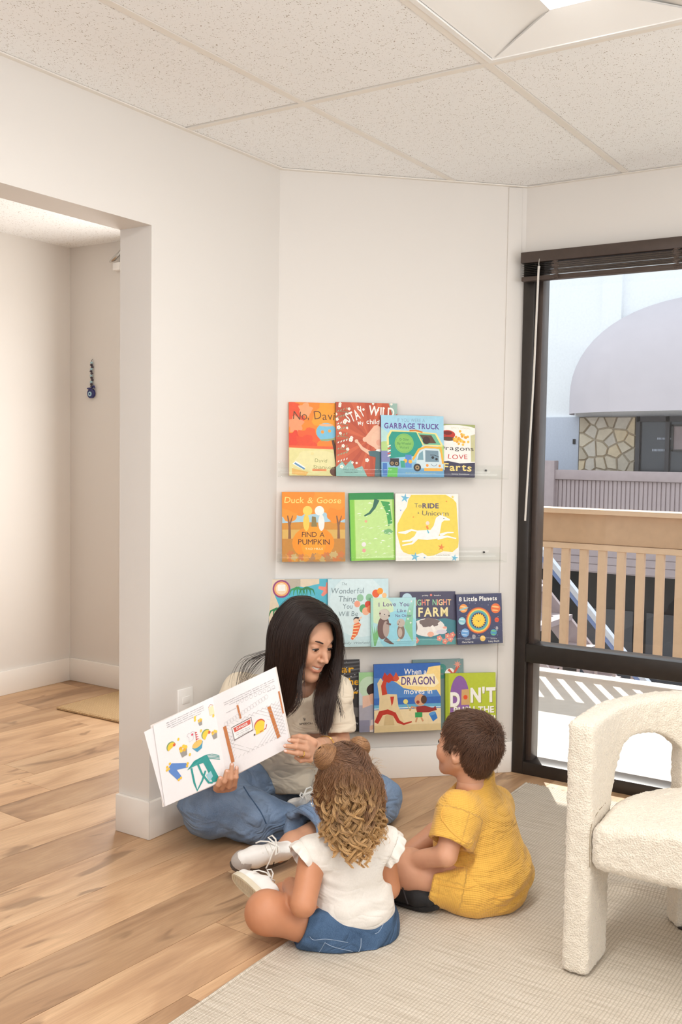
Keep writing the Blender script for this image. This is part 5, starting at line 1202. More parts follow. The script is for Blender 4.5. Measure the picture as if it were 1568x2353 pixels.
# ------------------------------------------------------------------ a head, in its own frame: x to its right, y forward, z up, origin between the ears
def head_mesh(s=1.0, h=.0026, child_=False, smile=True, male=False):
    g = Sdf((-.115, -.13, -.17), (.115, .15, .15), h)
    g.ell((0, -.018, .032), (.0735, .094, .083), k=.01)
    g.ell((0, .012, .020), (.066, .078, .066), k=.03)
    cw = 1.0 if not child_ else 1.04
    g.ell((0, .026, -.036), (.052 * cw, .058, .070), k=.03)
    for sx in (-1, 1):
        g.cone((sx * .049, .002, -.044), (sx * .015, .064, -.098 if not child_ else -.091), .020, .0155, .025)
        g.ell((sx * .037, .058, -.026), (.026, .024, .022), k=.024)            # cheek
        if child_ or smile: g.ell((sx * .036, .066, -.040), (.020, .017, .017), k=.02)
        g.cone((sx * .012, .084, .022), (sx * .044, .067, .026), .009, .008, .014)  # brow ridge
    g.ell((0, .072, -.101 if not child_ else -.093), (.019, .017, .015), k=.02)  # chin
    g.ell((0, .074, -.062), (.026, .017, .020), k=.02)                         # muzzle
    for sx in (-1, 1):
        g.ell((sx * .033, .093, .002), (.018, .015, .0115), k=.014, mode='s')   # sockets
        g.ell((sx * .032, .0742, .0062), (.0152, .0142, .0095), k=.004); g.ell((sx * .032, .0732, -.0070), (.0142, .0132, .0066), k=.004)   # lids
        g.ell((sx * .032, .0715, .001), (.0140, .0128, .0125), k=.003)
    nb = .095 if child_ else .099; nl = .106 if child_ else .1105
    g.cone((0, .084, .010), (0, nb, -.016), .0068, .0072, .014); g.cone((0, nb, -.016), (0, nl, -.031), .0072, .0082, .010)
    for sx in (-1, 1):
        g.ell((sx * .0105, .0965, -.0345), (.0066, .010, .0062), k=.007); g.ell((sx * .0055, .1055, -.0415), (.0026, .004, .0022), k=.002, mode='s')
    # mouth
    w = .0310 if smile else .021; up = .0110 if smile else .002; my = -.0655; gp = .0025 if smile else 0
    q = np.linspace(-1, 1, 9)
    mouth = [(w * t, .0890 - .021 * t * t, my + up * t * t) for t in q]; gap = [gp * (1 - t * t) for t in q]
    g.chain([(x, y, z + .0048 + e) for (x, y, z), e in zip(mouth, gap)], [.0022, .0032, .0040, .0045, .0043, .0045, .0040, .0032, .0022], .005)
    g.chain([(x, y - .0004, z - .0052 - 1.5 * e) for (x, y, z), e in zip(mouth, gap)], [.0022, .0036, .0046, .0052, .0054, .0052, .0046, .0036, .0022], .006)
    if smile:
        for i in range(8):
            for yy in (.006, -.003, -.010): g.cone(A3(mouth[i]) + (0, yy, 0), A3(mouth[i + 1]) + (0, yy, 0), .0012 + gap[i] * 1.3, .0012 + gap[i + 1] * 1.3, .002, 's')
    else: g.chain([(x, y + .005, z) for x, y, z in mouth], [.0012] * 9, .003, 's')
    g.ell((0, .094, -.0835), (.014, .008, .0035), k=.010, mode='s')
    # ears
    for sx in (-1, 1):
        Rm = Matrix.Rotation(sx * math.radians(-24), 3, 'Z') @ Matrix.Rotation(math.radians(-10), 3, 'X'); Rm = np.array(Rm)
        g.ell((sx * .0765, -.008, -.006), (.0075, .018, .031), Rm, .007); g.ell((sx * .083, -.004, -.002), (.006, .010, .019), Rm, .005, 's')
        g.ell((sx * .079, .004, -.008), (.004, .005, .007), Rm, .004); g.ell((sx * .0745, -.001, -.032), (.0055, .008, .008), None, .006)
    # neck stump
    g.cone((0, -.022, -.05), (0, -.040, -.16), .050 if not child_ else .044, .052 if not child_ else .046, .02)
    V, Q = g.nets(1)
    c = np.ones((len(V), 3))
    def tint(p, r, col, a):
        d = np.linalg.norm((V - A3(p)) / A3(r), axis=1); f = np.clip(1.25 - d, 0, 1) ** 1.0 * a; c[:] = c * (1 - f[:, None]) + A3(col) * f[:, None]
    for x, y, z in mouth:
        tint((x, y + .003, z + .0062), (.0062, .009, .005), (.80, .42, .42), .9); tint((x, y + .003, z - .0095), (.0066, .009, .006), (.82, .45, .45), .92)
    for sx in (-1, 1): tint((sx * .046, .062, -.034), (.026, .03, .022), (1.0, .78, .70), .55); tint((sx * .032, .088, .012), (.02, .012, .007), (.84, .72, .66), .5)
    return V * s, Q, c, mouth
def head_extras(Mx, s, root, smile=True, irisx=.0, eyes=True):
    """eyes, brows, teeth; Mx maps the head frame to the world"""
    T4 = lambda p: Mx @ (Vector(p) * s)
    for sx in (-1, 1):
        eb = MB().ball(T4((sx * .032, .0752, .001)), .0129 * s, 18, 12).wobj('eye', M['eye'], root, smooth=True)
        d = (T4((sx * .032 + irisx * .012, .0752 + .0122, -.003)) - T4((sx * .032, .0752, .001))).normalized(); c0 = T4((sx * .032, .0752, .001))
        mb = MB(); b = d.orthogonal().normalized(); e = d.cross(b); n = 16
        for rad, off in ((.0064 * s, .01185 * s),):
            mb.add([c0 + d * (off + .0017 * s)] + [c0 + d * off + (b * math.cos(2 * math.pi * k / n) + e * math.sin(2 * math.pi * k / n)) * rad for k in range(n)], [(0, 1 + k, 1 + (k + 1) % n) for k in range(n)])
        o = mb.obj('iris', M['iris']); o.parent = eb
        # upper lid with lashes, lower lid
        up = [T4((sx * (.032 + .0155 * math.sin(q)), .0748 + .0146 * math.cos(q) * .98, -.0008 + .0040 * math.cos(q * 1.2) - .0015 * abs(math.sin(q)))) for q in np.linspace(-1.15, 1.15, 9)]
        MB().tube(up, [.0008 * s, .0014 * s, .0018 * s, .002 * s, .0022 * s, .0022 * s, .002 * s, .0015 * s, .0008 * s], 6).wobj('eyelashes', M['brow'], root, smooth=True)
        bw = [T4((sx * x, y, z)) for x, y, z in ((.0125, .0930, .0212), (.021, .0920, .0236), (.031, .0878, .0260), (.041, .0800, .0262), (.051, .0685, .0205))]
        MB().tube(bw, [.0014 * s, .0026 * s, .0027 * s, .0021 * s, .0008 * s], 7).wobj('eyebrow', M['brow'], root, smooth=True)
    if smile:
        q = np.linspace(-.86, .86, 9); vs = [T4((.0305 * t, .0882 - .021 * t * t, -.0585 + .0075 * t * t)) for t in q] + [T4((.0305 * t, .0870 - .021 * t * t, -.0700 + .0105 * t * t)) for t in q]
        MB().add(vs, [(i, i + 9, i + 10, i + 1) for i in range(8)]).wobj('teeth', M['tooth'], root, smooth=True)
def headM(origin, face, up, s=1.0):
    R3 = frame(y=None, z=None) if False else None
    y = unit(face); z = A3(up); z = unit(z - y * (z @ y)); x = np.cross(y, z)
    x = -x if False else x
    return Matrix(((x[0], y[0], z[0], origin[0]), (x[1], y[1], z[1], origin[1]), (x[2], y[2], z[2], origin[2]), (0, 0, 0, 1)))
CR, CDN, CF = A3((.54691, -.83706, .0151)), A3((-.03932, -.0437, -.99827)), A3((.83627, .54537, -.05681))
def cdir(r, d, f): return CR * r + CDN * d + CF * f       # a direction given as right / down / ahead as the children look
def xf(Mx, V):
    m = np.array(Mx); return V @ m[:3, :3].T + m[:3, 3]

# ------------------------------------------------------------------ a laced low shoe: heel at the origin, +y to the toe, +z up
def shoe(root, Mx, L, kind, names='shoe', floor_z=.002):
    s = L / .25; g = Sdf((-.06 * s, -.03 * s, -.02 * s), (.06 * s, .27 * s, .11 * s), .0032 * max(s, .8))
    g.chain([(0, .026 * s, .030 * s), (0, .09 * s, .030 * s), (.003 * s, .155 * s, .026 * s), (.004 * s, .205 * s, .022 * s)], [.030 * s, .031 * s, .037 * s, .032 * s], .02 * s)
    g.chain([(0, .030 * s, .055 * s), (0, .09 * s, .058 * s), (0, .14 * s, .040 * s)], [.028 * s, .026 * s, .026 * s], .02 * s)
    g.chain([(0, .03 * s, .085 * s), (0, .085 * s, .105 * s)], [.020 * s, .020 * s], .01 * s, mode='s')
    g.chain([(0, .034 * s, .08 * s), (0, .075 * s, .085 * s)], [.021 * s, .02 * s], .004 * s, mode='s')
    g.cut((0, 0, .006 * s), (0, 0, -1)); V, Q = g.nets(2)
    V = xf(Mx, V); V[:, 2] = np.maximum(V[:, 2], floor_z); o = qmesh(names, V, Q, kind[0], root)
    def sub(mb, nm, m, smooth=True):
        mb.v = [tuple(Mx @ Vector(v)) for v in mb.v]; mb.v = [(x, y, max(z, floor_z)) for x, y, z in mb.v]; c = mb.obj(nm, m, None, smooth=smooth); c.parent = o; return c
    pr = []
    for i in range(28):
        q = 2 * math.pi * i / 28; y = .115 + .128 * math.sin(q); w = .034 + .007 * math.sin((y - .06) * 14) if y > .03 else .032
        pr.append((.003 * s + w * s * math.copysign(abs(math.cos(q)) ** .62, math.cos(q)), y * s))
    mb = MB(); mb.prism(pr, -.014 * s, .010 * s); sub(mb, 'sole', kind[1], False)
    if len(kind) > 4:                                           # moulded tread lines under the sole
        mb = MB()
        for k in range(16):
            y = (.02 + k * .0132) * s; w = .026 * s; mb.tube([(-w + .003 * s, y, -.0145 * s), (0, y + .006 * s, -.0148 * s), (w + .003 * s, y, -.0145 * s)], .0016 * s, 4)
        mb.tube([(p[0] * .86, .115 * s + (p[1] - .115 * s) * .90, -.0146 * s) for p in pr], .0018 * s, 4, closed=True); t_ = sub(mb, 'tread', kind[4]); t_['kind'] = 'stuff'
    if kind[2]:
        mb = MB()                                               # toe guard, stripe
        n = 12; vs = []; fs = []
        for i in range(n + 1):
            q = math.pi * i / n
            for z, k in ((.004, 1.02), (.020, 1.0), (.036, .80)): vs.append((.004 * s + .0405 * s * k * math.cos(q), (.188 + .0565 * k * math.sin(q)) * s, z * s * 1.06))
        for i in range(n):
            for k in range(2): fs.append((i * 3 + k, (i + 1) * 3 + k, (i + 1) * 3 + k + 1, i * 3 + k + 1))
        mb.add(vs, fs); sub(mb, 'toe_guard', kind[2])
        for sx in (-1, 1):
            mb = MB(); mb.tube([(sx * .034 * s, .085 * s, .014 * s), (sx * .033 * s, .095 * s, .04 * s), (sx * .022 * s, .10 * s, .066 * s)], .0035 * s, 5); sub(mb, 'stripe', M['canvas'])
    if kind[3]:
        for k in range(6):
            y = (.095 + k * .017) * s; z = (.094 - k * .0078) * s; mb = MB()
            mb.tube([(-.019 * s, y - .004 * s, z - .012 * s), (-.008 * s, y + .001 * s, z - .001 * s), (.008 * s, y + .001 * s, z - .001 * s), (.019 * s, y - .004 * s, z - .012 * s)], .0026 * s, 5); sub(mb, 'lace', kind[3])
        mb = MB()
        for sx in (-1, 1):
            mb.tube([(0, .092 * s, .090 * s), (sx * .018 * s, .098 * s, .106 * s), (sx * .036 * s, .105 * s, .104 * s), (sx * .038 * s, .114 * s, .090 * s), (sx * .016 * s, .102 * s, .091 * s), (0, .094 * s, .089 * s)], .0034 * s, 5)
            mb.tube([(0, .094 * s, .090 * s), (sx * .022 * s, .118 * s, .088 * s), (sx * .044 * s, .13 * s, .06 * s), (sx * .052 * s, .135 * s, .035 * s)], .0030 * s, 5)
        c = sub(mb, 'lace_bow', kind[3]); c['kind'] = 'stuff'
    return o
def shoeM(heel, toe, up):
    y = unit(A3(toe) - A3(heel)); z = A3(up); z = unit(z - y * (z @ y)); x = np.cross(y, z)
    return Matrix(((x[0], y[0], z[0], heel[0]), (x[1], y[1], z[1], heel[1]), (x[2], y[2], z[2], heel[2]), (0, 0, 0, 1)))
def hand(g, wrist, palm_c, knuckles, fingers, thumb, r=.0085, k=.006, palm_n=None):
    """knuckles: four points; fingers: per finger the joints after the knuckle; thumb: three or four points from the palm"""
    g.cone(wrist, (A3(wrist) * .4 + A3(palm_c) * .6), .024, .024, .012, flat=(palm_n, 1.45) if palm_n is not None else None)
    for i, kn in enumerate(knuckles):
        g.cone((A3(wrist) * .75 + A3(kn) * .25), kn, r * 1.7, r * 1.22, .012)
        pts = [kn] + list(fingers[i]); n = len(pts); sc = (1.0, 1.04, 1.0, .86)[i]
        g.chain(pts, [r * sc * (1.12 - .36 * j / (n - 1)) for j in range(n)], .0035)
    n = len(thumb); g.chain(thumb, [r * (1.5 - .5 * j / (n - 1)) for j in range(n)], .006)
    return g
def nails(root, tips, dirs, ups, r=.0052):
    for t_, d, u in zip(tips, dirs, ups):
        y = unit(d); z = A3(u); z = unit(z - y * (z @ y)); x = np.cross(y, z); R3 = Matrix([[x[i], y[i], z[i]] for i in range(3)])
        MB().ball(A3(t_) + z * r * .98, (r * .78, r * 1.25, r * .28), 10, 6, R3).wobj('fingernail', M['nail'], root, smooth=True)

# ------------------------------------------------------------------ woman, cross-legged, reading aloud
def woman():
    root = empty('person', (2.9, 2.15, 0), 'woman with long dark hair, cream t-shirt and blue jeans, holding up an open book', 'person')
    Lw = unit((.77, -.63, 0)); Fw = unit((-.63, -.77, 0))
    pel = A3((2.94, 2.135, .125)); neck = A3((2.8018, 1.9847, 0.4952)); shL = A3((2.8560, 1.8799, 0.4635)); shR = A3((2.7365, 2.1899, 0.4481))
    hd0 = (2.7753, 1.9502, 0.6542); face = cdir(.70, .30, -.62); upv = cdir(.30, -.93, -.18); Mh = headM(hd0, face, upv, 1.0); s = 1.06
    chin = A3(Mh @ Vector((0, .03 * s, -.08 * s)))
    elL = A3((2.8428, 1.8448, 0.2846)); wrL = A3((2.6115, 1.7672, 0.3587)); elR = A3((2.5561, 2.1795, 0.3333)); wrR = A3((2.4988, 2.1109, 0.2393))
    kneeL = A3((2.9740, 1.7689, 0.0784)); kneeR = A3((2.4835, 2.1227, 0.1280)); anL = A3((2.5023, 1.7944, 0.0688)); anR = A3((2.7252, 1.9628, 0.0373))
    hipL = pel + Lw * .085; hipR = pel - Lw * .085
    # --- body
    g = Sdf((2.15, 1.55, -.01), (3.25, 2.5, .75), .0056)
    T = unit(neck - pel); Rt = frame(y=Fw, z=T)
    g.ell(pel + T * .03, (.15, .11, .11), Rt, .04); g.ell(pel + T * .20, (.125, .095, .15), Rt, .05); g.ell(neck - T * .13, (.145, .09, .13), Rt, .05)
    g.cone(shR, shL, .042, .042, .04); nk = A3(Mh @ Vector((0, -.032 * s, -.125 * s))); g.cone(neck - T * .03, nk, .055, .047, .03)
    g.chain([shL, elL, wrL], [.044, .036, .0235], .02); g.chain([shR, elR, wrR], [.044, .036, .0235], .02)
    g.chain([hipL, kneeL, anL], [.06, .045, .033], .03); g.chain([hipR, kneeR, anR], [.06, .045, .033], .03)
    ftL = A3((2.4457, 1.8060, 0.0515)); g.cone(anL, ftL, .033, .028, .02)
    Vb, Qb = g.nets(2)
    # --- hands on a finer grid
    g = Sdf(np.minimum(wrL, A3((2.4139, 1.7629, 0.4021))) - .06, np.maximum(wrL, A3((2.4139, 1.7629, 0.4021))) + .06, .0024)
    kL = [(2.4923, 1.7429, 0.3964), (2.4850, 1.7343, 0.3808), (2.4905, 1.7330, 0.3621), (2.5065, 1.7341, 0.3444)]
    fL = [[(2.4554, 1.7462, 0.4112), (2.4394, 1.7655, 0.4143)], [(2.4438, 1.7441, 0.3969), (2.4290, 1.7724, 0.3982)], [(2.4476, 1.7417, 0.3764), (2.4307, 1.7717, 0.3819)], [(2.4749, 1.7461, 0.3461), (2.4746, 1.7656, 0.3521)]]
    hand(g, wrL, (2.5301, 1.7460, 0.3651), kL, fL, [(2.5354, 1.7403, 0.3895), (2.5234, 1.7600, 0.4012), (2.5151, 1.7822, 0.4035), (2.5087, 1.8008, 0.4005)], palm_n=cdir(.1, -.3, -1))
    Vl, Ql = g.nets(1)
    g = Sdf(np.minimum(wrR, A3((2.3069, 1.9013, 0.3307))) - .07, np.maximum(wrR, A3((2.3069, 1.9013, 0.3307))) + .07, .0024)
    kR = [(2.3662, 1.9843, 0.2411), (2.3713, 1.9676, 0.2430), (2.3771, 1.9499, 0.2463), (2.3899, 1.9398, 0.2502)]
    fR = [[(2.3300, 1.9591, 0.2573), (2.3113, 1.9350, 0.2792), (2.3111, 1.9283, 0.3006)], [(2.3365, 1.9405, 0.2632), (2.3164, 1.9156, 0.2923), (2.3196, 1.9101, 0.3218)], [(2.3444, 1.9198, 0.2692), (2.3276, 1.8996, 0.3017), (2.3305, 1.8991, 0.3411)], [(2.3556, 1.9086, 0.2737), (2.3417, 1.8908, 0.3023), (2.3443, 1.8916, 0.3309)]]
    hand(g, wrR, (2.4458, 2.0261, 0.2294), kR, fR, [(2.4367, 2.0221, 0.2326), (2.3981, 2.0114, 0.2659), (2.3763, 2.0109, 0.2924)], r=.0092, palm_n=cdir(0, .3, -1))
    Vr, Qr = g.nets(1)
    Vh, Qh, ch, mouth = head_mesh(s); Vh = xf(Mh, Vh)
    V, Q = join((Vb, Qb), (Vl, Ql), (Vr, Qr), (Vh, Qh)); col = np.ones((len(V), 3)); col[-len(ch):] = ch
    body = qmesh('body', V, Q, M['skin_w'], root, col)
    head_extras(Mh, s, root, True, irisx=.15)
    nails(root, [f[-1] for f in fL[:3]], [A3(f[-1]) - A3(f[-2]) for f in fL[:3]], [cdir(.0, -.35, -1)] * 3)
    nails(root, [f[-1] for f in fR], [A3(f[-1]) - A3(f[-2]) for f in fR], [cdir(.1, -.1, -1)] * 4)
    # --- jewellery
    def ring(c, ax, r, w, nm, m):
        ax = Vector(unit(ax)); a = ax.orthogonal().normalized(); b = ax.cross(a)
        MB().tube([Vector(c) + (a * math.cos(q) + b * math.sin(q)) * r for q in np.linspace(0, 2 * math.pi, 25)[:-1]], w, 6, closed=True).wobj(nm, m, root, smooth=True)
    k3, f3 = A3(kL[2]), A3(fL[2][0]); ring(k3 * .45 + f3 * .55, f3 - k3, .0108, .0020, 'ring', M['gold'])
    bl = wrL * .80 + elL * .20; ring(bl, elL - wrL, .0295, .0015, 'bracelet', M['gold']); ring(bl + (elL - wrL) * .05, elL - wrL + .01, .030, .0011, 'bracelet', M['gold'])
    # --- t-shirt
    g = Sdf((2.45, 1.62, .08), (3.15, 2.5, .62), .0056)
    g.ell(pel + T * .05 + Fw * .025, (.165, .125, .12), Rt, .04); g.ell(pel + T * .17 + Fw * .03, (.148, .122, .15), Rt, .06); g.ell(neck - T * .14 + Fw * .01, (.160, .108, .135), Rt, .06)
    g.ell(neck - T * .16 + Fw * .07 + Lw * .055, (.055, .045, .055), Rt, .05); g.ell(neck - T * .16 + Fw * .07 - Lw * .055, (.055, .045, .055), Rt, .05)
    g.cone(shR, shL, .053, .053, .05); g.cone(neck - T * .05, neck, .075, .068, .04)
    seL = A3((2.8387, 1.8552, 0.3230)); seR = A3((2.6079, 2.1738, 0.3374))
    g.chain([shL, seL], [.060, .066], .035); g.chain([shR, seR], [.060, .066], .035)
    g.chain([pel + T * .0 - Lw * .12 + Fw * .06, pel + Fw * .135 + T * -.005, pel + Lw * .12 + Fw * .06], [.05, .045, .05], .05)
    dL = unit(seL - shL); dR = unit(seR - shR); aL = seL - dL * .012
    g.cutball(aL, dL + cdir(0, .3, 0), seL, .105); g.cutball(seR - dR * .01, dR, seR, .105)
    hn = unit(-T * 1.0 + Fw * .62); g.cut(pel + T * .0 + Fw * .16 - T * .045, hn)
    g.cone(neck - T * .0 + Fw * .012, nk + (nk - neck) * .6, .066, .075, .004, 's')          # neckline
    g.cone(seL - dL * .05, seL + dL * .06, .044, .060, .004, 's'); g.cone(seR - dR * .05, seR + dR * .06, .044, .060, .004, 's')
    V, Q = g.nets(2)
    def wr(V):
        p = V - pel; u = p @ Lw; v = p @ T; w_ = p @ Fw
        n1 = np.stack([u * 9 + v * 5, v * 15 - u * 7, w_ * 6], 1); low = np.clip((.26 - v) / .2, 0, 1)
        return .014 * (.25 + .75 * low) * (.6 - np.abs(vnoise(n1, 4)) * 1.5) + .0035 * vnoise(V * 22, 6) + .0012 * vnoise(V * 55, 2)
    V = fold(V, Q, wr); V = lap(V, Q); tee = qmesh('t_shirt', V, Q, M['tee'], root)
    c0 = A3((2.6695, 1.8662, 0.4031)); dr = unit(c0 - A3(cam.location)); from mathutils.bvhtree import BVHTree
    bv = BVHTree.FromPolygons([tuple(v) for v in V], [tuple(q) for q in Q]); hit, nn, _, _ = bv.ray_cast(cam.location, Vector(dr))
    if hit is not None:
        nn = nn if nn.dot(Vector(dr)) < 0 else -nn; yx = (Vector((0, 0, 1)) - nn * nn.z).normalized(); xx = yx.cross(nn); a = Art(.075, .03)
        a.text('SPEECH', .5, .28, .22, (70, 62, 56), width=.62); a.line([(.40, .95), (.43, .62)], .03, (70, 62, 56), 1); a.line([(.46, .9), (.47, .66)], .02, (70, 62, 56), 1)
        X4 = Matrix(((xx.x, yx.x, nn.x, hit.x), (xx.y, yx.y, nn.y, hit.y), (xx.z, yx.z, nn.z, hit.z), (0, 0, 0, 1))) @ Matrix.Translation((-.0375, -.012, 0))
        def onto(v):
            w = X4 @ Vector(v); h2, n2, _, _ = bv.find_nearest(w); return h2 + nn * .0012
        a.build(tee, 0, ('print', 'print_lettering'), onto)
    # neck rib
    ax = unit(nk - neck); cc = neck + ax * .018 + Fw * .012; a = unit(np.cross(ax, Lw)); b = np.cross(ax, a)
    o = MB().tube([cc + (a * math.cos(q) * .072 + b * math.sin(q) * .074) for q in np.linspace(0, 2 * math.pi, 33)[:-1]], .0058, 8, closed=True).obj('neck_rib', M['tee'], None, smooth=True); o.parent = tee
    # --- jeans
    g = Sdf((2.28, 1.55, -.005), (3.2, 2.42, .34), .0058)
    g.ell(pel + T * .0, (.165, .13, .115), Rt, .04)
    cuL = A3((2.5715, 1.8006, 0.0903)); cuR = A3((2.6629, 1.9499, 0.0529))
    g.chain([hipL, kneeL, kneeL * .35 + cuL * .65, cuL], [.098, .076, .078, .070], .03); g.chain([hipR, kneeR, kneeR * .4 + cuR * .6, cuR], [.100, .088, .080, .070], .035)
    dL_ = unit(cuL - kneeL); dR_ = unit(cuR - kneeR)
    g.cutball(cuL + dL_ * .012, dL_, cuL + dL_ * .05, .12); g.cutball(cuR + dR_ * .03, dR_, cuR + dR_ * .08, .11)
    g.cone(cuL - dL_ * .05, cuL + dL_ * .08, .048, .062, .004, 's')
    g.cutball(pel + T * .10, T, pel + T * .12 - Fw * .02, .17)
    V, Q = g.nets(2)
    def wj(V):
        def leg(k, c): 
            d = unit(c - k); p = V - k; t_ = p @ d; rr_ = np.linalg.norm(p - t_[:, None] * d, axis=1); return t_, rr_
        n1 = np.stack([V[:, 0] * 7 + V[:, 1] * 7, V[:, 2] * 16 + V[:, 0] * 6, V[:, 1] * 8 - V[:, 2] * 6], 1)
        return .017 * (.45 - np.abs(vnoise(n1, 11))) + .005 * vnoise(V * 30, 12) + .0012 * vnoise(V * 70, 13)
    V = fold(V, Q, wj); V = lap(V, Q); V[:, 2] = np.maximum(V[:, 2], .002); jn = qmesh('jeans', V, Q, M['jeans'], root)
    def sub(mb, nm, m, par, sm=True):
        o = mb.obj(nm, m, None, smooth=sm); o.parent = par; return o
    def onto(P, Vv, Nn, off):                                     # lay a line on the cloth
        return [Vv[i] + Nn[i] * off for i in (int(np.argmin(((Vv - A3(p)) ** 2).sum(1))) for p in P)]
    N = vnormals(V, Q)
    seam_line(jn, V, Q, [(2.4725, 1.9661, 0.2226), (2.4825, 1.9473, 0.1898), (2.4982, 1.9188, 0.1461), (2.5072, 1.9008, 0.1064)], 'side_seam', .0020, M['shorts_d'], 24)
    aa = unit(np.cross(dL_, (0, 0, 1))); bb = np.cross(dL_, aa)
    for off, m in ((.004, M['jeans']), (-.022, M['stitch'])):
        pts = onto([cuL + dL_ * off + (aa * math.cos(q) + bb * math.sin(q)) * .075 for q in np.linspace(0, 2 * math.pi, 29)[:-1]], V, N, .001)
        sub(MB().tube(pts, .0042 if off > 0 else .0012, 6, closed=True), 'cuff_hem', m, jn)
    # --- shoes
    kind = (M['shoe_w'], M['gum'], M['shoe_g'], M['lace'])
    shoe(root, shoeM((2.4839, 1.8006, 0.0346), (2.3292, 1.8560, 0.0488), cdir(.50, -.72, -.48)), .205, kind, 'sneaker')
    shoe(root, shoeM((2.7688, 1.9870, 0.0312), (2.7636, 1.8696, 0.0607), cdir(.1, -.9, -.3)), .22, kind, 'sneaker')
    # --- hair
    RS = [[(2.7453, 1.8301, 0.7315), (2.7017, 1.8506, 0.7279), (2.6804, 1.8697, 0.6857), (2.6796, 1.8820, 0.6154), (2.6707, 1.8973, 0.5428), (2.6522, 1.9159, 0.4496)],
          [(2.7448, 1.8423, 0.7535), (2.6771, 1.8719, 0.7461), (2.6495, 1.8895, 0.6837), (2.6506, 1.8978, 0.6038), (2.6558, 1.9178, 0.5210), (2.6576, 1.9407, 0.4156)],
          [(2.7515, 1.8610, 0.7683), (2.6738, 1.8978, 0.7698), (2.6283, 1.9233, 0.6972), (2.6288, 1.9311, 0.6032), (2.6455, 1.9509, 0.5110), (2.6540, 1.9628, 0.3984)],
          [(2.7648, 1.8878, 0.7817), (2.6871, 1.9340, 0.7849), (2.6453, 1.9714, 0.7040), (2.6438, 1.9813, 0.6016), (2.6599, 2.0011, 0.5013), (2.6685, 2.0135, 0.3946)],
          [(2.7819, 1.9175, 0.7902), (2.7224, 1.9721, 0.7904), (2.6849, 2.0211, 0.7079), (2.6908, 2.0368, 0.5945), (2.7064, 2.0565, 0.4848), (2.7235, 2.0736, 0.3734)],
          [(2.8068, 1.9528, 0.7916), (2.7844, 2.0226, 0.7788), (2.7668, 2.0771, 0.6910), (2.7716, 2.0942, 0.5743), (2.7720, 2.1006, 0.4663), (2.7828, 2.1092, 0.3552)],
          [(2.8183, 1.9718, 0.7916), (2.8467, 2.0359, 0.7674), (2.8540, 2.0698, 0.6724), (2.8447, 2.0728, 0.5652), (2.8283, 2.0687, 0.4603), (2.8199, 2.0704, 0.3534)]]
    LS = [[(2.7502, 1.8316, 0.7307), (2.7778, 1.8236, 0.7090), (2.8127, 1.8367, 0.6438), (2.8052, 1.8390, 0.5561), (2.7526, 1.8202, 0.4802), (2.7115, 1.8167, 0.3700)],
          [(2.7572, 1.8506, 0.7526), (2.8057, 1.8370, 0.7185), (2.8325, 1.8426, 0.6402), (2.8250, 1.8449, 0.5519), (2.7714, 1.8275, 0.4754), (2.7314, 1.8232, 0.3732)],
          [(2.7624, 1.8720, 0.7703), (2.8258, 1.8628, 0.7354), (2.8588, 1.8583, 0.6494), (2.8419, 1.8561, 0.5550), (2.7727, 1.8354, 0.4814), (2.7162, 1.8266, 0.3586)],
          [(2.7858, 1.9112, 0.7874), (2.8613, 1.9008, 0.7422), (2.8932, 1.8970, 0.6476), (2.8475, 1.8828, 0.5431), (2.7507, 1.8502, 0.4762), (2.7107, 1.8371, 0.3785)],
          [(2.8069, 1.9529, 0.7931), (2.8866, 1.9543, 0.7491), (2.9109, 1.9433, 0.6475), (2.8354, 1.9105, 0.5415), (2.7413, 1.8736, 0.4746), (2.7071, 1.8454, 0.4055)]]
    c = A3(hd0)
    for nm, G, n in (('hair', RS, 6500), ('hair', LS, 3600)):
        V, Q = sheet_mesh(G, 26, 30); o = qmesh('hair_mass', c + (V - c) * .985, Q, M['hair_wb'], root)
        P = sheet(G, n, 22, seed=n, j0=.0012, j1=.006, cut=.16); strands('hair_strands', P, .0006, .0003, M['hair_w'], root)
    fl = [[(2.7609, 2.0771, 0.6055), (2.7472, 2.1325, 0.5827), (2.6593, 2.1200, 0.5773), (2.5819, 2.0889, 0.5473), (2.5531, 2.0742, 0.5110)], [(2.7343, 2.0626, 0.6023), (2.7269, 2.1261, 0.5746), (2.6947, 2.1366, 0.5543), (2.6076, 2.0855, 0.5403), (2.5876, 2.0765, 0.5116)], [(2.7605, 2.0766, 0.5935), (2.7279, 2.0871, 0.5672), (2.6963, 2.0961, 0.5412), (2.6648, 2.1048, 0.5127), (2.6557, 2.1160, 0.4860)]]
    strands('hair_strands', sheet(fl, 34, 14, 5, .002, .012), .0006, .0003, M['hair_w'], root)
    w2 = [[(2.6758, 1.8794, 0.6235), (2.6686, 1.8838, 0.5594), (2.6471, 1.8746, 0.5071), (2.6330, 1.8745, 0.4741), (2.6228, 1.8876, 0.4499)], [(2.6661, 1.8892, 0.5735), (2.6449, 1.8803, 0.5282), (2.6382, 1.8680, 0.4883), (2.6229, 1.8705, 0.4625), (2.6162, 1.8966, 0.4384)]]
    strands('hair_strands', sheet(w2, 60, 14, 9, .003, .008), .0006, .0003, M['hair_w'], root)
    w3 = [[(2.7868, 1.8219, 0.4732), (2.7731, 1.8038, 0.4493), (2.7669, 1.7923, 0.4230)], [(2.7650, 1.8433, 0.5331), (2.7804, 1.8122, 0.4612), (2.7762, 1.7946, 0.4061)], [(2.8442, 1.8475, 0.6826), (2.8473, 1.8382, 0.6385), (2.8417, 1.8405, 0.5794)]]
    strands('hair_strands', sheet(w3, 40, 10, 9, .003, .008), .0006, .0003, M['hair_w'], root)
    return tee
woman()

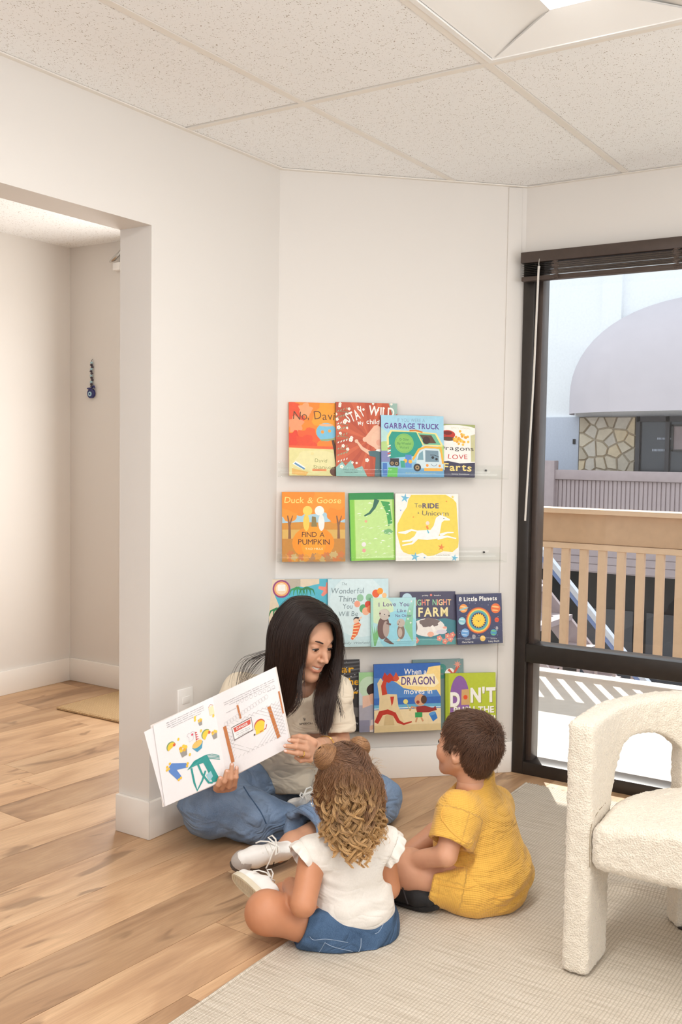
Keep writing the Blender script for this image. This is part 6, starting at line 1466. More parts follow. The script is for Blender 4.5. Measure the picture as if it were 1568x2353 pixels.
# ------------------------------------------------------------------ the open book in her hands
def open_book():
    TL, TR, BR, BL = A3((2.2032, 2.1009, 0.4574)), A3((2.4743, 1.8490, 0.6213)), A3((2.4671, 1.7804, 0.3851)), A3((2.1882, 2.0358, 0.2270))
    ST, SB = A3((2.3542, 1.9963, 0.5308)), A3((2.3409, 1.9274, 0.2902))
    nrm = unit(np.cross(TR - ST, SB - ST)); nrm = nrm if nrm @ cdir(0, 0, -1) > 0 else -nrm
    root = empty('open_picture_book', tuple(SB), 'open white picture book with food drawings held up by the woman', 'book')
    cv = plain('book_cover', (226, 216, 208), .4, var=.06, scale=20)
    def page(A, B, C_, D, curl, name, thick, m, art=None):
        """A top outer, B top spine, C spine bottom, D bottom outer; curls up from the spine"""
        n = 14; k = 6
        def S_(u, v, z):
            p = (A * (1 - u) + B * u) * v + (D * (1 - u) + C_ * u) * (1 - v); return p + nrm * (z + curl * math.sin(u * math.pi) ** 1.5)
        vs = []; fs = []
        for i in range(n + 1):
            for j in range(k + 1): vs.append(S_(i / n, j / k, 0))
        off = len(vs); vs += [v - nrm * thick for v in vs]; kk = k + 1
        for i in range(n):
            for j in range(k):
                f = (i * kk + j, (i + 1) * kk + j, (i + 1) * kk + j + 1, i * kk + j + 1); fs.append(f); fs.append(tuple(x + off for x in reversed(f)))
            for j in (0, k):
                f = (i * kk + j, (i + 1) * kk + j, off + (i + 1) * kk + j, off + i * kk + j); fs.append(f if j else tuple(reversed(f)))
        for j in range(k):
            f = (j, j + 1, off + j + 1, off + j); fs.append(f); b = n * kk; fs.append((b + j + 1, b + j, off + b + j, off + b + j + 1))
        mb = MB().add(vs, fs); bm = mb.mesh(name, m, smooth=True, angle=50)
        o = child(link(name, bm), root)
        if art:
            w = np.linalg.norm(A - B); h = np.linalg.norm(B - C_); a = art(Art(1.0, h / w))
            pr = Matrix.Translation(-Vector(root.location))
            a.build(root, .0012, ('page_picture', 'page_lettering'), lambda v: pr @ Vector(S_(v[0] if name == 'left_page' else 1 - v[0], v[1] * w / h, v[2])))
        return o
    back = nrm * -.006
    M['paper'] = plain('paper', (228, 224, 224), .55, var=.012, scale=200)
    e = lambda p, q, t_: p + (p - q) * t_
    page(e(TL, ST, .05) + back * 1.5 + unit(TL - BL) * .004, ST + back, SB + back - unit(ST - SB) * .004, e(BL, SB, .05) + back * 1.5, 0, 'cover', .0022, cv)
    page(e(TR, ST, .02) + back, ST + back, SB + back - unit(ST - SB) * .004, e(BR, SB, .02) + back, 0, 'cover', .0022, cv)
    page(e(TL, ST, .16) + back * .9 - unit(TL - BL) * .006, ST + back * .7, SB + back * .7, e(BL, SB, .02) + back * .9, .002, 'under_page', .0012, M['paper'])
    page(TR + back * .5, ST + back * .5, SB + back * .5, BR + back * .5, .004, 'page_block', .004, M['paper'])
    page(TL + back * .5, ST + back * .5, SB + back * .5, BL + back * .5, .003, 'page_block', .002, M['paper'])
    g_ = (132, 130, 134)
    def left(a):
        k = a.w / a.h
        a.small(.52, .95, .62, g_, 4, .013, 3, words=7)
        def taco(x, y, r, q=0): a.ell(x, y, r, (120, 150, 100), rot=q, a0=0, a1=200); a.ell(x + .01, y - .012, r * .95, (242, 196, 60), rot=q + 6, a0=0, a1=190); a.ell(x + r * .7, y + .005, r * .3, (206, 96, 60))
        taco(.23, .655, .075, 14); taco(.80, .61, .075, 40)
        def cup(x, y, r): a.poly([(x - r, y), (x + r, y + .01), (x + r * .8, y - r * 1.2), (x - r * .6, y - r * 1.3)], (150, 146, 140)); [a.ell(x + r * .75 * math.cos(i * 1.3), y + .02 + r * .4 * math.sin(i * 1.3), r * .45, (240, 196, 70) if i % 2 else (222, 166, 50), n=9) for i in range(6)]
        cup(.41, .55, .06); cup(.74, .78, .032); cup(.93, .565, .042)
        for x, y in ((.36, .70), (.50, .465), (.67, .86), (.665, .83), (.73, .675), (.96, .78)): a.ell(x, y, .018, (240, 196, 70), ry=.024, rot=-20, n=10)
        a.ell(.64, .545, .085, (232, 186, 100), ry=.05, rot=12); a.poly([(.55, .525), (.735, .555), (.70, .475), (.62, .455)], (70, 150, 180)); a.line([(.63, .57), (.64, .69)], .006, (150, 110, 80))
        for i in range(4): a.poly([(.635, .695 - i * .027), (.67 + .006 * i, .68 - i * .027), (.635, .675 - i * .027)], (206, 60, 60))
        a.line([(.50, .69), (.53, .715), (.56, .705), (.60, .715), (.63, .70), (.60, .665), (.59, .62), (.52, .61), (.53, .66), (.50, .69)], .005, (190, 180, 186)); a.ell(.585, .68, .016, (214, 60, 90))
        a.rect(.905, .80, .985, .90, (240, 216, 176)); a.arc(.945, .84, .025, 0, 180, .01, (90, 110, 110)); a.line([(.905, .90), (.945, .925), (.985, .90)], .006, (200, 120, 90))
        b = (92, 132, 196); a.poly([(.13, .42), (.20, .46), (.42, .39), (.44, .33), (.26, .36), (.32, .26), (.25, .24), (.14, .37)], b); [a.ell(x, y, .02, (240, 190, 60), n=9) for x, y in ((.12, .44), (.14, .41), (.17, .465), (.11, .405), (.43, .35), (.445, .375), (.27, .235), (.305, .245))]
        t_ = (44, 146, 140); a.poly([(.42, .30), (.55, .37), (.74, .38), (.70, .30), (.55, .31)], t_); a.poly([(.66, .36), (.76, .375), (.90, .02), (.78, .03), (.72, .22)], t_); a.line([(.49, .30), (.50, .12), (.525, -.01 + .03), (.62, .10), (.70, .20)], .03, t_); a.line([(.60, .31), (.64, .18), (.72, .05), (.78, .03)], .028, t_); a.poly([(.70, .15), (.78, .17), (.80, .1), (.73, .06)], (150, 196, 206))
        for i in range(4): a.line([(.74, .375 - i * .014), (.84, .355 - i * .018), (.95, .30 - i * .016)], .008, t_)
        a.rect(.16, -.015 + .02, .6, .008, (224, 216, 206)); return a
    def right(a):
        a.small(.55, .87, .80, g_, 3, .013, 5, words=9); a.small(.24, .745, .2, g_, 1, .013, 6, words=3); a.small(.88, .76, .16, g_, 1, .012, 8, words=3)
        br = (190, 116, 62); a.line([(.10, .60), (.135, .15)], .05, br); a.line([(.80, .58), (.86, .17)], .05, br); a.line([(.345, .77), (.36, .60)], .03, br); a.line([(.99, .70), (.995, .42)], .03, br)
        
        for i in range(-6, 11):
            for sg in (1, -1):
                q = [(t_, (.16 if sg > 0 else .60) + sg * (t_ - .14 - i * .07) * .62) for t_ in (.13, .98)]; c_ = clip(clip([q[0], q[1], q[0]], 0, 1, .60), 0, -1, -.17); c_ = [p for p in c_ if .12 <= p[0] <= .99]
                if len(c_) > 1: p0, p1 = min(c_), max(c_); a.line([p0, p1], .0032, (178, 174, 174))
        for i in range(15): a.arc(.13 + i * .047, .62 + .006 * i, .03, 0, 360, .0028, (186, 184, 184), 10)
        for i in range(9): a.arc(.36 + i * .07, .80 - .003 * i, .025, 0, 360, .003, (176, 174, 174), 8)
        a.poly([(.20, .55), (.52, .56), (.515, .40), (.21, .385)], (116, 96, 90)); a.poly([(.208, .54), (.512, .55), (.507, .41), (.218, .395)], (238, 236, 234)); a.poly([(.225, .53), (.50, .54), (.49, .485), (.235, .475)], (206, 84, 66)); a.text('DANGER', .36, .507, .03, (240, 232, 228), bold=.02, width=.18); a.small(.36, .46, .22, g_, 3, .012, 4, words=3)
        a.ell(.62, .42, .085, (196, 86, 66), a0=0, a1=200, rot=10); a.ell(.62, .405, .08, (240, 200, 60), a0=0, a1=190, rot=20); a.poly([(.55, .40), (.70, .43), (.66, .33), (.54, .33)], (240, 200, 60)); a.line([(.60, .34), (.70, .35), (.72, .39)], .012, (190, 90, 60)); a.ell(.52, .34, .014, (90, 70, 60), n=8)
        return a
    page(TL, ST, SB, BL, .006, 'left_page', .0004, M['paper'], left)
    page(TR, ST, SB, BR, .010, 'right_page', .0004, M['paper'], right)
open_book()

# ------------------------------------------------------------------ little girl seen from behind
def girl():
    root = empty('person', tuple((2.1937, 1.3816, 0.0132))[:2] + (0,), 'little girl with golden curls and two buns, white top and denim shorts, seen from behind', 'person')
    pel = A3((2.2118, 1.3922, 0.0291)); neck = A3((2.2026, 1.3965, 0.2860)); T = unit(neck - pel); Fw = unit(cdir(-.12, 0, 1) * (1, 1, 0)); Lw = np.cross((0, 0, 1), Fw); Rt = frame(y=Fw, z=T)
    shL = A3((2.1260, 1.4545, 0.2437)); shR = A3((2.2649, 1.3341, 0.2521)); s = .80; hd = (2.1756, 1.3981, 0.4330); Mh = headM(hd, cdir(-.46, .10, .88), cdir(.04, -1, -.06), 1.0)
    elL = A3((2.0371, 1.4247, 0.1451)); wrL = A3((2.1446, 1.5419, 0.1244)); haL = A3((2.2228, 1.5658, 0.0977)); elR = A3((2.2878, 1.3222, 0.1237)); wrR = A3((2.3767, 1.4338, 0.0385)); haR = A3((2.3731, 1.4749, 0.0292))
    hipL = A3((2.1532, 1.4104, 0.0448)); hipR = A3((2.2568, 1.3601, 0.0322)); kneeL = A3((2.0286, 1.5334, 0.0968)); kneeR = A3((2.3438, 1.3907, 0.0221)); anL = A3((2.3145, 1.5614, -0.0032)); anR = A3((2.2113, 1.6164, 0.0620))
    g = Sdf(A3((1.86, 1.10, -.004)), A3((2.62, 1.86, .40)), .005)
    g.ell(pel, (.095, .075, .075), Rt, .03); g.ell((pel + neck) / 2, (.085, .062, .11), Rt, .04); g.cone(shL, shR, .03, .03, .03); g.cone(neck, A3(hd) - T * .05, .038, .036, .02)
    g.chain([hipL, kneeL, anL], [.062, .046, .031], .03); g.chain([hipR, kneeR, anR], [.062, .046, .030], .03)
    g.ell(kneeL + cdir(.0, -.006, -.004), (.048, .045, .046), None, .03)
    g.chain([shL, elL, wrL], [.038, .0325, .0225], .007); g.chain([shR, elR, wrR], [.036, .031, .021], .007)
    for w, h_ in ((wrL, haL), (wrR, haR)):
        g.cone(w, h_, .020, .018, .01)
        for k in range(4): g.cone(h_, h_ + (h_ - w) * .5 + cdir(.006 * (k - 1.5), .010 * (k - 1.5), .004), .0085, .006, .004)
        g.cone(h_, h_ + (h_ - w) * .2 + cdir(0, -.03, 0), .009, .0065, .005)
    V1, Q1 = g.nets(2); V1[:, 2] = np.maximum(V1[:, 2], .010)
    Vh, Qh, ch, _ = head_mesh(s, .0026, True, False); Vh = xf(Mh, Vh); V, Q = join((V1, Q1), (Vh, Qh)); col = np.ones((len(V), 3)); col[-len(ch):] = ch
    qmesh('body', V, Q, M['skin_g'], root, col); head_extras(Mh, s, root, False)
    # --- top
    g = Sdf(np.minimum(pel, neck) - (.16, .16, .08), np.maximum(pel, neck) + (.16, .16, .06), .0046)
    g.ell(pel + T * .055, (.116, .096, .075), Rt, .03); g.ell(pel * .5 + neck * .5, (.103, .080, .105), Rt, .05); g.ell(neck - T * .062, (.095, .072, .06), Rt, .04)
    g.cone(shL, shR, .040, .040, .035); g.cone(neck - T * .03, neck + T * .012, .055, .047, .03)
    g.cut(pel + T * .008, -T + unit(Lw) * .04); g.cone(neck + T * .0, neck + T * .08, .043, .05, .004, 's')
    up = lambda a, e: unit(e - a)
    for sh, el in ((shL, elL), (shR, elR)): d = up(sh, el); o_ = (sh - neck) - d * ((sh - neck) @ d); o_ = unit(o_); n_ = unit(o_ + d * .9); g.cone(sh - o_ * .02, sh + n_ * .03, .046, .046, .03); g.cutball(sh + n_ * .022, n_, sh + n_ * .05, .085)
    V, Q = g.nets(2)
    def wr(V):
        p = V - pel; v = p @ T; u = p @ Lw; low = np.clip((.13 - v) / .10, 0, 1)
        return low * .011 * (.45 - np.abs(vnoise(np.stack([u * 7, v * 30 + u * 8, p @ Fw * 7], 1), 21))) + .0035 * vnoise(V * 26, 22) + .0022 * vnoise(np.stack([V[:, 0] * 20, V[:, 1] * 20, V[:, 2] * 55], 1), 24)
    V = fold(V, Q, wr); V = lap(V, Q); tp = qmesh('t_shirt', V, Q, M['top_w'], root)
    hemN = vnormals(V, Q)
    # fluttering cap sleeves, gathered at the armhole
    for sh, el in ((shL, elL), (shR, elR)):
        d = up(sh, el); out = unit((sh - neck) - d * ((sh - neck) @ d)); fw2 = np.cross(d, out); n = 44; vs = []; fs = []
        for i in range(n + 1):
            q = (i / n - .5) * 2 * 2.75; n_ = unit(out + d * .9); m_ = unit(out - n_ * (out @ n_)); rad = m_ * math.cos(q) + fw2 * math.sin(q); w_ = max(.25, math.cos(q * .5)) ** .6
            base = sh + n_ * .017 + rad * .0455
            for k in range(6):
                t_ = k / 5; fl_ = math.sin(i * 1.35 + .6 * math.sin(i * .7)) * .0052 * t_
                vs.append(base + (n_ * .55 + d * .45) * (.040 * w_ * t_ ** 1.1) + rad * (.010 * t_ * w_ + fl_ + .003 * math.sin(t_ * 3)))
        for i in range(n):
            for k in range(5): fs.append((i * 6 + k, (i + 1) * 6 + k, (i + 1) * 6 + k + 1, i * 6 + k + 1))
        o = MB().add(vs, fs).obj('ruffle_sleeve', M['top_w'], None, smooth=True, angle=180); o.parent = tp
        sd = o.modifiers.new('thickness', 'SOLIDIFY'); sd.thickness = .0022; ss = o.modifiers.new('smooth', 'SUBSURF'); ss.levels = ss.render_levels = 1
    # --- shorts
    g = Sdf(A3((1.95, 1.12, -.002)), A3((2.5, 1.75, .30)), .0048)
    g.ell(pel + T * .0, (.120, .098, .086), Rt, .03); g.ell(pel - T * .035 + Fw * -.012, (.112, .085, .06), Rt, .03)
    eL = hipL * .45 + kneeL * .55; eR = hipR * .5 + kneeR * .5
    g.chain([hipL, eL], [.074, .069], .035); g.chain([hipR, eR], [.074, .068], .035)
    for hp, e in ((hipL, eL), (hipR, eR)): d = unit(e - hp); g.cutball(e - d * .012, d, e + d * .03, .10); g.cone(e - d * .04, e + d * .06, .050, .066, .004, 's')
    g.cutball(pel + T * .085, T, pel + T * .10, .16)
    V, Q = g.nets(2)
    V = fold(V, Q, lambda V: .0055 * (.4 - np.abs(vnoise(np.stack([(V - hipL) @ unit(kneeL - hipL) * 24, V[:, 2] * 9, V[:, 1] * 9], 1), 31))) + .0018 * vnoise(V * 40, 32)); V = lap(V, Q); V[:, 2] = np.maximum(V[:, 2], .010)
    st = qmesh('denim_shorts', V, Q, M['shorts_d'], root); N = vnormals(V, Q)
    def onto(P, off=.001):
        L = np.array([V[i] + N[i] * off for i in (int(np.argmin(((V - A3(p)) ** 2).sum(1))) for p in P)])
        for _ in range(3): L[1:-1] = .25 * L[:-2] + .5 * L[1:-1] + .25 * L[2:]
        return L
    sl = lambda P, nm, r=.0008: seam_line(st, V, Q, P, nm, r, M['stitch'])
    sl([(2.0268, 1.3502, 0.0712), (2.0215, 1.3567, 0.0560), (2.0157, 1.3643, 0.0418)], 'pocket_seam'); sl([(2.0268, 1.3502, 0.0712), (2.0354, 1.3363, 0.0628), (2.0492, 1.3142, 0.0557), (2.0638, 1.2914, 0.0507)], 'pocket_seam')
    sl([(2.0068, 1.3825, 0.0857), (2.0123, 1.3731, 0.0773), (2.0301, 1.3460, 0.0799), (2.0581, 1.3023, 0.0721)], 'yoke_seam'); sl([(2.0763, 1.2757, 0.0833), (2.0748, 1.2756, 0.0618), (2.0700, 1.2812, 0.0444)], 'back_seam', .0012); sl([(1.9814, 1.4291, 0.1604), (1.9749, 1.4359, 0.1300), (1.9726, 1.4350, 0.0869)], 'hem_seam'); sl([(2.0956, 1.2472, 0.0946), (2.1017, 1.2385, 0.1013), (2.1084, 1.2303, 0.1208)], 'pocket_seam')
    # --- shoes
    kind = (M['shoe_w'], M['rubber'], None, M['lace'], M['jute_d'])
    shoe(root, shoeM((2.1074, 1.5949, 0.0862), (2.1486, 1.7161, 0.0964), cdir(.62, -.28, .62)), .165, kind, 'slip_on_shoe', .011)
    shoe(root, shoeM((2.3257, 1.5793, -0.0186), (2.4421, 1.5624, -0.0515), cdir(.1, -.9, .5)), .165, kind, 'slip_on_shoe', .011)
    ea = A3((2.1536, 1.4798, 0.3648)); ax = cdir(.8, 0, .3)
    a = unit(np.cross(ax, (0, 0, 1))); b = np.cross(unit(ax), a)
    MB().tube([ea + (a * math.cos(q) + b * math.sin(q)) * .0125 for q in np.linspace(0, 6.28, 25)[:-1]], .0016, 7, closed=True).wobj('hoop_earring', M['silver'], root, smooth=True)
    # --- hair: smooth crown swept up into two buns, loose curls below
    g = Sdf((-.13, -.13, -.13), (.13, .13, .14), .0035); g.ell((0, -.016, .034), (.0795, .0985, .086), k=.01); g.ell((0, -.045, -.02), (.072, .062, .075), k=.03)
    g.cut((0, .066, .03), (0, 1, -.30)); g.cutball((0, .036, -.01), (0, 1, .25), (0, .09, -.05), .10)
    V, Q = g.nets(2); V = fold(V, Q, lambda V: .0018 * vnoise(V * (90, 30, 30), 3)); qmesh('hair_mass', xf(Mh, V * s), Q, M['hair_gb'], root)
    hc = A3(hd); rg = np.random.default_rng(4)
    b1 = A3((2.1292, 1.4213, 0.5003)); b2 = A3((2.2139, 1.3754, 0.5154)); buns = ((b1, .034, cdir(-.55, -.75, -.2)), (b2, .028, cdir(.35, -.9, .1)))
    for bc, br, ax in buns:
        ax = unit(ax); a = unit(np.cross(ax, cdir(0, 0, 1))); b = np.cross(ax, a); mb = MB()
        mb.ball(bc, (br * .9,) * 3, 16, 10).wobj('hair_bun', M['hair_gb'], root, smooth=True); L = []
        for i in range(800):
            q0 = rg.uniform(0, 6.28); lv = rg.uniform(-1.0, 1.0); tn = rg.uniform(.9, 1.7); pts = []
            for t_ in np.linspace(0, 1, 14):
                q = q0 + tn * 2.6 * t_; l = min(.99, max(-.99, lv + .3 * (t_ - .5))); r_ = br * math.sqrt(max(.03, 1 - l * l)) * rg.uniform(.98, 1.06); pts.append(bc + ax * (l * br * .95) + (a * math.cos(q) + b * math.sin(q)) * r_)
            L.append(pts)
        P = resample(np.array(L), 14); strands('bun_strands', P, .0005, .0004, M['hair_bun'], root)
    # swept-up crown strands
    inv = np.linalg.inv(np.array(Mh)); L = []
    for i in range(2400):
        th = rg.uniform(0, 6.28); ph = rg.uniform(.0, 1.75); p = A3((.080 * math.sin(ph) * math.cos(th), -.016 + .099 * math.sin(ph) * math.sin(th), .034 + .0865 * math.cos(ph))) * s * 1.005
        if p[1] > .050 and p[2] < .075: continue
        w = xf(Mh, p[None])[0]; k = 0 if (w - b1) @ (w - b1) < (w - b2) @ (w - b2) * 1.1 else 1; bc, br, ax = buns[k]; tgt = bc - unit(ax) * br * .5
        pts = []
        for t_ in np.linspace(0, 1, 10):
            v = w * (1 - t_) + tgt * t_; d = v - hc; pl = xf(Mh @ Matrix.Identity(4), np.zeros((1, 3)))[0]
            loc_ = (inv[:3, :3] @ (v - np.array(Mh)[:3, 3])) / s; e = (loc_ - A3((0, -.016, .034))) / A3((.081, .100, .088)); ln = np.linalg.norm(e); tgt_ln = 1.0 + .05 * rg.uniform(0, 1) 
            if ln < tgt_ln: loc_ = A3((0, -.016, .034)) + (loc_ - A3((0, -.016, .034))) * (tgt_ln / max(ln, .2))
            pts.append(xf(Mh, loc_[None] * s)[0])
        if np.linalg.norm(w - tgt) < .10: L.append(pts)
    if L: strands('crown_strands', np.array(L), .0006, .0005, M['hair_gc'], root)
    # curl locks
    locks = []; rows = []
    for i in range(150):
        px = rg.uniform(742, 880); back = ((px - 808) / 76.0); y0 = rg.uniform(1775, 1862) + 14 * abs(back); y1 = y0 + rg.uniform(80, 150); y1 = min(y1, 1988 - 78 * abs(back) ** 1.6 + rg.uniform(-24, 8)); dep = 2.526 + .074 * back ** 2 + rg.uniform(0, .022)
        rows.append((px, y0, dep, px + rg.uniform(-8, 12) + 10 * (1 - abs(back)) - 10 * max(back, 0), y1))
    for i in range(30): rows.append((rg.uniform(775, 862), rg.uniform(1850, 1895), 2.526 + rg.uniform(0, .02), rg.uniform(798, 850), rg.uniform(1945, 1998)))
    for i in range(9): rows.append((rg.uniform(728, 740), rg.uniform(1775, 1795), 2.60, rg.uniform(742, 764), rg.uniform(1845, 1885)))
    f_, c_ = 2316.226, (784.0, 1176.5)
    def at(px, py, d): return A3(cam.location) + CR * ((px - c_[0]) / f_ * d) + CDN * ((py - c_[1]) / f_ * d) + CF * d
    for (px, y0, dep, x1, y1) in rows:
        k = 26; L_ = (y1 - y0) / 880.; n = int(rg.integers(22, 34)); q0 = rg.uniform(0, 6.28); turns = L_ / rg.uniform(.036, .070) * 6.28; sg = rg.choice([-1, 1]); amp = rg.uniform(.005, .0125); pts = np.zeros((n, k, 3)); wd = rg.uniform(.0022, .0036)
        o1 = rg.normal(0, 1, (n, 2)) * wd; dph = rg.normal(0, .20, n)
        for j in range(k):
            t_ = j / (k - 1); c0 = at(px + (x1 - px) * t_ ** 1.3, y0 + (y1 - y0) * t_, dep - .018 * math.sin(t_ * 2.2) + .01 * t_ * t_); a_ = amp * min(1, .15 + 1.5 * t_); tp_ = (1 - .55 * t_)
            for h_ in range(n):
                q = q0 + sg * turns * t_ ** 1.12 + dph[h_]; pts[h_, j] = c0 + CR * (a_ * math.cos(q) + o1[h_, 0] * tp_) + CF * (a_ * math.sin(q) + o1[h_, 1] * tp_) + CDN * (.002 * math.sin(q * 2))
        locks.append(pts)
    strands('curls', np.concatenate(locks), .00050, .00034, M['hair_g'], root)
    # darker under-layer so that the curls read as one mass
    G = [[at(px, 1790 + 18 * abs(b_), 2.60 + .05 * b_ * b_), at(px, 1850, 2.585 + .06 * b_ * b_), at(px + 4, 1900 - 8 * abs(b_), 2.59 + .06 * b_ * b_), at(px + 10 * (1 - abs(b_)), 1952 - 46 * abs(b_) ** 1.5, 2.60 + .05 * b_ * b_)] for px, b_ in ((752, -.95), (764, -.65), (782, -.35), (803, 0), (826, .3), (850, .6), (872, .92))]
    V, Q = sheet_mesh(G, 16, 24); qmesh('hair_mass', V + rg.normal(0, .0012, V.shape), Q, M['hair_gb'], root)
    P = sheet(G, 1500, 18, 3, .004, .010); t_ = np.linspace(0, 1, 18)[None, :, None]; ph = rg.uniform(0, 6.28, (1500, 1, 1)); fr = rg.uniform(14, 24, (1500, 1, 1))
    P = P + CR * np.sin(t_ * fr + ph) * .004 * t_ + CF * (np.cos(t_ * fr + ph) * .004 * t_ - .010); strands('wavy_strands', P, .0006, .0004, M['hair_g'], root)
    # smooth hair falling from the crown into the curls
    G = [[at(790 + 22 * b_, 1716 + 10 * b_ * b_, 2.615), at(795 + 46 * b_, 1738 + 8 * abs(b_), 2.572 + .03 * b_ * b_), at(800 + 70 * b_, 1775 + 14 * abs(b_), 2.545 + .055 * b_ * b_), at(802 + 76 * b_, 1820 + 8 * abs(b_), 2.535 + .07 * b_ * b_), at(804 + 70 * b_, 1862, 2.540 + .075 * b_ * b_), at(808 + 58 * b_, 1905 - 16 * abs(b_), 2.552 + .07 * b_ * b_)] for b_ in (-1, -.7, -.4, -.1, .2, .5, .8, 1.02)]
    V, Q = sheet_mesh([[A3(p) + CF * .006 for p in r_] for r_ in G], 18, 26); qmesh('hair_mass', V, Q, M['hair_gb'], root)
    P = sheet(G, 5200, 20, 12, .0015, .006, cut=.42); t_ = np.linspace(0, 1, 20)[None, :, None]; ph = rg.uniform(0, 6.28, (5200, 1, 1)); fr = rg.uniform(18, 34, (5200, 1, 1)); am = .0085 * np.clip(t_ - .22, 0, 1)
    P = P + CR * np.sin(t_ * fr + ph) * am + CF * np.cos(t_ * fr + ph) * am; strands('smooth_strands', P, .00048, .00038, M['hair_gs'], root)
    # fly-aways round the outline
    L = []
    for i in range(150):
        q = rg.uniform(-2.9, .5); r_ = rg.uniform(.078, .088); p = hc + CR * math.cos(q) * r_ * .98 + CDN * (math.sin(q) * r_ * 1.02 - .004) + CF * rg.uniform(-.03, .03); d = unit(p - hc) * .4 + rg.normal(0, .5, 3); L.append([p + d * (.022 * t_) - CDN * (.006 * math.sin(t_ * 3)) for t_ in np.linspace(0, 1, 7)])
    strands('fly_away_hair', np.array(L), .0003, .0002, M['hair_g'], root)
M['jute_d'] = plain('tread_rubber', (196, 182, 152), .7, var=.05); M['hair_bun'] = hairmat('bun_hair', (120, 84, 58), (176, 130, 88), .4); M['hair_gs'] = hairmat('brown_falling_hair', (98, 68, 50), (156, 110, 70), .4); M['hair_gc'] = hairmat('brown_crown_hair', (104, 72, 52), (138, 98, 68), .4)
girl()

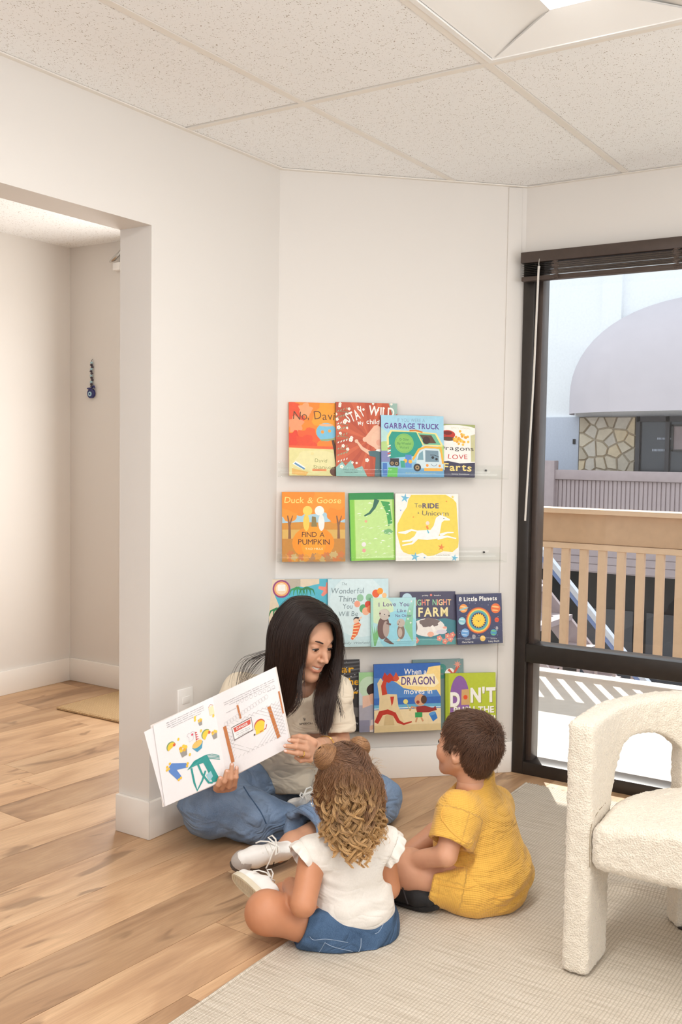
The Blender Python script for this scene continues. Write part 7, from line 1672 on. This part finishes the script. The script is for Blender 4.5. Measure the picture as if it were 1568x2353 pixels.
# ------------------------------------------------------------------ boy in mustard shirt and shorts, sitting cross-legged
def boy():
    root = empty('person', tuple((2.6083, 1.1863, 0.0172))[:2] + (0,), 'young boy with short brown hair in a mustard yellow shirt and shorts, looking up', 'person')
    pel = A3((2.6078, 1.1911, 0.0547)); neck = A3((2.5890, 1.2302, 0.3299)); T = unit(neck - pel); Fw = unit(A3((.28, .96, 0))); Lw = unit(A3((-.96, .28, 0))); Rt = frame(y=Fw, z=T)
    s = .865; hd = (2.5703, 1.2352, 0.4538); Mh = headM(hd, cdir(-.77, -.16, .62), cdir(-.10, -1, .05), 1.0)
    shL = A3((2.4859, 1.2193, 0.2913)); shR = A3((2.7118, 1.2165, 0.2464)); elL = A3((2.4200, 1.2183, 0.1924)); wrL = A3((2.4431, 1.3778, 0.1271)); haL = A3((2.4627, 1.4170, 0.0881)); elR = A3((2.6767, 1.3873, 0.1365)); wrR = A3((2.5803, 1.4554, 0.0757)); haR = A3((2.5488, 1.4654, 0.0600))
    hipL = A3((2.5264, 1.1896, 0.0740)); hipR = A3((2.7014, 1.2086, 0.0170)); kneeL = A3((2.4471, 1.3514, 0.1082)); kneeR = A3((2.6868, 1.5040, -0.0032)); anL = A3((2.6344, 1.3610, -0.0347)); anR = A3((2.5161, 1.4362, 0.0024))
    g = Sdf((2.28, .95, -.004), (3.0, 1.72, .42), .0052)
    g.ell(pel, (.10, .085, .08), Rt, .03); g.ell((pel + neck) / 2, (.095, .07, .12), Rt, .04); g.cone(shL, shR, .032, .032, .03); nk = A3(Mh @ Vector((0, -.034 * s, -.12 * s))); g.cone(neck - T * .02, nk, .047, .042, .02)
    g.chain([hipL, kneeL, anL], [.066, .049, .033], .03); g.chain([hipR, kneeR, anR], [.064, .050, .033], .03); g.ell(kneeL + cdir(.004, -.012, 0), (.047, .048, .046), None, .03)
    g.chain([shL, elL, wrL], [.036, .030, .0225], .007); g.chain([shR, elR, wrR], [.038, .032, .022], .007)
    for w, h_ in ((wrL, haL), (wrR, haR)):
        d = unit(h_ - w); a = unit(np.cross(d, (0, 0, 1))); g.cone(w, h_, .021, .020, .01)
        for k in range(4):
            b_ = h_ + a * (.011 * (k - 1.5)); e = b_ + d * .022 + np.array((0, 0, -.010)); g.chain([b_, e, e + d * .006 + np.array((0, 0, -.022))], [.0088, .0078, .0062], .003)
        b_ = h_ - d * .008 + a * .018; g.chain([b_, b_ + a * .012 + d * .016, b_ + a * .008 + d * .03 + np.array((0, 0, -.008))], [.0095, .0085, .0065], .004)
    V1, Q1 = g.nets(2); V1[:, 2] = np.maximum(V1[:, 2], .012)
    Vh, Qh, ch, _ = head_mesh(s, .0026, True, False); Vh = xf(Mh, Vh); V, Q = join((V1, Q1), (Vh, Qh)); col = np.ones((len(V), 3)); col[-len(ch):] = ch
    qmesh('body', V, Q, M['skin_b'], root, col); head_extras(Mh, s, root, False)
    # --- shirt
    Bk = -Fw
    g = Sdf((2.30, .92, .02), (2.92, 1.55, .46), .0048)
    g.ell(pel + T * .03 + Bk * .018, (.136, .123, .108), Rt, .04); g.ell(pel * .55 + neck * .45 + Bk * .012, (.120, .102, .12), Rt, .06); g.ell(neck - T * .085, (.112, .084, .085), Rt, .05); g.cone(shL, shR, .052, .050, .045); g.cone(neck - T * .035, A3((2.6036, 1.2202, 0.3609)), .066, .056, .04)
    g.ell(pel + T * .11 + Fw * .05, (.10, .07, .09), Rt, .05)
    sL = shL * .22 + elL * .78; sR = shR * .35 + elR * .65; dL = unit(sL - shL); dR = unit(sR - shR)
    g.chain([shL, sL], [.058, .062], .03); g.chain([shR, sR], [.056, .058], .03)
    g.cutball(sL - dL * .006, dL, sL + dL * .03, .085); g.cutball(sR - dR * .006, dR, sR + dR * .03, .08)
    g.cone(sL - dL * .04, sL + dL * .05, .044, .056, .004, 's'); g.cone(sR - dR * .04, sR + dR * .05, .042, .054, .004, 's')
    cn = A3((2.5831, 1.2319, 0.3476)); cd = unit(cdir(-.42, -.90, -.05)); g.cutball(cn, cd, cn + cd * .03, .085); g.cone(cn - cd * .035, cn + cd * .05, .046, .050, .004, 's')
    g.cut(pel - T * .035 + Bk * .10, unit(-T + Fw * .55))
    V, Q = g.nets(2)
    def wr(V):
        p = V - pel; v = p @ T; u = p @ Lw; w_ = p @ Fw; low = np.clip((.17 - v) / .14, 0, 1)
        return low * .014 * (.42 - np.abs(vnoise(np.stack([u * 6 + v * 4, v * 20 + u * 7 - w_ * 8, w_ * 6], 1), 41))) + .0045 * vnoise(V * 18, 42) + .0008 * vnoise(V * 60, 44)
    V = fold(V, Q, wr); V = lap(V, Q); sh = qmesh('shirt', V, Q, M['mustard'], root); weave(sh, V, [(pel, neck, .12), (shL, sL, .072), (shR, sR, .07)], .115); N = vnormals(V, Q)
    def line_on(par, V, N, P, nm, r, n=20, closed=False, m=None, off=.0008):
        P = resample(np.array(P), n); pts = [V[i] + N[i] * off for i in (int(np.argmin(((V - p) ** 2).sum(1))) for p in P)]
        o = MB().tube(pts, r, 6, closed=closed).obj(nm, m or M['mustard'], None, smooth=True); o.parent = par
    sm = lambda P, nm, r=.0018: seam_line(sh, V, Q, P, nm, r, M['mustard'])
    sm([(2.3758, 1.2060, 0.3028), (2.3844, 1.1903, 0.2798), (2.3963, 1.1699, 0.2592), (2.4092, 1.1488, 0.2456), (2.4152, 1.1403, 0.2528)], 'shoulder_seam'); sm([(2.3788, 1.2060, 0.3471), (2.3727, 1.2126, 0.3213), (2.3745, 1.2079, 0.3028)], 'shoulder_seam')
    sm([(2.4288, 1.1049, 0.1136), (2.4505, 1.0701, 0.0980), (2.4732, 1.0363, 0.1079)], 'hem', .0024); sm([(2.3554, 1.2304, 0.2372), (2.3660, 1.2120, 0.2165), (2.3807, 1.1878, 0.2007), (2.3945, 1.1662, 0.1964)], 'sleeve_hem', .0014)
    ax = cd; cc = cn - cd * .003; a = unit(np.cross(ax, Lw)); b = np.cross(ax, a)
    o = MB().tube([cc + (a * math.cos(q) * .0515 + b * math.sin(q) * .0515) for q in np.linspace(0, 6.283, 31)[:-1]], .0068, 8, closed=True).obj('collar_band', M['mustard'], None, smooth=True); o.parent = sh
    o = MB().tube([(2.5088, 1.2618, 0.3331), (2.4928, 1.2670, 0.3228), (2.4826, 1.2627, 0.3080)], [.004, .006, .004], 6).obj('placket', M['mustard'], None, smooth=True); o.parent = sh
    # --- shorts
    g = Sdf((2.28, .92, -.002), (2.92, 1.62, .30), .0052)
    g.ell(pel + Bk * .010 - T * .005, (.130, .112, .092), Rt, .03); eL = hipL * .32 + kneeL * .68; eR = hipR * .35 + kneeR * .65
    g.chain([hipL, eL], [.082, .074], .035); g.chain([hipR, eR], [.080, .072], .035)
    for hp, e in ((hipL, eL), (hipR, eR)): d = unit(e - hp); g.cutball(e - d * .010, d, e + d * .035, .10); g.cone(e - d * .05, e + d * .06, .058, .070, .004, 's')
    g.cutball(pel + T * .095, T, pel + T * .11, .19); V, Q = g.nets(2)
    V = fold(V, Q, lambda V: .006 * (.4 - np.abs(vnoise(np.stack([(V - hipL) @ unit(kneeL - hipL) * 16, V[:, 2] * 12, V[:, 1] * 8], 1), 51))) + .002 * vnoise(V * 30, 52)); V = lap(V, Q); V[:, 2] = np.maximum(V[:, 2], .0115)
    so = qmesh('shorts', V, Q, M['mustard'], root); weave(so, V, [(pel, neck, .12), (hipL + (kneeL - hipL) * .15, kneeL, .095), (hipR + (kneeR - hipR) * .15, kneeR, .095)], .115); N = vnormals(V, Q); d = unit(eL - hipL); a = unit(np.cross(d, (0, 0, 1))); b = np.cross(d, a)
    seam_line(so, V, Q, [(2.3584, 1.2153, 0.1373), (2.3816, 1.1788, 0.1286), (2.3993, 1.1513, 0.1244), (2.4169, 1.1254, 0.1342)], 'side_seam', .0016, M['mustard']); seam_line(so, V, Q, [(2.3660, 1.2086, 0.1840), (2.3624, 1.2080, 0.1258), (2.3565, 1.2115, 0.0721)], 'leg_hem', .0012, M['mustard'])
    kind = (M['canvas'], M['canvas'], None, M['lace_b'])
    shoe(root, shoeM((2.4388, 1.4190, 0.0195), (2.4442, 1.2842, 0.0373), cdir(-.10, -.85, -.50)), .178, kind, 'canvas_shoe', .0125)
    shoe(root, shoeM((2.6691, 1.3788, -0.0574), (2.6477, 1.5186, -0.0856), cdir(.1, -.9, .3)), .178, kind, 'canvas_shoe', .0125)
    MB().tube([(2.3983, 1.3861, 0.0753), (2.3963, 1.3708, 0.0749), (2.4034, 1.3594, 0.0703), (2.4199, 1.3519, 0.0638)], [.005, .007, .006, .003], 7).wobj('sock_rim', M['shoe_w'], root, smooth=True)
    # --- hair: short, combed out of a whorl on the back of the crown
    g = Sdf((-.13, -.14, -.14), (.13, .13, .15), .0034); g.ell((0, -.020, .036), (.0800, .1005, .0895), k=.01); g.ell((0, -.054, -.020), (.066, .050, .064), k=.03)
    for sx in (-1, 1): g.ell((sx * .068, .008, .006), (.012, .026, .026), k=.012)
    g.cut((0, .070, .04), (0, 1, -.42)); g.cutball((0, .030, -.02), (0, 1, -.12), (0, .075, -.06), .082); g.cutball((0, -.04, -.074), (0, .10, -1), (0, -.05, -.11), .08)
    for sx in (-1, 1): g.ell((sx * .088, -.004, -.012), (.026, .022, .034), None, .006, 's')
    V, Q = g.nets(2); V = fold(V, Q, lambda V: .0022 * vnoise(V * (60, 40, 60), 3)); qmesh('hair_mass', xf(Mh, V * s), Q, M['hair_bb'], root)
    rg = np.random.default_rng(8); N = vnormals(V, Q); wh = unit((-.012, -.088, .050)); cc = A3((0, -.020, .036)); sel = rg.integers(0, len(V), 15000); L = []
    for i in sel:
        p = V[i]; n = N[i]; 
        if n @ (p - cc) < .0 or p[2] < -.080: continue
        if abs(p[0]) > .058 and -.03 < p[1] < .06 and p[2] < .012: continue
        rad = unit(p - cc); d = rad - wh; d = d - rad * (d @ rad); swirl = np.cross(rad, wh) * -.55; d = unit(d + swirl + rg.normal(0, .22, 3)); d = unit(d - n * (d @ n)); ln = rg.uniform(.022, .040) * (.6 if p[2] < -.01 else 1.0); pts = []; q = p.copy()
        lift = rg.uniform(.05, .26) + (.25 if np.linalg.norm(rad - wh) < .25 else 0) + (.22 if (p[1] > .03 and p[2] > .08) else 0)
        for t_ in range(7):
            pts.append(q.copy()); st_ = ln / 6; q = q + (d + n * lift * (1 - t_ / 4.5) + np.array((0, 0, -.10)) * (t_ / 6)) * st_
        pts = np.array(pts)
        if pts[-1][1] > .088 and pts[-1][2] < .045: continue
        L.append(pts)
    strands('hair_strands', xf(Mh, np.array(L).reshape(-1, 3) * s).reshape(len(L), 7, 3), .0005, .0003, M['hair_b'], root)
M['lace_b'] = plain('dark_lace', (44, 42, 44), .8, var=.05)
boy()
